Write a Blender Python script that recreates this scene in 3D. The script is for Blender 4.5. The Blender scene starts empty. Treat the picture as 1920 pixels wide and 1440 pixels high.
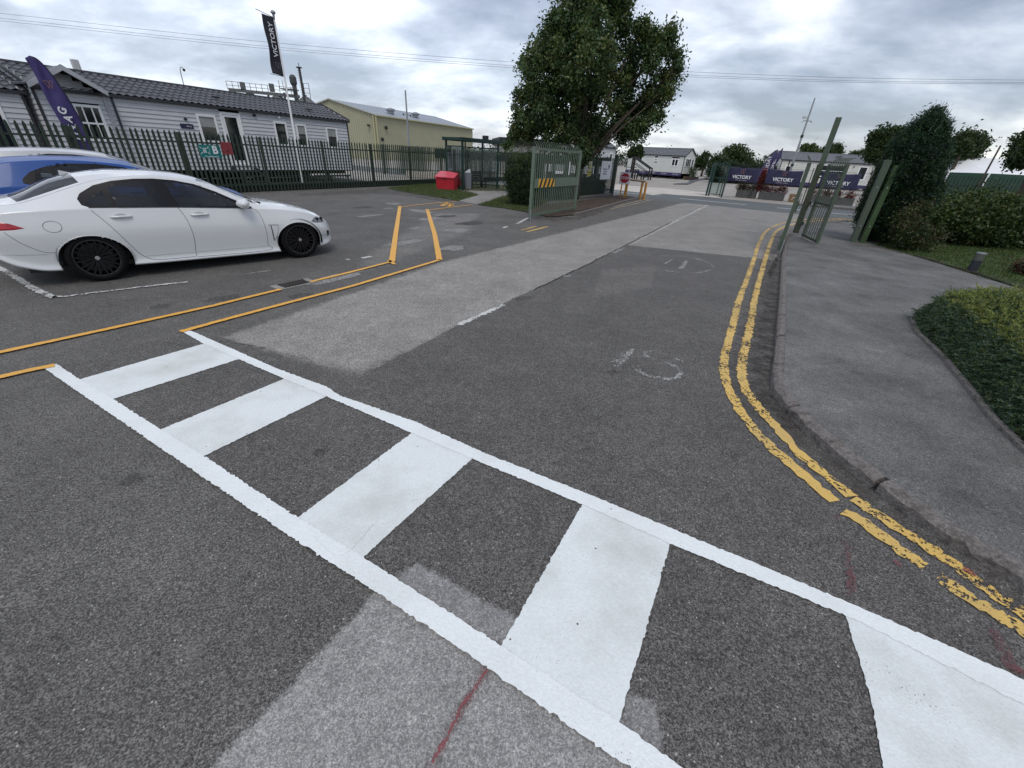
import bpy, bmesh, math, random
import numpy as np
from mathutils import Vector, Matrix, noise
R = math.radians
random.seed(7); rng = np.random.default_rng(7)
C = bpy.context.scene.collection
S = bpy.context.scene

# ------------------------------------------------------------------ camera
FPX, CAMH = 761.0, 1.85
PITCH = math.atan(428 / 761); ROLL = R(3.07)
fwd = Vector((0, math.cos(PITCH), -math.sin(PITCH)))
rt0 = Vector((1, 0, 0)); up0 = rt0.cross(fwd)
rt = rt0 * math.cos(ROLL) + up0 * math.sin(ROLL)
up = up0 * math.cos(ROLL) - rt0 * math.sin(ROLL)
cam = bpy.data.cameras.new('camera'); camo = bpy.data.objects.new('camera', cam); C.objects.link(camo)
M = Matrix((rt, up, -fwd)).transposed().to_4x4(); M.translation = (0, 0, CAMH)
camo.matrix_world = M
cam.sensor_fit = 'HORIZONTAL'; cam.sensor_width = 36; cam.lens = 36 * FPX / 1920
cam.clip_start = 0.05; cam.clip_end = 3000
S.camera = camo

# ------------------------------------------------------------------ sky, sun, exposure
SKY_STR = 0.86
SUN_EL, SUN_AZ = 56.0, 172.0          # azimuth from +Y, clockwise; the sun is behind thick cloud
w = bpy.data.worlds.new('World'); S.world = w; w.use_nodes = True
nt = w.node_tree; nt.nodes.clear()
def N(t, **k):
    n = nt.nodes.new(t)
    for a, b in k.items(): setattr(n, a, b)
    return n
def build_sky():
    L = nt.links.new
    out = N('ShaderNodeOutputWorld'); bg = N('ShaderNodeBackground'); L(bg.outputs[0], out.inputs[0])
    tc = N('ShaderNodeTexCoord'); sep = N('ShaderNodeSeparateXYZ'); L(tc.outputs['Generated'], sep.inputs[0])
    mz = N('ShaderNodeMath', operation='MAXIMUM'); L(sep.outputs[2], mz.inputs[0]); mz.inputs[1].default_value = 0.0
    az = N('ShaderNodeMath', operation='ADD'); L(mz.outputs[0], az.inputs[0]); az.inputs[1].default_value = 0.30
    dx = N('ShaderNodeMath', operation='DIVIDE'); L(sep.outputs[0], dx.inputs[0]); L(az.outputs[0], dx.inputs[1])
    dy = N('ShaderNodeMath', operation='DIVIDE'); L(sep.outputs[1], dy.inputs[0]); L(az.outputs[0], dy.inputs[1])
    cb = N('ShaderNodeCombineXYZ'); L(dx.outputs[0], cb.inputs[0]); L(dy.outputs[0], cb.inputs[1])
    n1 = N('ShaderNodeTexNoise'); n1.inputs['Scale'].default_value = 1.35; n1.inputs['Detail'].default_value = 9
    n1.inputs['Roughness'].default_value = 0.53; n1.inputs['Distortion'].default_value = 0.15
    mp = N('ShaderNodeMapping'); mp.inputs['Location'].default_value = (3.1, 1.7, 0.4); mp.inputs['Rotation'].default_value = (0, 0, R(20)); mp.inputs['Scale'].default_value = (1, 1.3, 1)
    L(cb.outputs[0], mp.inputs[0]); L(mp.outputs[0], n1.inputs['Vector'])
    n2 = N('ShaderNodeTexNoise'); n2.inputs['Scale'].default_value = 4.2; n2.inputs['Detail'].default_value = 8; n2.inputs['Roughness'].default_value = 0.55
    n2.inputs['Distortion'].default_value = 0.25
    L(mp.outputs[0], n2.inputs['Vector'])
    mx = N('ShaderNodeMath', operation='MULTIPLY_ADD'); L(n2.outputs[0], mx.inputs[0]); mx.inputs[1].default_value = 0.34
    L(n1.outputs[0], mx.inputs[2])
    cr = N('ShaderNodeValToRGB'); L(mx.outputs[0], cr.inputs[0])
    e = cr.color_ramp.elements
    e[0].position = 0.52; e[0].color = (0.26, 0.28, 0.345, 1)
    e[1].position = 0.86; e[1].color = (0.98, 0.99, 1.0, 1)
    a = e.new(0.60); a.color = (0.36, 0.385, 0.46, 1)
    a = e.new(0.68); a.color = (0.49, 0.52, 0.60, 1)
    a = e.new(0.76); a.color = (0.68, 0.71, 0.77, 1)
    # cloud deck is thinner (brighter) on the sun's side and overhead
    dt = N('ShaderNodeVectorMath', operation='DOT_PRODUCT'); L(tc.outputs['Generated'], dt.inputs[0])
    dt.inputs[1].default_value = Vector((-0.62, 0.35, 0.70)).normalized()
    mr = N('ShaderNodeMapRange'); L(dt.outputs['Value'], mr.inputs[0])
    mr.inputs[1].default_value = -0.2; mr.inputs[2].default_value = 1.0; mr.inputs[3].default_value = 0.88; mr.inputs[4].default_value = 1.5
    mul = N('ShaderNodeVectorMath', operation='SCALE'); L(cr.outputs[0], mul.inputs[0]); L(mr.outputs[0], mul.inputs['Scale'])
    sky = N('ShaderNodeTexSky', sky_type='NISHITA'); sky.sun_disc = False
    sky.sun_elevation = R(SUN_EL); sky.sun_rotation = R(SUN_AZ)
    sc = N('ShaderNodeVectorMath', operation='SCALE'); L(sky.outputs[0], sc.inputs[0]); sc.inputs['Scale'].default_value = 0.05
    ad = N('ShaderNodeVectorMath', operation='ADD'); L(mul.outputs[0], ad.inputs[0]); L(sc.outputs[0], ad.inputs[1])
    L(ad.outputs[0], bg.inputs[0]); bg.inputs[1].default_value = SKY_STR
build_sky()
sl = bpy.data.lights.new('sun', 'SUN'); sl.energy = 1.2; sl.angle = R(26); sl.color = (1, 0.95, 0.86)
so = bpy.data.objects.new('sun', sl); C.objects.link(so)
sd = Vector((math.sin(R(SUN_AZ)) * math.cos(R(SUN_EL)), math.cos(R(SUN_AZ)) * math.cos(R(SUN_EL)), math.sin(R(SUN_EL))))
so.rotation_euler = sd.to_track_quat('Z', 'Y').to_euler()
S.view_settings.view_transform = 'Standard'; S.view_settings.look = 'None'
S.view_settings.exposure = 0.06; S.view_settings.gamma = 1.0; S.view_settings.use_curve_mapping = False

# ------------------------------------------------------------------ placing helpers (survey of the site)
def ray(px, py): return fwd + rt * ((px - 960) / FPX) - up * ((py - 720) / FPX)
def G(px, py, z=0.0):
    d = ray(px, py); t = (z - CAMH) / d.z
    return Vector((0, 0, CAMH)) + d * t
def At(px, py, y):
    d = ray(px, py); return Vector((0, 0, CAMH)) + d * (y / d.y)
def W(pts, z=0.0): return [(G(a, b, z).x, G(a, b, z).y) for a, b in pts]

# ------------------------------------------------------------------ materials
MATS = {}
def mat(name, col, rough=0.6, metal=0.0, var=0.12, scale=6.0, bump=0.0, bscale=60.0, spec=0.5, dirt=None, coat=0.0, detail=5):
    if name in MATS: return MATS[name]
    m = bpy.data.materials.new(name); m.use_nodes = True; t = m.node_tree; b = t.nodes['Principled BSDF']; L = t.links.new
    tc = t.nodes.new('ShaderNodeTexCoord')
    n = t.nodes.new('ShaderNodeTexNoise'); n.inputs['Scale'].default_value = scale; n.inputs['Detail'].default_value = detail; n.inputs['Roughness'].default_value = 0.6
    L(tc.outputs['Object'], n.inputs['Vector'])
    cr = t.nodes.new('ShaderNodeValToRGB'); L(n.outputs[0], cr.inputs[0]); e = cr.color_ramp.elements
    e[0].position = 0.3; e[1].position = 0.7
    e[0].color = tuple(c * (1 - var) for c in col) + (1,); e[1].color = tuple(min(1, c * (1 + var)) for c in col) + (1,)
    src = cr.outputs[0]
    if dirt:
        n3 = t.nodes.new('ShaderNodeTexNoise'); n3.inputs['Scale'].default_value = dirt[2]; n3.inputs['Detail'].default_value = 8; n3.inputs['Roughness'].default_value = 0.7
        L(tc.outputs['Object'], n3.inputs['Vector'])
        c2 = t.nodes.new('ShaderNodeValToRGB'); L(n3.outputs[0], c2.inputs[0]); c2.color_ramp.elements[0].position = dirt[3]; c2.color_ramp.elements[1].position = dirt[3] + 0.18
        ml = t.nodes.new('ShaderNodeMath'); ml.operation = 'MULTIPLY'; L(c2.outputs[0], ml.inputs[0]); ml.inputs[1].default_value = dirt[1]
        mx = t.nodes.new('ShaderNodeMix'); mx.data_type = 'RGBA'; L(ml.outputs[0], mx.inputs['Factor']); L(src, mx.inputs['A']); mx.inputs['B'].default_value = tuple(dirt[0]) + (1,)
        src = mx.outputs['Result']
    L(src, b.inputs['Base Color'])
    b.inputs['Roughness'].default_value = rough; b.inputs['Metallic'].default_value = metal
    b.inputs['Specular IOR Level'].default_value = spec; b.inputs['Coat Weight'].default_value = coat; b.inputs['Coat Roughness'].default_value = 0.06
    if bump:
        n2 = t.nodes.new('ShaderNodeTexNoise'); n2.inputs['Scale'].default_value = bscale; n2.inputs['Detail'].default_value = 4
        L(tc.outputs['Object'], n2.inputs['Vector'])
        bp = t.nodes.new('ShaderNodeBump'); bp.inputs['Strength'].default_value = bump; bp.inputs['Distance'].default_value = 0.02
        L(n2.outputs[0], bp.inputs['Height']); L(bp.outputs[0], b.inputs['Normal'])
    MATS[name] = m; return m

def asphalt(name, dark, mid, light, patches=(), grain=150.0, stain=0.35, bright=0.10):
    """aggregate seen in a bitumen matrix: voronoi stones over noise, worn patches bounded by straight joints"""
    m = bpy.data.materials.new(name); m.use_nodes = True; t = m.node_tree; b = t.nodes['Principled BSDF']; L = t.links.new
    def nn(k, **kw):
        n = t.nodes.new(k)
        for a, c in kw.items(): setattr(n, a, c)
        return n
    tc = nn('ShaderNodeTexCoord'); P = tc.outputs['Object']
    v = nn('ShaderNodeTexVoronoi'); v.inputs['Scale'].default_value = grain; L(P, v.inputs['Vector'])
    sp = nn('ShaderNodeSeparateColor'); L(v.outputs['Color'], sp.inputs[0])
    n1 = nn('ShaderNodeTexNoise'); n1.inputs['Scale'].default_value = grain * 0.42; n1.inputs['Detail'].default_value = 3; n1.inputs['Roughness'].default_value = 0.7; L(P, n1.inputs['Vector'])
    n2 = nn('ShaderNodeTexNoise'); n2.inputs['Scale'].default_value = 1.3; n2.inputs['Detail'].default_value = 9; n2.inputs['Roughness'].default_value = 0.62; L(P, n2.inputs['Vector'])
    n4 = nn('ShaderNodeTexNoise'); n4.inputs['Scale'].default_value = 9.0; n4.inputs['Detail'].default_value = 6; n4.inputs['Roughness'].default_value = 0.7; L(P, n4.inputs['Vector'])
    a1 = nn('ShaderNodeMath', operation='MULTIPLY'); L(sp.outputs[0], a1.inputs[0]); a1.inputs[1].default_value = 0.42
    a2 = nn('ShaderNodeMath', operation='MULTIPLY_ADD'); L(n1.outputs[0], a2.inputs[0]); a2.inputs[1].default_value = 0.75; L(a1.outputs[0], a2.inputs[2])
    cr = nn('ShaderNodeValToRGB'); L(a2.outputs[0], cr.inputs[0]); e = cr.color_ramp.elements
    e[0].position = 0.36; e[0].color = tuple(dark) + (1,); e[1].position = 0.84; e[1].color = tuple(light) + (1,)
    x = e.new(0.58); x.color = tuple(mid) + (1,)
    src = cr.outputs[0]
    # large soft wear and oil stains
    r2 = nn('ShaderNodeMapRange'); L(n2.outputs[0], r2.inputs[0]); r2.inputs[1].default_value = 0.3; r2.inputs[2].default_value = 0.7
    r2.inputs[3].default_value = 1 - stain; r2.inputs[4].default_value = 1 + stain
    r4 = nn('ShaderNodeMapRange'); L(n4.outputs[0], r4.inputs[0]); r4.inputs[1].default_value = 0.3; r4.inputs[2].default_value = 0.7
    r4.inputs[3].default_value = 1 - bright; r4.inputs[4].default_value = 1 + bright
    mm = nn('ShaderNodeMath', operation='MULTIPLY'); L(r2.outputs[0], mm.inputs[0]); L(r4.outputs[0], mm.inputs[1])
    n7 = nn('ShaderNodeTexNoise'); n7.inputs['Scale'].default_value = 42.0; n7.inputs['Detail'].default_value = 4; n7.inputs['Roughness'].default_value = 0.8; L(P, n7.inputs['Vector'])
    r7 = nn('ShaderNodeMapRange'); L(n7.outputs[0], r7.inputs[0]); r7.inputs[1].default_value = 0.32; r7.inputs[2].default_value = 0.68; r7.inputs[3].default_value = 0.72; r7.inputs[4].default_value = 1.30
    m7 = nn('ShaderNodeMath', operation='MULTIPLY'); L(mm.outputs[0], m7.inputs[0]); L(r7.outputs[0], m7.inputs[1])
    fac = m7.outputs[0]
    nw = nn('ShaderNodeTexNoise'); nw.inputs['Scale'].default_value = 7; nw.inputs['Detail'].default_value = 6; nw.inputs['Roughness'].default_value = 0.75; L(P, nw.inputs['Vector'])
    for poly, gain, soft, tint in patches:
        cur = None; cx = sum(p[0] for p in poly) / len(poly); cy = sum(p[1] for p in poly) / len(poly)
        for i in range(len(poly)):
            (x0, y0), (x1, y1) = poly[i], poly[(i + 1) % len(poly)]
            n_ = Vector((-(y1 - y0), x1 - x0)).normalized()
            if n_.dot(Vector((cx - x0, cy - y0))) < 0: n_ = -n_
            d = nn('ShaderNodeVectorMath', operation='DOT_PRODUCT'); L(P, d.inputs[0]); d.inputs[1].default_value = (n_.x, n_.y, 0)
            s_ = nn('ShaderNodeMath', operation='SUBTRACT'); L(d.outputs['Value'], s_.inputs[0]); s_.inputs[1].default_value = n_.x * x0 + n_.y * y0
            if cur is None: cur = s_.outputs[0]
            else:
                mn = nn('ShaderNodeMath', operation='MINIMUM'); L(cur, mn.inputs[0]); L(s_.outputs[0], mn.inputs[1]); cur = mn.outputs[0]
        wv = nn('ShaderNodeMath', operation='MULTIPLY_ADD'); L(nw.outputs[0], wv.inputs[0]); wv.inputs[1].default_value = soft * 2.6; L(cur, wv.inputs[2])
        mr = nn('ShaderNodeMapRange'); L(wv.outputs[0], mr.inputs[0]); mr.inputs[1].default_value = soft * 1.3 - soft * 0.5; mr.inputs[2].default_value = soft * 1.3 + soft * 0.5
        mr.interpolation_type = 'SMOOTHSTEP'
        g = nn('ShaderNodeMath', operation='MULTIPLY_ADD'); L(mr.outputs[0], g.inputs[0]); g.inputs[1].default_value = gain - 1; g.inputs[2].default_value = 1
        f2 = nn('ShaderNodeMath', operation='MULTIPLY'); L(fac, f2.inputs[0]); L(g.outputs[0], f2.inputs[1]); fac = f2.outputs[0]
        if tint:
            mx = nn('ShaderNodeMix'); mx.data_type = 'RGBA'
            q = nn('ShaderNodeMath', operation='MULTIPLY'); L(mr.outputs[0], q.inputs[0]); q.inputs[1].default_value = 0.35
            L(q.outputs[0], mx.inputs['Factor']); L(src, mx.inputs['A']); mx.inputs['B'].default_value = tuple(tint) + (1,); src = mx.outputs['Result']
    n6 = nn('ShaderNodeTexNoise'); n6.inputs['Scale'].default_value = 3.6; n6.inputs['Detail'].default_value = 12; n6.inputs['Roughness'].default_value = 0.82; n6.inputs['Distortion'].default_value = 0.4; L(P, n6.inputs['Vector'])
    r6 = nn('ShaderNodeMapRange'); L(n6.outputs[0], r6.inputs[0]); r6.inputs[1].default_value = 0.56; r6.inputs[2].default_value = 0.66; r6.inputs[4].default_value = 0.45
    m6 = nn('ShaderNodeMix'); m6.data_type = 'RGBA'; L(r6.outputs[0], m6.inputs['Factor']); L(src, m6.inputs['A']); m6.inputs['B'].default_value = (mid[0] * 1.75, mid[1] * 1.72, mid[2] * 1.66, 1); src = m6.outputs['Result']
    vs = nn('ShaderNodeVectorMath', operation='SCALE'); L(src, vs.inputs[0]); L(fac, vs.inputs['Scale'])
    # sparse pale chippings
    v2 = nn('ShaderNodeTexVoronoi'); v2.inputs['Scale'].default_value = 55; L(P, v2.inputs['Vector'])
    s2 = nn('ShaderNodeSeparateColor'); L(v2.outputs['Color'], s2.inputs[0])
    g1 = nn('ShaderNodeMath', operation='GREATER_THAN'); L(s2.outputs[1], g1.inputs[0]); g1.inputs[1].default_value = 0.965
    g2 = nn('ShaderNodeMath', operation='LESS_THAN'); L(v2.outputs['Distance'], g2.inputs[0]); g2.inputs[1].default_value = 0.22
    g3 = nn('ShaderNodeMath', operation='MULTIPLY'); L(g1.outputs[0], g3.inputs[0]); L(g2.outputs[0], g3.inputs[1])
    mc = nn('ShaderNodeMix'); mc.data_type = 'RGBA'; L(g3.outputs[0], mc.inputs['Factor']); L(vs.outputs[0], mc.inputs['A']); mc.inputs['B'].default_value = (0.42, 0.41, 0.38, 1)
    L(mc.outputs['Result'], b.inputs['Base Color'])
    b.inputs['Roughness'].default_value = 0.82; b.inputs['Specular IOR Level'].default_value = 0.35
    bp = nn('ShaderNodeBump'); bp.inputs['Strength'].default_value = 0.7; bp.inputs['Distance'].default_value = 0.004
    L(a2.outputs[0], bp.inputs['Height']); L(bp.outputs[0], b.inputs['Normal'])
    return m

def paint(name, col, wear=0.0, scale=26.0, grime=(0.5, 0.5, 0.46), grime_amt=0.35, streak=0.12):
    """thermoplastic / brushed line paint; wear > 0 lets chips fall out so the asphalt shows"""
    m = bpy.data.materials.new(name); m.use_nodes = True; t = m.node_tree; b = t.nodes['Principled BSDF']; L = t.links.new; nn = t.nodes.new
    tc = nn('ShaderNodeTexCoord'); P = tc.outputs['Object']
    n1 = nn('ShaderNodeTexNoise'); n1.inputs['Scale'].default_value = 2.1; n1.inputs['Detail'].default_value = 7; n1.inputs['Roughness'].default_value = 0.6; L(P, n1.inputs['Vector'])
    r = nn('ShaderNodeValToRGB'); L(n1.outputs[0], r.inputs[0]); r.color_ramp.elements[0].position = 0.44; r.color_ramp.elements[1].position = 0.74
    ml = nn('ShaderNodeMath'); ml.operation = 'MULTIPLY'; L(r.outputs[0], ml.inputs[0]); ml.inputs[1].default_value = grime_amt
    mx = nn('ShaderNodeMix'); mx.data_type = 'RGBA'; L(ml.outputs[0], mx.inputs['Factor']); mx.inputs['A'].default_value = tuple(col) + (1,); mx.inputs['B'].default_value = tuple(grime) + (1,)
    n2 = nn('ShaderNodeTexNoise'); n2.inputs['Scale'].default_value = 70; n2.inputs['Detail'].default_value = 6; n2.inputs['Roughness'].default_value = 0.7; L(P, n2.inputs['Vector'])
    r2 = nn('ShaderNodeMapRange'); L(n2.outputs[0], r2.inputs[0]); r2.inputs[1].default_value = 0.25; r2.inputs[2].default_value = 0.75; r2.inputs[3].default_value = 1 - streak; r2.inputs[4].default_value = 1 + streak * 0.5
    sc = nn('ShaderNodeVectorMath'); sc.operation = 'SCALE'; L(mx.outputs['Result'], sc.inputs[0]); L(r2.outputs[0], sc.inputs['Scale'])
    # specks of grit pressed in the paint
    v = nn('ShaderNodeTexVoronoi'); v.inputs['Scale'].default_value = 24; L(P, v.inputs['Vector'])
    s2 = nn('ShaderNodeSeparateColor'); L(v.outputs['Color'], s2.inputs[0])
    g1 = nn('ShaderNodeMath'); g1.operation = 'GREATER_THAN'; L(s2.outputs[1], g1.inputs[0]); g1.inputs[1].default_value = 0.975
    g2 = nn('ShaderNodeMath'); g2.operation = 'LESS_THAN'; L(v.outputs['Distance'], g2.inputs[0]); g2.inputs[1].default_value = 0.12
    g3 = nn('ShaderNodeMath'); g3.operation = 'MULTIPLY'; L(g1.outputs[0], g3.inputs[0]); L(g2.outputs[0], g3.inputs[1])
    mc = nn('ShaderNodeMix'); mc.data_type = 'RGBA'; L(g3.outputs[0], mc.inputs['Factor']); L(sc.outputs[0], mc.inputs['A']); mc.inputs['B'].default_value = (0.1, 0.09, 0.08, 1)
    L(mc.outputs['Result'], b.inputs['Base Color']); b.inputs['Roughness'].default_value = 0.55
    v3 = nn('ShaderNodeTexVoronoi'); v3.inputs['Scale'].default_value = 95; L(P, v3.inputs['Vector'])
    n5 = nn('ShaderNodeTexNoise'); n5.inputs['Scale'].default_value = 14; n5.inputs['Detail'].default_value = 4; n5.inputs['Distortion'].default_value = 1.5; L(P, n5.inputs['Vector'])
    ad = nn('ShaderNodeMath'); ad.operation = 'MULTIPLY_ADD'; L(n5.outputs[0], ad.inputs[0]); ad.inputs[1].default_value = 1.6; L(v3.outputs['Distance'], ad.inputs[2])
    bp = nn('ShaderNodeBump'); bp.inputs['Strength'].default_value = 0.35; bp.inputs['Distance'].default_value = 0.005; L(ad.outputs[0], bp.inputs['Height']); L(bp.outputs[0], b.inputs['Normal'])
    if wear > 0:
        n3 = nn('ShaderNodeTexNoise'); n3.inputs['Scale'].default_value = scale; n3.inputs['Detail'].default_value = 5; n3.inputs['Roughness'].default_value = 0.65; L(P, n3.inputs['Vector'])
        n4 = nn('ShaderNodeTexNoise'); n4.inputs['Scale'].default_value = 2.6; n4.inputs['Detail'].default_value = 2; L(P, n4.inputs['Vector'])
        s = nn('ShaderNodeMath'); s.operation = 'MULTIPLY_ADD'; L(n4.outputs[0], s.inputs[0]); s.inputs[1].default_value = 0.55; L(n3.outputs[0], s.inputs[2])
        c = nn('ShaderNodeMath'); c.operation = 'GREATER_THAN'; L(s.outputs[0], c.inputs[0]); c.inputs[1].default_value = 0.5 + wear
        tr = nn('ShaderNodeBsdfTransparent'); ms = nn('ShaderNodeMixShader'); L(c.outputs[0], ms.inputs[0]); L(tr.outputs[0], ms.inputs[1]); L(b.outputs[0], ms.inputs[2])
        L(ms.outputs[0], t.nodes['Material Output'].inputs[0])
    return m

def glass(name, tint, refl_rough=0.02):
    if name in MATS: return MATS[name]
    m = bpy.data.materials.new(name); m.use_nodes = True; t = m.node_tree; t.nodes.clear(); L = t.links.new
    o = t.nodes.new('ShaderNodeOutputMaterial'); tr = t.nodes.new('ShaderNodeBsdfTransparent'); tr.inputs[0].default_value = tuple(tint) + (1,)
    gl = t.nodes.new('ShaderNodeBsdfGlossy'); gl.inputs['Roughness'].default_value = refl_rough; gl.inputs[0].default_value = (1, 1, 1, 1)
    lw = t.nodes.new('ShaderNodeLayerWeight'); lw.inputs[0].default_value = 0.36
    sc_ = t.nodes.new('ShaderNodeMath'); sc_.operation = 'MINIMUM'; L(lw.outputs[0], sc_.inputs[0]); sc_.inputs[1].default_value = 0.75
    ms = t.nodes.new('ShaderNodeMixShader'); L(sc_.outputs[0], ms.inputs[0]); L(tr.outputs[0], ms.inputs[1]); L(gl.outputs[0], ms.inputs[2]); L(ms.outputs[0], o.inputs[0])
    MATS[name] = m; return m

def leafmat(name, col, var=0.35):
    if name in MATS: return MATS[name]
    m = mat(name, col, rough=0.55, var=var, scale=2.3, spec=0.35); t = m.node_tree; b = t.nodes['Principled BSDF']
    tl = t.nodes.new('ShaderNodeBsdfTranslucent'); tl.inputs[0].default_value = (col[0] * 1.3, col[1] * 1.5, col[2] * 0.7, 1)
    ms = t.nodes.new('ShaderNodeMixShader'); ms.inputs[0].default_value = 0.22
    t.links.new(b.outputs[0], ms.inputs[1]); t.links.new(tl.outputs[0], ms.inputs[2]); t.links.new(ms.outputs[0], t.nodes['Material Output'].inputs[0])
    return m

white_metal = mat('white_upvc', (0.88, 0.88, 0.88), 0.4, var=0.03)
green_fence = mat('dark_green_paint', (0.020, 0.040, 0.026), 0.5, var=0.3, scale=9, dirt=((0.05, 0.05, 0.03), 0.5, 5, 0.5))
green_gate = mat('sage_green_paint', (0.125, 0.168, 0.125), 0.5, var=0.1, scale=4, dirt=((0.06, 0.055, 0.035), 0.7, 7, 0.56))
green_deep = mat('bottle_green_paint', (0.008, 0.038, 0.030), 0.4, var=0.15)
black_metal = mat('black_metal', (0.015, 0.016, 0.018), 0.45)
grey_metal = mat('galvanised', (0.30, 0.32, 0.34), 0.5, metal=0.4, var=0.12)
navy = mat('navy_print', (0.026, 0.025, 0.070), 0.65, var=0.12, scale=3)
purple = mat('purple_print', (0.050, 0.040, 0.12), 0.6, var=0.12, scale=3)
white_print = mat('white_print', (0.78, 0.78, 0.8), 0.6, var=0.02)
rose_print = mat('rose_gold_print', (0.30, 0.16, 0.15), 0.5, var=0.1)
dark_glass = mat('dark_window_glass', (0.012, 0.016, 0.018), 0.06, var=0.3, spec=0.8)
red_paint = mat('red_plastic', (0.52, 0.018, 0.035), 0.45, var=0.1, scale=3, dirt=((0.30, 0.05, 0.05), 0.5, 3, 0.5))
dark_timber = mat('dark_timber', (0.028, 0.026, 0.026), 0.7, var=0.3)
bark = mat('bark', (0.07, 0.055, 0.042), 0.9, var=0.35, scale=14, bump=0.6, bscale=40)

# ------------------------------------------------------------------ mesh helpers
def tag(o, label=None, cat=None, group=None, kind=None):
    if label: o['label'] = label
    if cat: o['category'] = cat
    if group: o['group'] = group
    if kind: o['kind'] = kind
    return o
def thing(name, label, cat, loc=(0, 0, 0), rz=0.0, group=None):
    o = bpy.data.objects.new(name, None); C.objects.link(o); o.empty_display_size = 0.2
    o.location = (loc[0], loc[1], loc[2] if len(loc) > 2 else 0); o.rotation_euler = (0, 0, R(rz))
    return tag(o, label, cat, group)
def link(name, me, parent=None, loc=None, kind=None, smooth=False):
    o = bpy.data.objects.new(name, me); C.objects.link(o)
    if parent: o.parent = parent
    if loc is not None: o.location = loc
    if kind: o['kind'] = kind
    if smooth:
        me.polygons.foreach_set('use_smooth', [True] * len(me.polygons))
    return o
class MB:
    def __init__(s): s.v = []; s.f = []
    def add(s, v, f):
        k = len(s.v); s.v += [tuple(p) for p in v]; s.f += [tuple(i + k for i in q) for q in f]; return s
    def box(s, x0, x1, y0, y1, z0, z1):
        v = [(x0, y0, z0), (x1, y0, z0), (x1, y1, z0), (x0, y1, z0), (x0, y0, z1), (x1, y0, z1), (x1, y1, z1), (x0, y1, z1)]
        return s.add(v, [(0, 3, 2, 1), (4, 5, 6, 7), (0, 1, 5, 4), (1, 2, 6, 5), (2, 3, 7, 6), (3, 0, 4, 7)])
    def beam(s, a, b, w_, h_, upv=(0, 0, 1)):
        a, b = Vector(a), Vector(b); d = (b - a).normalized(); u = Vector(upv)
        if abs(d.dot(u)) > 0.98: u = Vector((1, 0, 0))
        sx = d.cross(u).normalized() * w_ / 2; sy = sx.cross(d).normalized() * h_ / 2
        v = [a - sx - sy, a + sx - sy, a + sx + sy, a - sx + sy, b - sx - sy, b + sx - sy, b + sx + sy, b - sx + sy]
        return s.add(v, [(0, 1, 2, 3), (7, 6, 5, 4), (0, 4, 5, 1), (1, 5, 6, 2), (2, 6, 7, 3), (3, 7, 4, 0)])
    def tube(s, pts, r, n=8, cap=True):
        pts = [Vector(p) for p in pts]; rs = r if isinstance(r, (list, tuple)) else [r] * len(pts); rings = []; prev = None
        for i, p in enumerate(pts):
            d = (pts[min(i + 1, len(pts) - 1)] - pts[max(i - 1, 0)]).normalized()
            if prev is None:
                u = Vector((0, 0, 1)) if abs(d.z) < 0.9 else Vector((1, 0, 0)); a = d.cross(u).normalized()
            else: a = (prev - d * prev.dot(d)).normalized()
            prev = a; c = d.cross(a)
            rings.append([p + a * rs[i] * math.cos(2 * math.pi * k / n) + c * rs[i] * math.sin(2 * math.pi * k / n) for k in range(n)])
        v = [q for rg in rings for q in rg]; f = []
        for i in range(len(pts) - 1):
            for k in range(n): f.append((i * n + k, i * n + (k + 1) % n, (i + 1) * n + (k + 1) % n, (i + 1) * n + k))
        if cap: f.append(tuple(reversed(range(n)))); f.append(tuple(range((len(pts) - 1) * n, len(pts) * n)))
        return s.add(v, f)
    def prism(s, poly, y0, y1, ax='y'):
        """polygon in xz extruded along y (ax='y'), in xy extruded along z (ax='z'), in yz along x (ax='x')"""
        n = len(poly)
        def P(p, h): return (p[0], h, p[1]) if ax == 'y' else ((p[0], p[1], h) if ax == 'z' else (h, p[0], p[1]))
        v = [P(p, y0) for p in poly] + [P(p, y1) for p in poly]
        f = [tuple(range(n)), tuple(reversed(range(n, 2 * n)))] + [(i, n + i, n + (i + 1) % n, (i + 1) % n) for i in range(n)]
        return s.add(v, f)
    def lathe(s, prof, n=24, axis='z', c=(0, 0, 0)):
        v = []; f = []; m = len(prof)
        for k in range(n):
            a = 2 * math.pi * k / n
            for (r_, h) in prof:
                if axis == 'z': p = (r_ * math.cos(a), r_ * math.sin(a), h)
                else: p = (r_ * math.cos(a), h, r_ * math.sin(a))
                v.append((p[0] + c[0], p[1] + c[1], p[2] + c[2]))
        for k in range(n):
            for i in range(m - 1): f.append((k * m + i, ((k + 1) % n) * m + i, ((k + 1) % n) * m + i + 1, k * m + i + 1))
        return s.add(v, f)
    def mesh(s, name, m, bevel=0.0):
        me = bpy.data.meshes.new(name); me.from_pydata([tuple(p) for p in s.v], [], s.f)
        b = bmesh.new(); b.from_mesh(me); bmesh.ops.recalc_face_normals(b, faces=b.faces)
        if bevel: bmesh.ops.bevel(b, geom=b.edges, offset=bevel, segments=2, affect='EDGES', clamp_overlap=True)
        b.to_mesh(me); b.free(); me.materials.append(m); return me
    def obj(s, name, m, parent=None, bevel=0.0, smooth=False, kind=None, loc=None):
        return link(name, s.mesh(name, m, bevel), parent, loc, kind, smooth)

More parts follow.
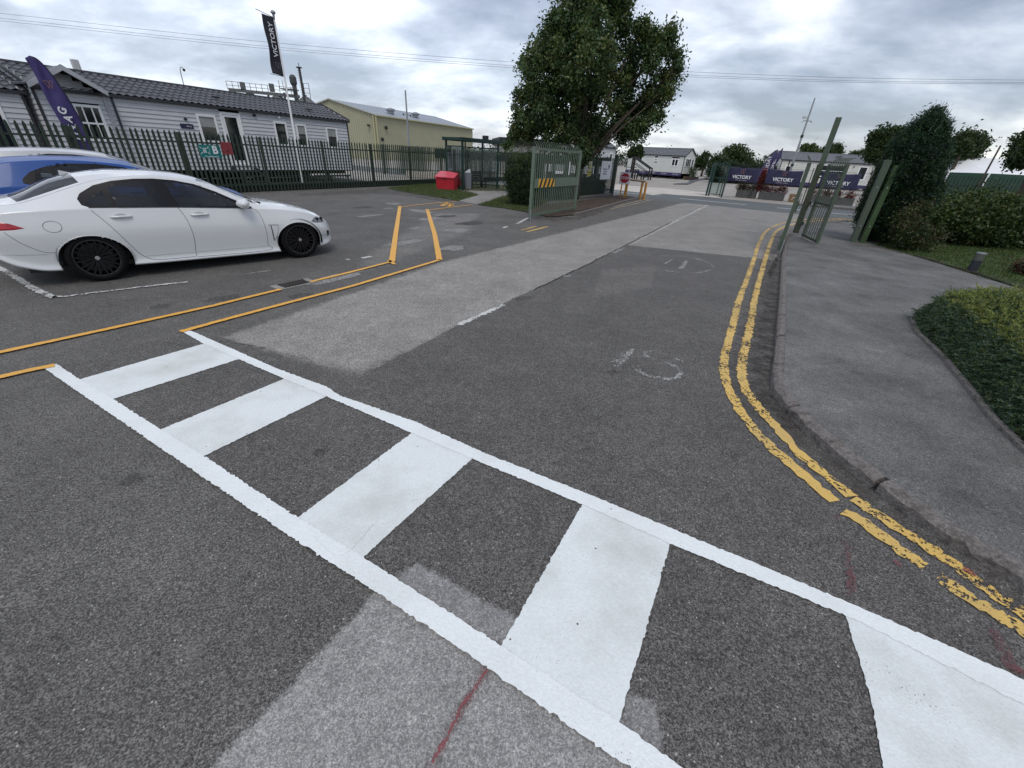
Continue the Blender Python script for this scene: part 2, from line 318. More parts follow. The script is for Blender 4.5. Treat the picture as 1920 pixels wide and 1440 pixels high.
def text(name, s, size, parent, loc, m, ang=90, bold=0.0, ext=0.004, rotz=0, align='CENTER', sx=1.0):
    c = bpy.data.curves.new(name, 'FONT'); c.body = s; c.size = size; c.align_x = align; c.align_y = 'CENTER'; c.offset = bold * size; c.extrude = ext; c.resolution_u = 3
    t = bpy.data.objects.new(name + '_tmp', c); C.objects.link(t); dg = bpy.context.evaluated_depsgraph_get()
    me = bpy.data.meshes.new_from_object(t.evaluated_get(dg)); bpy.data.objects.remove(t)
    me.materials.clear(); me.materials.append(m)
    o = link(name, me, parent); o.rotation_euler = (R(ang), R(0), R(rotz)); o.location = loc; o.scale = (sx, 1, 1)
    return o

def refine(pts, step, closed=True):
    out = []; n = len(pts)
    for i in range(n if closed else n - 1):
        a, b = Vector(pts[i][:2]), Vector(pts[(i + 1) % n][:2]); k = max(1, int((b - a).length / step))
        for j in range(k): out.append(tuple(a.lerp(b, j / k)))
    if not closed: out.append(tuple(pts[-1][:2]))
    return out
def sheet(name, pts, z, m, thick=0.0, jag=0.0, step=0.05, kind='structure', parent=None):
    if jag:
        pts = [(x + random.gauss(0, jag) + jag * 0.7 * noise.noise(Vector((x * 22, y * 22, 1))), y + random.gauss(0, jag) + jag * 0.7 * noise.noise(Vector((x * 22, y * 22, 9)))) for x, y in refine(pts, step)]
    b = bmesh.new(); vs = [b.verts.new((p[0], p[1], z)) for p in pts]; f = b.faces.new(vs)
    if f.normal.z < 0 or True:
        f.normal_update()
        if f.normal.z < 0: f.normal_flip()
    if thick:
        r_ = bmesh.ops.extrude_face_region(b, geom=[f]); vv = [g for g in r_['geom'] if isinstance(g, bmesh.types.BMVert)]
        for q in vv: q.co.z -= thick
        bmesh.ops.recalc_face_normals(b, faces=b.faces)
    bmesh.ops.triangulate(b, faces=[f for f in b.faces if len(f.verts) > 4])
    me = bpy.data.meshes.new(name); b.to_mesh(me); b.free(); me.materials.append(m)
    return link(name, me, parent, kind=kind)
def ribbon(name, path, wd, z, m, jag=0.004, step=0.03, parent=None, kind='structure', thick=0.0):
    pts = [Vector(p) for p in refine(path, step, closed=False)]; n = len(pts); v = []; f = []
    for i, p in enumerate(pts):
        d = (pts[min(i + 2, n - 1)] - pts[max(i - 2, 0)]).normalized(); q = Vector((-d.y, d.x))
        a = wd / 2 + random.gauss(0, jag); c = wd / 2 + random.gauss(0, jag)
        v += [(p.x + q.x * a, p.y + q.y * a, z), (p.x - q.x * c, p.y - q.y * c, z)]
    for i in range(n - 1): f.append((2 * i, 2 * i + 1, 2 * i + 3, 2 * i + 2))
    me = bpy.data.meshes.new(name); me.from_pydata(v, [], f); me.materials.append(m)
    return link(name, me, parent, kind=kind)
def smooth_path(pts, k=4):
    out = []; n = len(pts)
    for i in range(n - 1):
        p0, p1, p2, p3 = [np.array(pts[max(0, min(n - 1, i + j))], float) for j in (-1, 0, 1, 2)]
        for j in range(k):
            t = j / k; out.append(tuple(0.5 * ((2 * p1) + (-p0 + p2) * t + (2 * p0 - 5 * p1 + 4 * p2 - p3) * t * t + (-p0 + 3 * p1 - 3 * p2 + p3) * t ** 3)))
    out.append(tuple(pts[-1])); return out

def leaf_cloud(name, centers, radii, n_clumps, per, lsize, mats, parent=None, loc=(0, 0, 0), shell=0.55, clump_r=0.35, kind=None, aspect=0.55, droop=0.0, weights=None, minz=None, upw=0.0):
    """many leaf-sized quads gathered in clumps, clumps spread through ellipsoids"""
    cs = np.array(centers, float); rs = np.array(radii, float)
    if rs.ndim == 1: rs = np.repeat(rs[:, None], 3, 1)
    vol = rs.prod(1) ** (0.75); pr = vol / vol.sum() if weights is None else np.array(weights) / sum(weights)
    idx = rng.choice(len(cs), n_clumps, p=pr)
    d = rng.normal(size=(n_clumps, 3)); d /= np.linalg.norm(d, axis=1)[:, None]
    rad = shell + (1 - shell) * rng.random(n_clumps) ** 0.6
    cc = cs[idx] + d * rad[:, None] * rs[idx]
    csz = clump_r * (0.6 + 0.8 * rng.random(n_clumps))
    tot = n_clumps * per; ci = np.repeat(np.arange(n_clumps), per)
    off = rng.normal(size=(tot, 3)) * csz[ci][:, None] * 0.5
    p = cc[ci] + off
    if droop: p[:, 2] -= droop * np.abs(off[:, 0])
    if minz is not None: p = p[p[:, 2] > minz]; ci = ci[:len(p)]; tot = len(p)
    nrm = rng.normal(size=(tot, 3)); nrm[:, 2] += 0.5 + upw; nrm /= np.linalg.norm(nrm, axis=1)[:, None]
    a = np.cross(nrm, rng.normal(size=(tot, 3))); a /= np.linalg.norm(a, axis=1)[:, None]; b = np.cross(nrm, a)
    s_ = lsize * (0.6 + 0.8 * rng.random(tot))[:, None]; A = a * s_ * 0.5; B = b * s_ * aspect * 0.5
    v = np.stack([p - A, p + B - A * 0.1 , p + A, p - B - A * 0.1], 1).reshape(-1, 3)
    me = bpy.data.meshes.new(name); me.vertices.add(len(v)); me.vertices.foreach_set('co', v.astype(np.float32).ravel())
    me.loops.add(tot * 4); me.loops.foreach_set('vertex_index', np.arange(tot * 4, dtype=np.int32))
    me.polygons.add(tot); me.polygons.foreach_set('loop_start', np.arange(0, tot * 4, 4, dtype=np.int32)); me.polygons.foreach_set('loop_total', np.full(tot, 4, np.int32))
    for m_ in mats: me.materials.append(m_)
    mi = (rng.random(n_clumps) ** 1.3 * len(mats)).astype(int).clip(0, len(mats) - 1)[ci % n_clumps]
    mi = np.where(rng.random(tot) < 0.25, rng.integers(0, len(mats), tot), mi)
    me.polygons.foreach_set('material_index', mi.astype(np.int32)); me.update(calc_edges=True); me.validate()
    o = link(name, me, parent, loc); 
    if kind: o['kind'] = kind
    return o

# ================================================================== GROUND
Z1, Z2, Z3, Z4, Z5 = 0.0, 0.004, 0.008, 0.012, 0.016
gravel = mat('pale_hardstanding', (0.33, 0.305, 0.27), 0.9, var=0.18, scale=0.35, bump=0.4, bscale=30, dirt=((0.20, 0.17, 0.14), 0.7, 0.25, 0.5), detail=10)
b_ = MB(); b_.add([(-900, -300, -0.02), (900, -300, -0.02), (900, 1500, -0.02), (-900, 1500, -0.02)], [(0, 1, 2, 3)]); b_.obj('ground', gravel, kind='structure')
yard_pts = [(-75, -100), (120, -100), (120, -10), (40, 6), (13.6, 21.7), (8.2, 25.6), (3.0, 31.5), (-4.2, 31.78), (-11.32, 18.28)]
px = lambda *p: W(p)
patchA = px((1178, 460), (668, 716), (400, 628), (340, 612), (828, 492), (1060, 412), (1240, 370), (1345, 380))
patchB = px((1178, 460), (1466, 489), (1500, 400), (1330, 381))
patch_low = px((400, 1440), (700, 1118), (770, 1058), (1240, 1390), (1330, 1440), (900, 1700), (300, 1700))
patch_slab = px((735, 1075), (775, 1055), (975, 1165), (1000, 1240), (800, 1120))
patch_car = px((0, 560), (330, 600), (845, 484), (740, 380), (600, 372), (-400, 420))
patch_worn = px((560, 560), (700, 505), (845, 480), (900, 400), (735, 400), (690, 480))
yard_m = asphalt('worn_tarmac', (0.040, 0.038, 0.035), (0.100, 0.095, 0.087), (0.24, 0.23, 0.213),
    patches=[(patchA, 2.25, 0.14, None), (patchB, 2.05, 0.03, None), (patch_low, 2.15, 0.035, (0.16, 0.16, 0.16)), (patch_worn, 1.5, 0.35, None), (patch_car, 0.92, 0.5, None)], grain=210, stain=0.18, bright=0.16)
sheet('yard_tarmac', yard_pts, Z1, yard_m)
# newer tarmac lane on the right half of the drive
lane_pts = px((1178, 460), (1466, 490), (1462, 560), (1453, 690), (1460, 730), (1530, 812), (1640, 903), (1760, 985), (1920, 1080), (2200, 1230))
lane_pts += [(2.5, -1.0)] + px((1400, 1560), (1230, 1440), (1168, 1400), (918, 1230), (690, 1078), (560, 995), (375, 872), (200, 770), (100, 690), (338, 625), (408, 630), (664, 714), (866, 606))
lane_m = asphalt('dark_tarmac', (0.034, 0.032, 0.030), (0.093, 0.088, 0.081), (0.22, 0.21, 0.196), patches=[(px((1130, 505), (1230, 500), (1220, 540), (1110, 560)), 1.22, 0.06, None), (px((1050, 560), (1110, 545), (1150, 580), (1060, 590)), 1.12, 0.06, None), (px((735, 1085), (782, 1055), (978, 1168), (960, 1216), (900, 1195)), 1.75, 0.035, (0.2, 0.2, 0.2)), (px((1160, 1360), (1172, 1300), (1222, 1318), (1245, 1380), (1235, 1430)), 1.6, 0.03, (0.2, 0.2, 0.2))], grain=215, stain=0.16, bright=0.18)
sheet('new_tarmac_lane', lane_pts, Z2, lane_m, jag=0.008)
# public road
def along(p, ang, s, off=0): a = R(ang); return (p[0] + s * math.cos(a) - off * math.sin(a), p[1] + s * math.sin(a) + off * math.cos(a))
RD = -35.0; RP = (10.5, 23.9)
road_m = asphalt('public_road_tarmac', (0.055, 0.064, 0.064), (0.10, 0.113, 0.112), (0.19, 0.20, 0.20), grain=60, stain=0.12)
sheet('road', [along(RP, RD, -120), along(RP, RD, 90), along(RP, RD, 90, 6.3), along(RP, RD, -120, 6.3)], Z2, road_m)
old_white = paint('old_white_line', (0.62, 0.62, 0.58), wear=0.20, scale=60)
faint_white = paint('faded_white_line', (0.50, 0.50, 0.47), wear=0.33, scale=70)
for k in range(-6, 9):
    pass
road_white = paint('road_white_line', (0.70, 0.71, 0.70), wear=0.06, scale=30)
for q in ([(1275, 372.2), (1400, 384.2)], [(1458, 389.6), (1500, 394)], [(1560, 399.8), (1605, 403.5)], [(1700, 411), (1800, 420)]): ribbon('centre_line', W(q), 0.17, Z3, road_white)
ribbon('give_way_line', W([(1148, 359.5), (1190, 363), (1240, 366)]), 0.2, Z3, road_white, jag=0.02)
ribbon('give_way_line', W([(1150, 345), (1180, 349)]), 0.25, Z3, road_white, jag=0.02)
pale_conc = mat('pale_concrete_apron', (0.52, 0.48, 0.42), 0.9, var=0.12, scale=0.8, dirt=((0.3, 0.27, 0.23), 0.5, 0.7, 0.5))
sheet('concrete_apron', px((1149, 356), (1200, 361), (1222, 366), (1240, 363.5), (1290, 367), (1352, 371.5), (1330, 362), (1260, 354), (1150, 346)), 0.0085, pale_conc, jag=0.05, step=0.5)
mud = mat('muddy_verge', (0.13, 0.105, 0.085), 0.95, var=0.35, scale=1.5, bump=0.8, bscale=8)
sheet('muddy_verge', px((1258, 356), (1330, 362), (1352, 370), (1300, 366)), 0.006, mud, jag=0.08, step=0.4)
# far footway with kerb
foot_m = asphalt('footway_tarmac', (0.09, 0.088, 0.085), (0.15, 0.147, 0.14), (0.24, 0.235, 0.225), grain=70, stain=0.2)
kerb_m = mat('kerb_concrete', (0.185, 0.168, 0.155), 0.95, var=0.4, scale=50, bump=0.8, bscale=70, dirt=((0.06, 0.048, 0.042), 0.8, 11, 0.48))
sheet('far_footway', [along(RP, RD, 3.2, 6.45), along(RP, RD, 60, 6.45), along(RP, RD, 60, 8.6), along(RP, RD, 3.2, 8.6)], 0.11, foot_m, thick=0.14)
sheet('far_kerb', [along(RP, RD, 3.2, 6.3), along(RP, RD, 60, 6.3), along(RP, RD, 60, 6.447), along(RP, RD, 3.2, 6.447)], 0.12, kerb_m, thick=0.15)

# right-hand pavement, 0.1 m up, and its kerb stones
kpx = [(1920, 1074), (1832, 1025), (1723, 954), (1596, 859), (1511, 788), (1461, 732), (1452, 703), (1456, 650), (1461, 585), (1465, 525), (1468, 472), (1476, 446), (1492, 429), (1525, 420), (1600, 415)]
kw = W(kpx, 0.1); kw = [(3.05, 0.3), (2.78, 0.95)] + kw
kpath = smooth_path(kw, 5)
def offset_path(path, d):
    out = []
    for i, p in enumerate(path):
        a = Vector(path[max(i - 1, 0)][:2]); b = Vector(path[min(i + 1, len(path) - 1)][:2]); q = (b - a).normalized(); out.append((p[0] + q.y * d, p[1] - q.x * d))
    return out
inner = offset_path(kpath, 0.083)
pave_m = asphalt('pavement_tarmac', (0.070, 0.069, 0.066), (0.128, 0.126, 0.120), (0.225, 0.22, 0.21), grain=210, stain=0.36, bright=0.16)
pave = inner + px((1640, 411), (1660, 440), (1640, 466)) + W([(1735, 486), (1880, 531)], 0.1) + [(9.4, 7.0), (13.5, 4.0), (12, -1), (3.6, -1.0)]
sheet('pavement', pave, 0.095, pave_m, thick=0.12)
kerb_root = bpy.data.objects.new('kerb', None); C.objects.link(kerb_root); kerb_root['kind'] = 'structure'
# kerb stones 0.9 m long laid along the path
seg = refine(kpath, 0.05, closed=False); acc = [seg[0]]; run = 0.0; groups = []
for i in range(1, len(seg)):
    run += (Vector(seg[i]) - Vector(seg[i - 1])).length; acc.append(seg[i])
    if run > 0.91: groups.append(acc); acc = [seg[i]]; run = 0.0
if len(acc) > 3: groups.append(acc)
for g in groups:
    g = g[:-1] + [tuple(Vector(g[-1]).lerp(Vector(g[-2]), 0.36))]
    a = offset_path(g, 0.0); c = offset_path(g, 0.03 + random.uniform(-.004, .004)); d = offset_path(g, 0.08); mb = MB(); n = len(g); v = []; hz_ = random.uniform(-.006, .003); sh_ = random.uniform(-.005, .005)
    for i in range(n):
        j = 0.004 * random.gauss(0, 1); chip = -0.018 if random.random() < .06 else 0.0; v += [(a[i][0] + sh_, a[i][1] + sh_, -0.01), (a[i][0] + j + sh_, a[i][1] + j + sh_, 0.075 + j + hz_ + chip), (c[i][0], c[i][1], 0.10 + j + hz_ + chip * .4), (d[i][0], d[i][1], 0.102 + j), (d[i][0], d[i][1], 0.0)]
    f = []
    for i in range(n - 1):
        for k in range(4): f.append((i * 5 + k, i * 5 + k + 1, (i + 1) * 5 + k + 1, (i + 1) * 5 + k))
    f += [(0, 1, 2, 3, 4), tuple((n - 1) * 5 + k for k in (4, 3, 2, 1, 0))]
    mb.add(v, f); mb.obj('kerbstone', kerb_m, kerb_root)
# gutter dirt along the kerb
dirt_m = mat('gutter_dirt', (0.078, 0.064, 0.054), 0.95, var=0.4, scale=30, bump=0.5, bscale=90)
def worn_mask(m, thr=0.5, scale=9):
    t = m.node_tree; L = t.links.new; b = t.nodes['Principled BSDF']; tc = t.nodes.new('ShaderNodeTexCoord')
    n = t.nodes.new('ShaderNodeTexNoise'); n.inputs['Scale'].default_value = scale; n.inputs['Detail'].default_value = 8; n.inputs['Roughness'].default_value = 0.75; L(tc.outputs['Object'], n.inputs[0])
    mr = t.nodes.new('ShaderNodeMapRange'); L(n.outputs[0], mr.inputs[0]); mr.inputs[1].default_value = thr - 0.14; mr.inputs[2].default_value = thr + 0.16; mr.inputs[4].default_value = 0.55
    tr = t.nodes.new('ShaderNodeBsdfTransparent'); ms = t.nodes.new('ShaderNodeMixShader'); L(mr.outputs[0], ms.inputs[0]); L(tr.outputs[0], ms.inputs[1]); L(b.outputs[0], ms.inputs[2]); L(ms.outputs[0], t.nodes['Material Output'].inputs[0])
worn_mask(dirt_m, 0.52, 5)
ribbon('gutter_dirt', offset_path(kpath[:58], -0.10), 0.18, Z3, dirt_m, jag=0.03)
ribbon('gutter_dirt', offset_path(kpath[30:], -0.2), 0.38, Z3, dirt_m, jag=0.05)
sheet('gutter_dirt', px((1462, 470), (1500, 425), (1590, 413), (1560, 420), (1500, 445), (1475, 480), (1440, 520)), Z4, dirt_m, jag=0.03)

# ------------------------------------------------------------------ painted crossing
white_m = paint('fresh_white_line', (0.76, 0.79, 0.78), wear=0.05, scale=95, grime=(0.46, 0.48, 0.42), grime_amt=0.62)
white_b = paint('fresh_white_border', (0.81, 0.84, 0.83), wear=0.035, scale=110, grime=(0.58, 0.60, 0.56), grime_amt=0.5)
zeb = bpy.data.objects.new('zebra_crossing', None); C.objects.link(zeb); zeb['kind'] = 'structure'
zpx = dict(
 up=[(340, 622), (357, 621), (520, 693), (613, 727), (636, 743), (782, 794), (907, 851), (1123, 937), (1431, 1065), (1654, 1160), (1920, 1278), (2200, 1405),
     (2140, 1432), (1900, 1315), (1599, 1163), (1256, 1022), (1091, 948), (885, 862), (772, 814), (612, 745), (533, 712), (448, 675), (382, 646)],
 low=[(83, 692), (107, 684), (150, 713), (213, 750), (302, 807), (383, 857), (560, 973), (681, 1047), (938, 1212), (1160, 1357), (1277, 1440), (1500, 1598),
     (1400, 1598), (1176, 1440), (900, 1245), (699, 1108), (560, 1018), (367, 887), (233, 795), (167, 750)])
sheet('border_line', W(zpx['up']), Z4, white_b, jag=0.0028, step=0.014, parent=zeb, kind=None)
sheet('border_line', W(zpx['low']), Z4, white_b, jag=0.0028, step=0.014, parent=zeb, kind=None)
for st in ([(150, 713), (382, 646), (448, 675), (213, 750)], [(302, 807), (533, 712), (612, 745), (383, 857)], [(559, 972), (772, 814), (885, 862), (681, 1047)],
           [(939, 1213), (1091, 948), (1256, 1022), (1160, 1357)], [(1599, 1163), (1900, 1315), (2010, 1369), (2200, 1800), (1680, 1740), (1654, 1440), (1628, 1300)]):
    sw = [Vector(p) for p in W(st)]
    if len(sw) == 4:   # the stripe runs a little way under both border lines
        e1 = (sw[1] - sw[0]).normalized() * 0.035; e2 = (sw[2] - sw[3]).normalized() * 0.035; sw = [sw[0] - e1, sw[1] + e1, sw[2] + e2, sw[3] - e2]
    else: sw[0] += Vector((-.02, .03)); sw[1] += Vector((-.01, .03))
    sheet('stripe', [tuple(p) for p in sw], 0.0095, white_m, jag=0.0024, step=0.014, parent=zeb, kind=None)
# raised brushed ridges left by the thick paint
ridge = MB()
def rid(pts, r=0.002):
    p = smooth_path([tuple(G(a, b)) [:2] for a, b in pts], 6); ridge.tube([(q[0], q[1], 0.0125) for q in p], r, 5)
rid([(590, 1010), (625, 1043), (650, 1040), (675, 1015), (700, 985)], 0.0018)
ridge.obj('paint_ridge', white_b, zeb, smooth=True)
# ------------------------------------------------------------------ fresh yellow walkway and old yellow lines
yel = paint('fresh_yellow_line', (0.80, 0.40, 0.045), grime=(0.62, 0.36, 0.08), grime_amt=0.4)
yel_old = paint('worn_yellow_line', (0.70, 0.46, 0.12), wear=0.215, scale=44, grime=(0.42, 0.32, 0.15), grime_amt=0.5)
wy = bpy.data.objects.new('yellow_walkway_lines', None); C.objects.link(wy); wy['kind'] = 'structure'
def yl(pts, wd=0.1, ends=None): ribbon('yellow_line', (ends or []) + W(pts), wd, Z5, yel, jag=0.003, parent=wy, kind=None)
yl([(0, 663), (200, 619.5), (400, 575), (527, 544)], 0.075, ends=[(-5.6, 1.6)])
yl([(582, 530), (660, 511), (733, 492)], 0.075)
yl([(740, 497), (729, 489.5)], 0.075)
yl([(735, 492), (742, 440), (750, 387)], 0.115)
yl([(750, 389), (800, 383), (858, 378)], 0.07)
yl([(340, 624), (400, 607), (530, 572), (660, 538), (760, 508), (826, 488)], 0.075)
yl([(824, 489), (815, 440), (801, 393)], 0.115)
yl([(801, 395), (840, 390), (886, 384.5)], 0.07)
yl([(0, 710), (50, 698), (104, 687)], 0.075, ends=[(-5.4, 1.9)])
# small worn pedestrian mark on the walkway
for q in ([(826, 384), (845, 382)], [(835, 380), (850, 386)], [(828, 387), (838, 383)], [(841, 388), (849, 383)]): ribbon('yellow_mark', W(q), 0.12, Z5, yel, jag=0.02, parent=wy, kind=None)
dy = bpy.data.objects.new('double_yellow_lines', None); C.objects.link(dy); dy['kind'] = 'structure'
outer = [(1587, 409.5), (1512, 412), (1473, 417.5), (1441.7, 430), (1425, 452), (1413, 488), (1397, 533), (1384, 568), (1371.6, 619), (1360, 660), (1357, 695.6), (1364, 727.5), (1372, 745), (1400, 791), (1435, 830), (1497, 886), (1565, 942)]
inn = [(1600, 411.5), (1530, 415), (1483, 421.7), (1456, 434), (1445, 455), (1435, 485), (1426, 517), (1416, 555), (1407, 606), (1397, 651), (1390, 686), (1393, 721), (1409, 750), (1445, 793), (1471, 821), (1499, 852), (1558, 902), (1596, 933)]
for pts in (outer, inn, [(1582, 960), (1617, 982), (1653, 1008), (1690, 1036), (1733, 1064)], [(1756, 1084), (1790, 1106), (1840, 1138), (1873, 1158), (1890, 1168), (1915, 1183), (2050, 1270)], [(1598, 937), (1640, 963), (1676, 987), (1747, 1034), (1803, 1073), (1850, 1107), (1894, 1136)], [(1896, 1139), (1920, 1155), (2060, 1240)]):
    ribbon('yellow_line', smooth_path(W(pts), 4), 0.088, Z4, yel_old, jag=0.008, parent=dy, kind=None)
for q in ([(978, 432), (1005, 424.5)], [(988, 435), (1027, 425)]): ribbon('yellow_line', W(q), 0.09, Z3, yel_old, parent=dy, kind=None)
for q in ([(1152, 388.5), (1180, 381), (1216, 372.5)], [(1143, 392.5), (1180, 385), (1222, 374.5)]): ribbon('yellow_line', W(q), 0.08, Z3, paint('dirty_old_yellow', (0.42, 0.33, 0.18), wear=0.2, scale=20), parent=dy, kind=None)
# worn SLOW lettering, centre joint, bay lines, red survey marks
slow = bpy.data.objects.new('slow_marking', None); C.objects.link(slow); slow['kind'] = 'structure'
def c4r(p): return (1100 + p[0] / 3.13, 440 + p[1] / 3.13)
slow_m = paint('worn_slow_letters', (0.42, 0.42, 0.40), wear=0.31, scale=70)
slow_f = paint('worn_slow_letters_faint', (0.36, 0.36, 0.34), wear=0.36, scale=85)
for wd, m_, q in ((0.05, slow_m, [(285, 765), (300, 800), (360, 830), (420, 840), (490, 852), (545, 830), (548, 800), (500, 765)]), (0.035, slow_f, [(500, 765), (430, 740), (370, 725), (338, 705), (352, 690), (410, 682)]),
             (0.085, slow_m, [(285, 770), (300, 795)]), (0.05, slow_m, [(150, 772), (200, 770), (232, 725), (268, 672)]), (0.10, slow_f, [(165, 760), (225, 700)]), (0.03, slow_m, [(510, 728), (535, 736), (565, 745)]), (0.02, slow_f, [(60, 595), (160, 608)]),
             (0.05, slow_m, [(465, 212), (530, 222), (650, 225), (722, 208), (743, 190), (705, 162), (640, 142)]), (0.03, slow_f, [(640, 142), (560, 128), (440, 125)]), (0.085, slow_m, [(588, 153), (552, 202)]), (0.04, slow_m, [(460, 172), (490, 152), (515, 142)])):
    ribbon('letter_stroke', smooth_path(W([c4r(p) for p in q]), 4), wd * 0.95, Z3, m_, jag=0.008, parent=slow, kind=None)
joint = bpy.data.objects.new('centre_joint_line', None); C.objects.link(joint); joint['kind'] = 'structure'
for q in ([(1170, 465), (1150, 475)], [(1070, 517), (1045, 521)], [(945, 572), (900, 592), (860, 610)], [(1312, 391), (1300, 397)], [(1297, 400), (1275, 409), (1258, 417)], [(1246, 423), (1243, 425)]):
    ribbon('white_dash', W(q), 0.07, Z3, old_white if q[0][0] > 1240 else faint_white if q[0][0] != 945 else old_white, jag=0.012, parent=joint, kind=None)
crack = mat('tarmac_crack', (0.02, 0.018, 0.016), 0.95)
cp = refine(W([(1325, 385), (1312, 391), (1278, 408), (1246, 423), (1225, 434), (1178, 458), (1100, 497), (1000, 545)]), 0.15, closed=False)
ribbon('joint_crack', [(x + random.gauss(0, 0.015), y + random.gauss(0, 0.015)) for x, y in cp], 0.022, Z3 + 0.001, crack, jag=0.006)
bay = paint('worn_bay_line', (0.62, 0.62, 0.60), wear=0.235, scale=34)
bay2 = bpy.data.objects.new('parking_bay_lines', None); C.objects.link(bay2); bay2['kind'] = 'structure'
for q in ([(0, 503), (30, 521), (70, 545), (103, 560)], [(-260, 370), (-100, 450), (0, 503)]): ribbon('bay_line', W(q), 0.075, Z4, bay, jag=0.008, parent=bay2, kind=None)
for q in ([(98, 558), (125, 557), (200, 547), (320, 533), (352, 530)], [(448, 516.5), (478, 512.5)], [(483, 511.5), (508, 508)]): ribbon('bay_line', W(q), 0.06, Z4, bay if q[0][0] < 200 else faint_white, jag=0.008, parent=bay2, kind=None)
for q in ([(970, 420), (990, 409)], [(944, 428), (951, 425)], [(679, 485), (696, 482)], [(650, 488), (655, 487)]): ribbon('bay_line', W(q), 0.10, Z4, old_white, jag=0.01, parent=bay2, kind=None)
redm = paint('red_spray', (0.25, 0.06, 0.065), wear=0.22, scale=140, grime_amt=0.1, grime=(0.2, 0.05, 0.05))
reds = bpy.data.objects.new('red_survey_marks', None); C.objects.link(reds); reds['kind'] = 'structure'
red_soft = paint('red_overspray', (0.17, 0.065, 0.068), wear=0.31, scale=190, grime_amt=0.1, grime=(0.2, 0.06, 0.06))
ribbon('red_line', W([(915, 1255), (865, 1330), (808, 1440), (790, 1475)]), 0.010, Z3, redm, jag=0.004, parent=reds, kind=None)
ribbon('red_line', W([(915, 1255), (865, 1330), (808, 1440), (790, 1475)]), 0.04, Z2 + 0.002, red_soft, jag=0.006, parent=reds, kind=None)
for a, b, r_ in ((1813, 1074, 0.030), (1566, 972, 0.02), (1586, 1042, 0.02), (1680, 1060, 0.022)):
    c = G(a, b); sheet('red_spot', [(c.x + r_ * math.cos(k) * random.uniform(.5, 1.3), c.y + r_ * math.sin(k) * random.uniform(.5, 1.3)) for k in np.arange(0, 6.28, 0.5)], Z5 + 0.002, redm if r_ > 0.021 else red_soft, parent=reds, kind=None)
ribbon('red_line', W([(1588, 1020), (1590, 1050), (1592, 1120)]), 0.03, Z4 + 0.001, red_soft, jag=0.01, parent=reds, kind=None)
ribbon('red_line', W([(1860, 1180), (1885, 1225), (1900, 1262)]), 0.05, Z3 + 0.001, red_soft, jag=0.01, parent=reds, kind=None)
# worn pale spots and potholes on the old yard
pot = asphalt('exposed_base', (0.10, 0.10, 0.095), (0.21, 0.205, 0.195), (0.36, 0.355, 0.34), grain=60, stain=0.2)
tar = asphalt('tar_patch', (0.02, 0.02, 0.02), (0.055, 0.053, 0.05), (0.12, 0.12, 0.115), grain=90, stain=0.2)
def blob(name, c, rx, ry, m_, z, rot=0.0):
    g = G(*c); k = random.random() * 9
    sheet(name, [(g.x + (rx * math.cos(a) * math.cos(rot) - ry * math.sin(a) * math.sin(rot)) * (1 + 0.55 * noise.noise(Vector((math.cos(a) * 1.6, math.sin(a) * 1.6, k)))), g.y + (rx * math.cos(a) * math.sin(rot) + ry * math.sin(a) * math.cos(rot)) * (1 + 0.55 * noise.noise(Vector((math.cos(a) * 1.6, math.sin(a) * 1.6, k))))) for a in np.arange(0, 6.28, 0.15)], z, m_)
for c, rx, ry, m_ in (((808, 411), .45, .25, pot), ((855, 433), .36, .24, pot), ((792, 396), .3, .5, pot), ((778, 428), .22, .1, pot), ((728, 391), .25, .12, pot), ((882, 418), .5, .3, tar), ((680, 389), .4, .25, tar), ((835, 406), .4, .2, tar), ((740, 382), .3, .3, pot), ((690, 405), .5, .15, pot), ((760, 455), .5, .2, pot), ((850, 465), .4, .2, pot), ((630, 520), .5, .15, pot)):
    blob('tarmac_patch', c, rx, ry, m_, Z2 + random.random() * 0.002, R(60))

# hairline cracks, oil drips and kerb weeds
def crack_line(pts, wd=0.006):
    p = refine(W(pts), 0.06, closed=False); ribbon('tarmac_crack', [(x + random.gauss(0, .009), y + random.gauss(0, .009)) for x, y in p], wd, Z3 + 0.0012, crack, jag=0.002)
crack_line([(300, 640), (360, 652), (420, 640), (500, 655)], .005); crack_line([(620, 400), (690, 412), (760, 404), (860, 420), (960, 418)], .012); crack_line([(700, 440), (745, 452), (820, 444), (880, 455)], .010)
oil = asphalt('oil_stained_tarmac', (0.02, 0.019, 0.018), (0.045, 0.043, 0.04), (0.11, 0.105, 0.10), grain=200, stain=0.3); worn_mask(oil, 0.5, 22)
for c, rx, ry in (((420, 560), .22, .12), ((300, 575), .12, .09), ((560, 555), .16, .1), ((600, 850), .05, .04), ((1150, 700), .07, .05), ((980, 560), .2, .08), ((250, 900), .06, .05)): blob('oil_stain', c, rx, ry, oil, Z3 + 0.0005, R(40))
wd_ = []
for (a_, b_w) in ((1596, 866), (1590, 861), (1540, 812), (1458, 742), (1463, 600), (1700, 945), (1466, 530)):
    c_ = G(a_, b_w); wd_.append((c_.x, c_.y))
vv_ = []; ff2 = []
for (x_, y_) in wd_:
    for k in range(26):
        a = random.random() * 6.28; r_w = random.random() * .05; bx_, by_ = x_ + r_w * math.cos(a), y_ + r_w * math.sin(a); L1 = random.uniform(.015, .045); k0 = len(vv_)
        vv_ += [(bx_ - .003, by_, .005), (bx_ + .003, by_, .005), (bx_ + random.gauss(0, .02), by_ + random.gauss(0, .02), .005 + L1)]; ff2.append((k0, k0 + 1, k0 + 2))
me_w = bpy.data.meshes.new('kerb_weeds'); me_w.from_pydata(vv_, [], ff2); me_w.materials.append(leafmat('weed_green', (0.06, 0.085, 0.025))); link('kerb_weeds', me_w, kind='stuff')
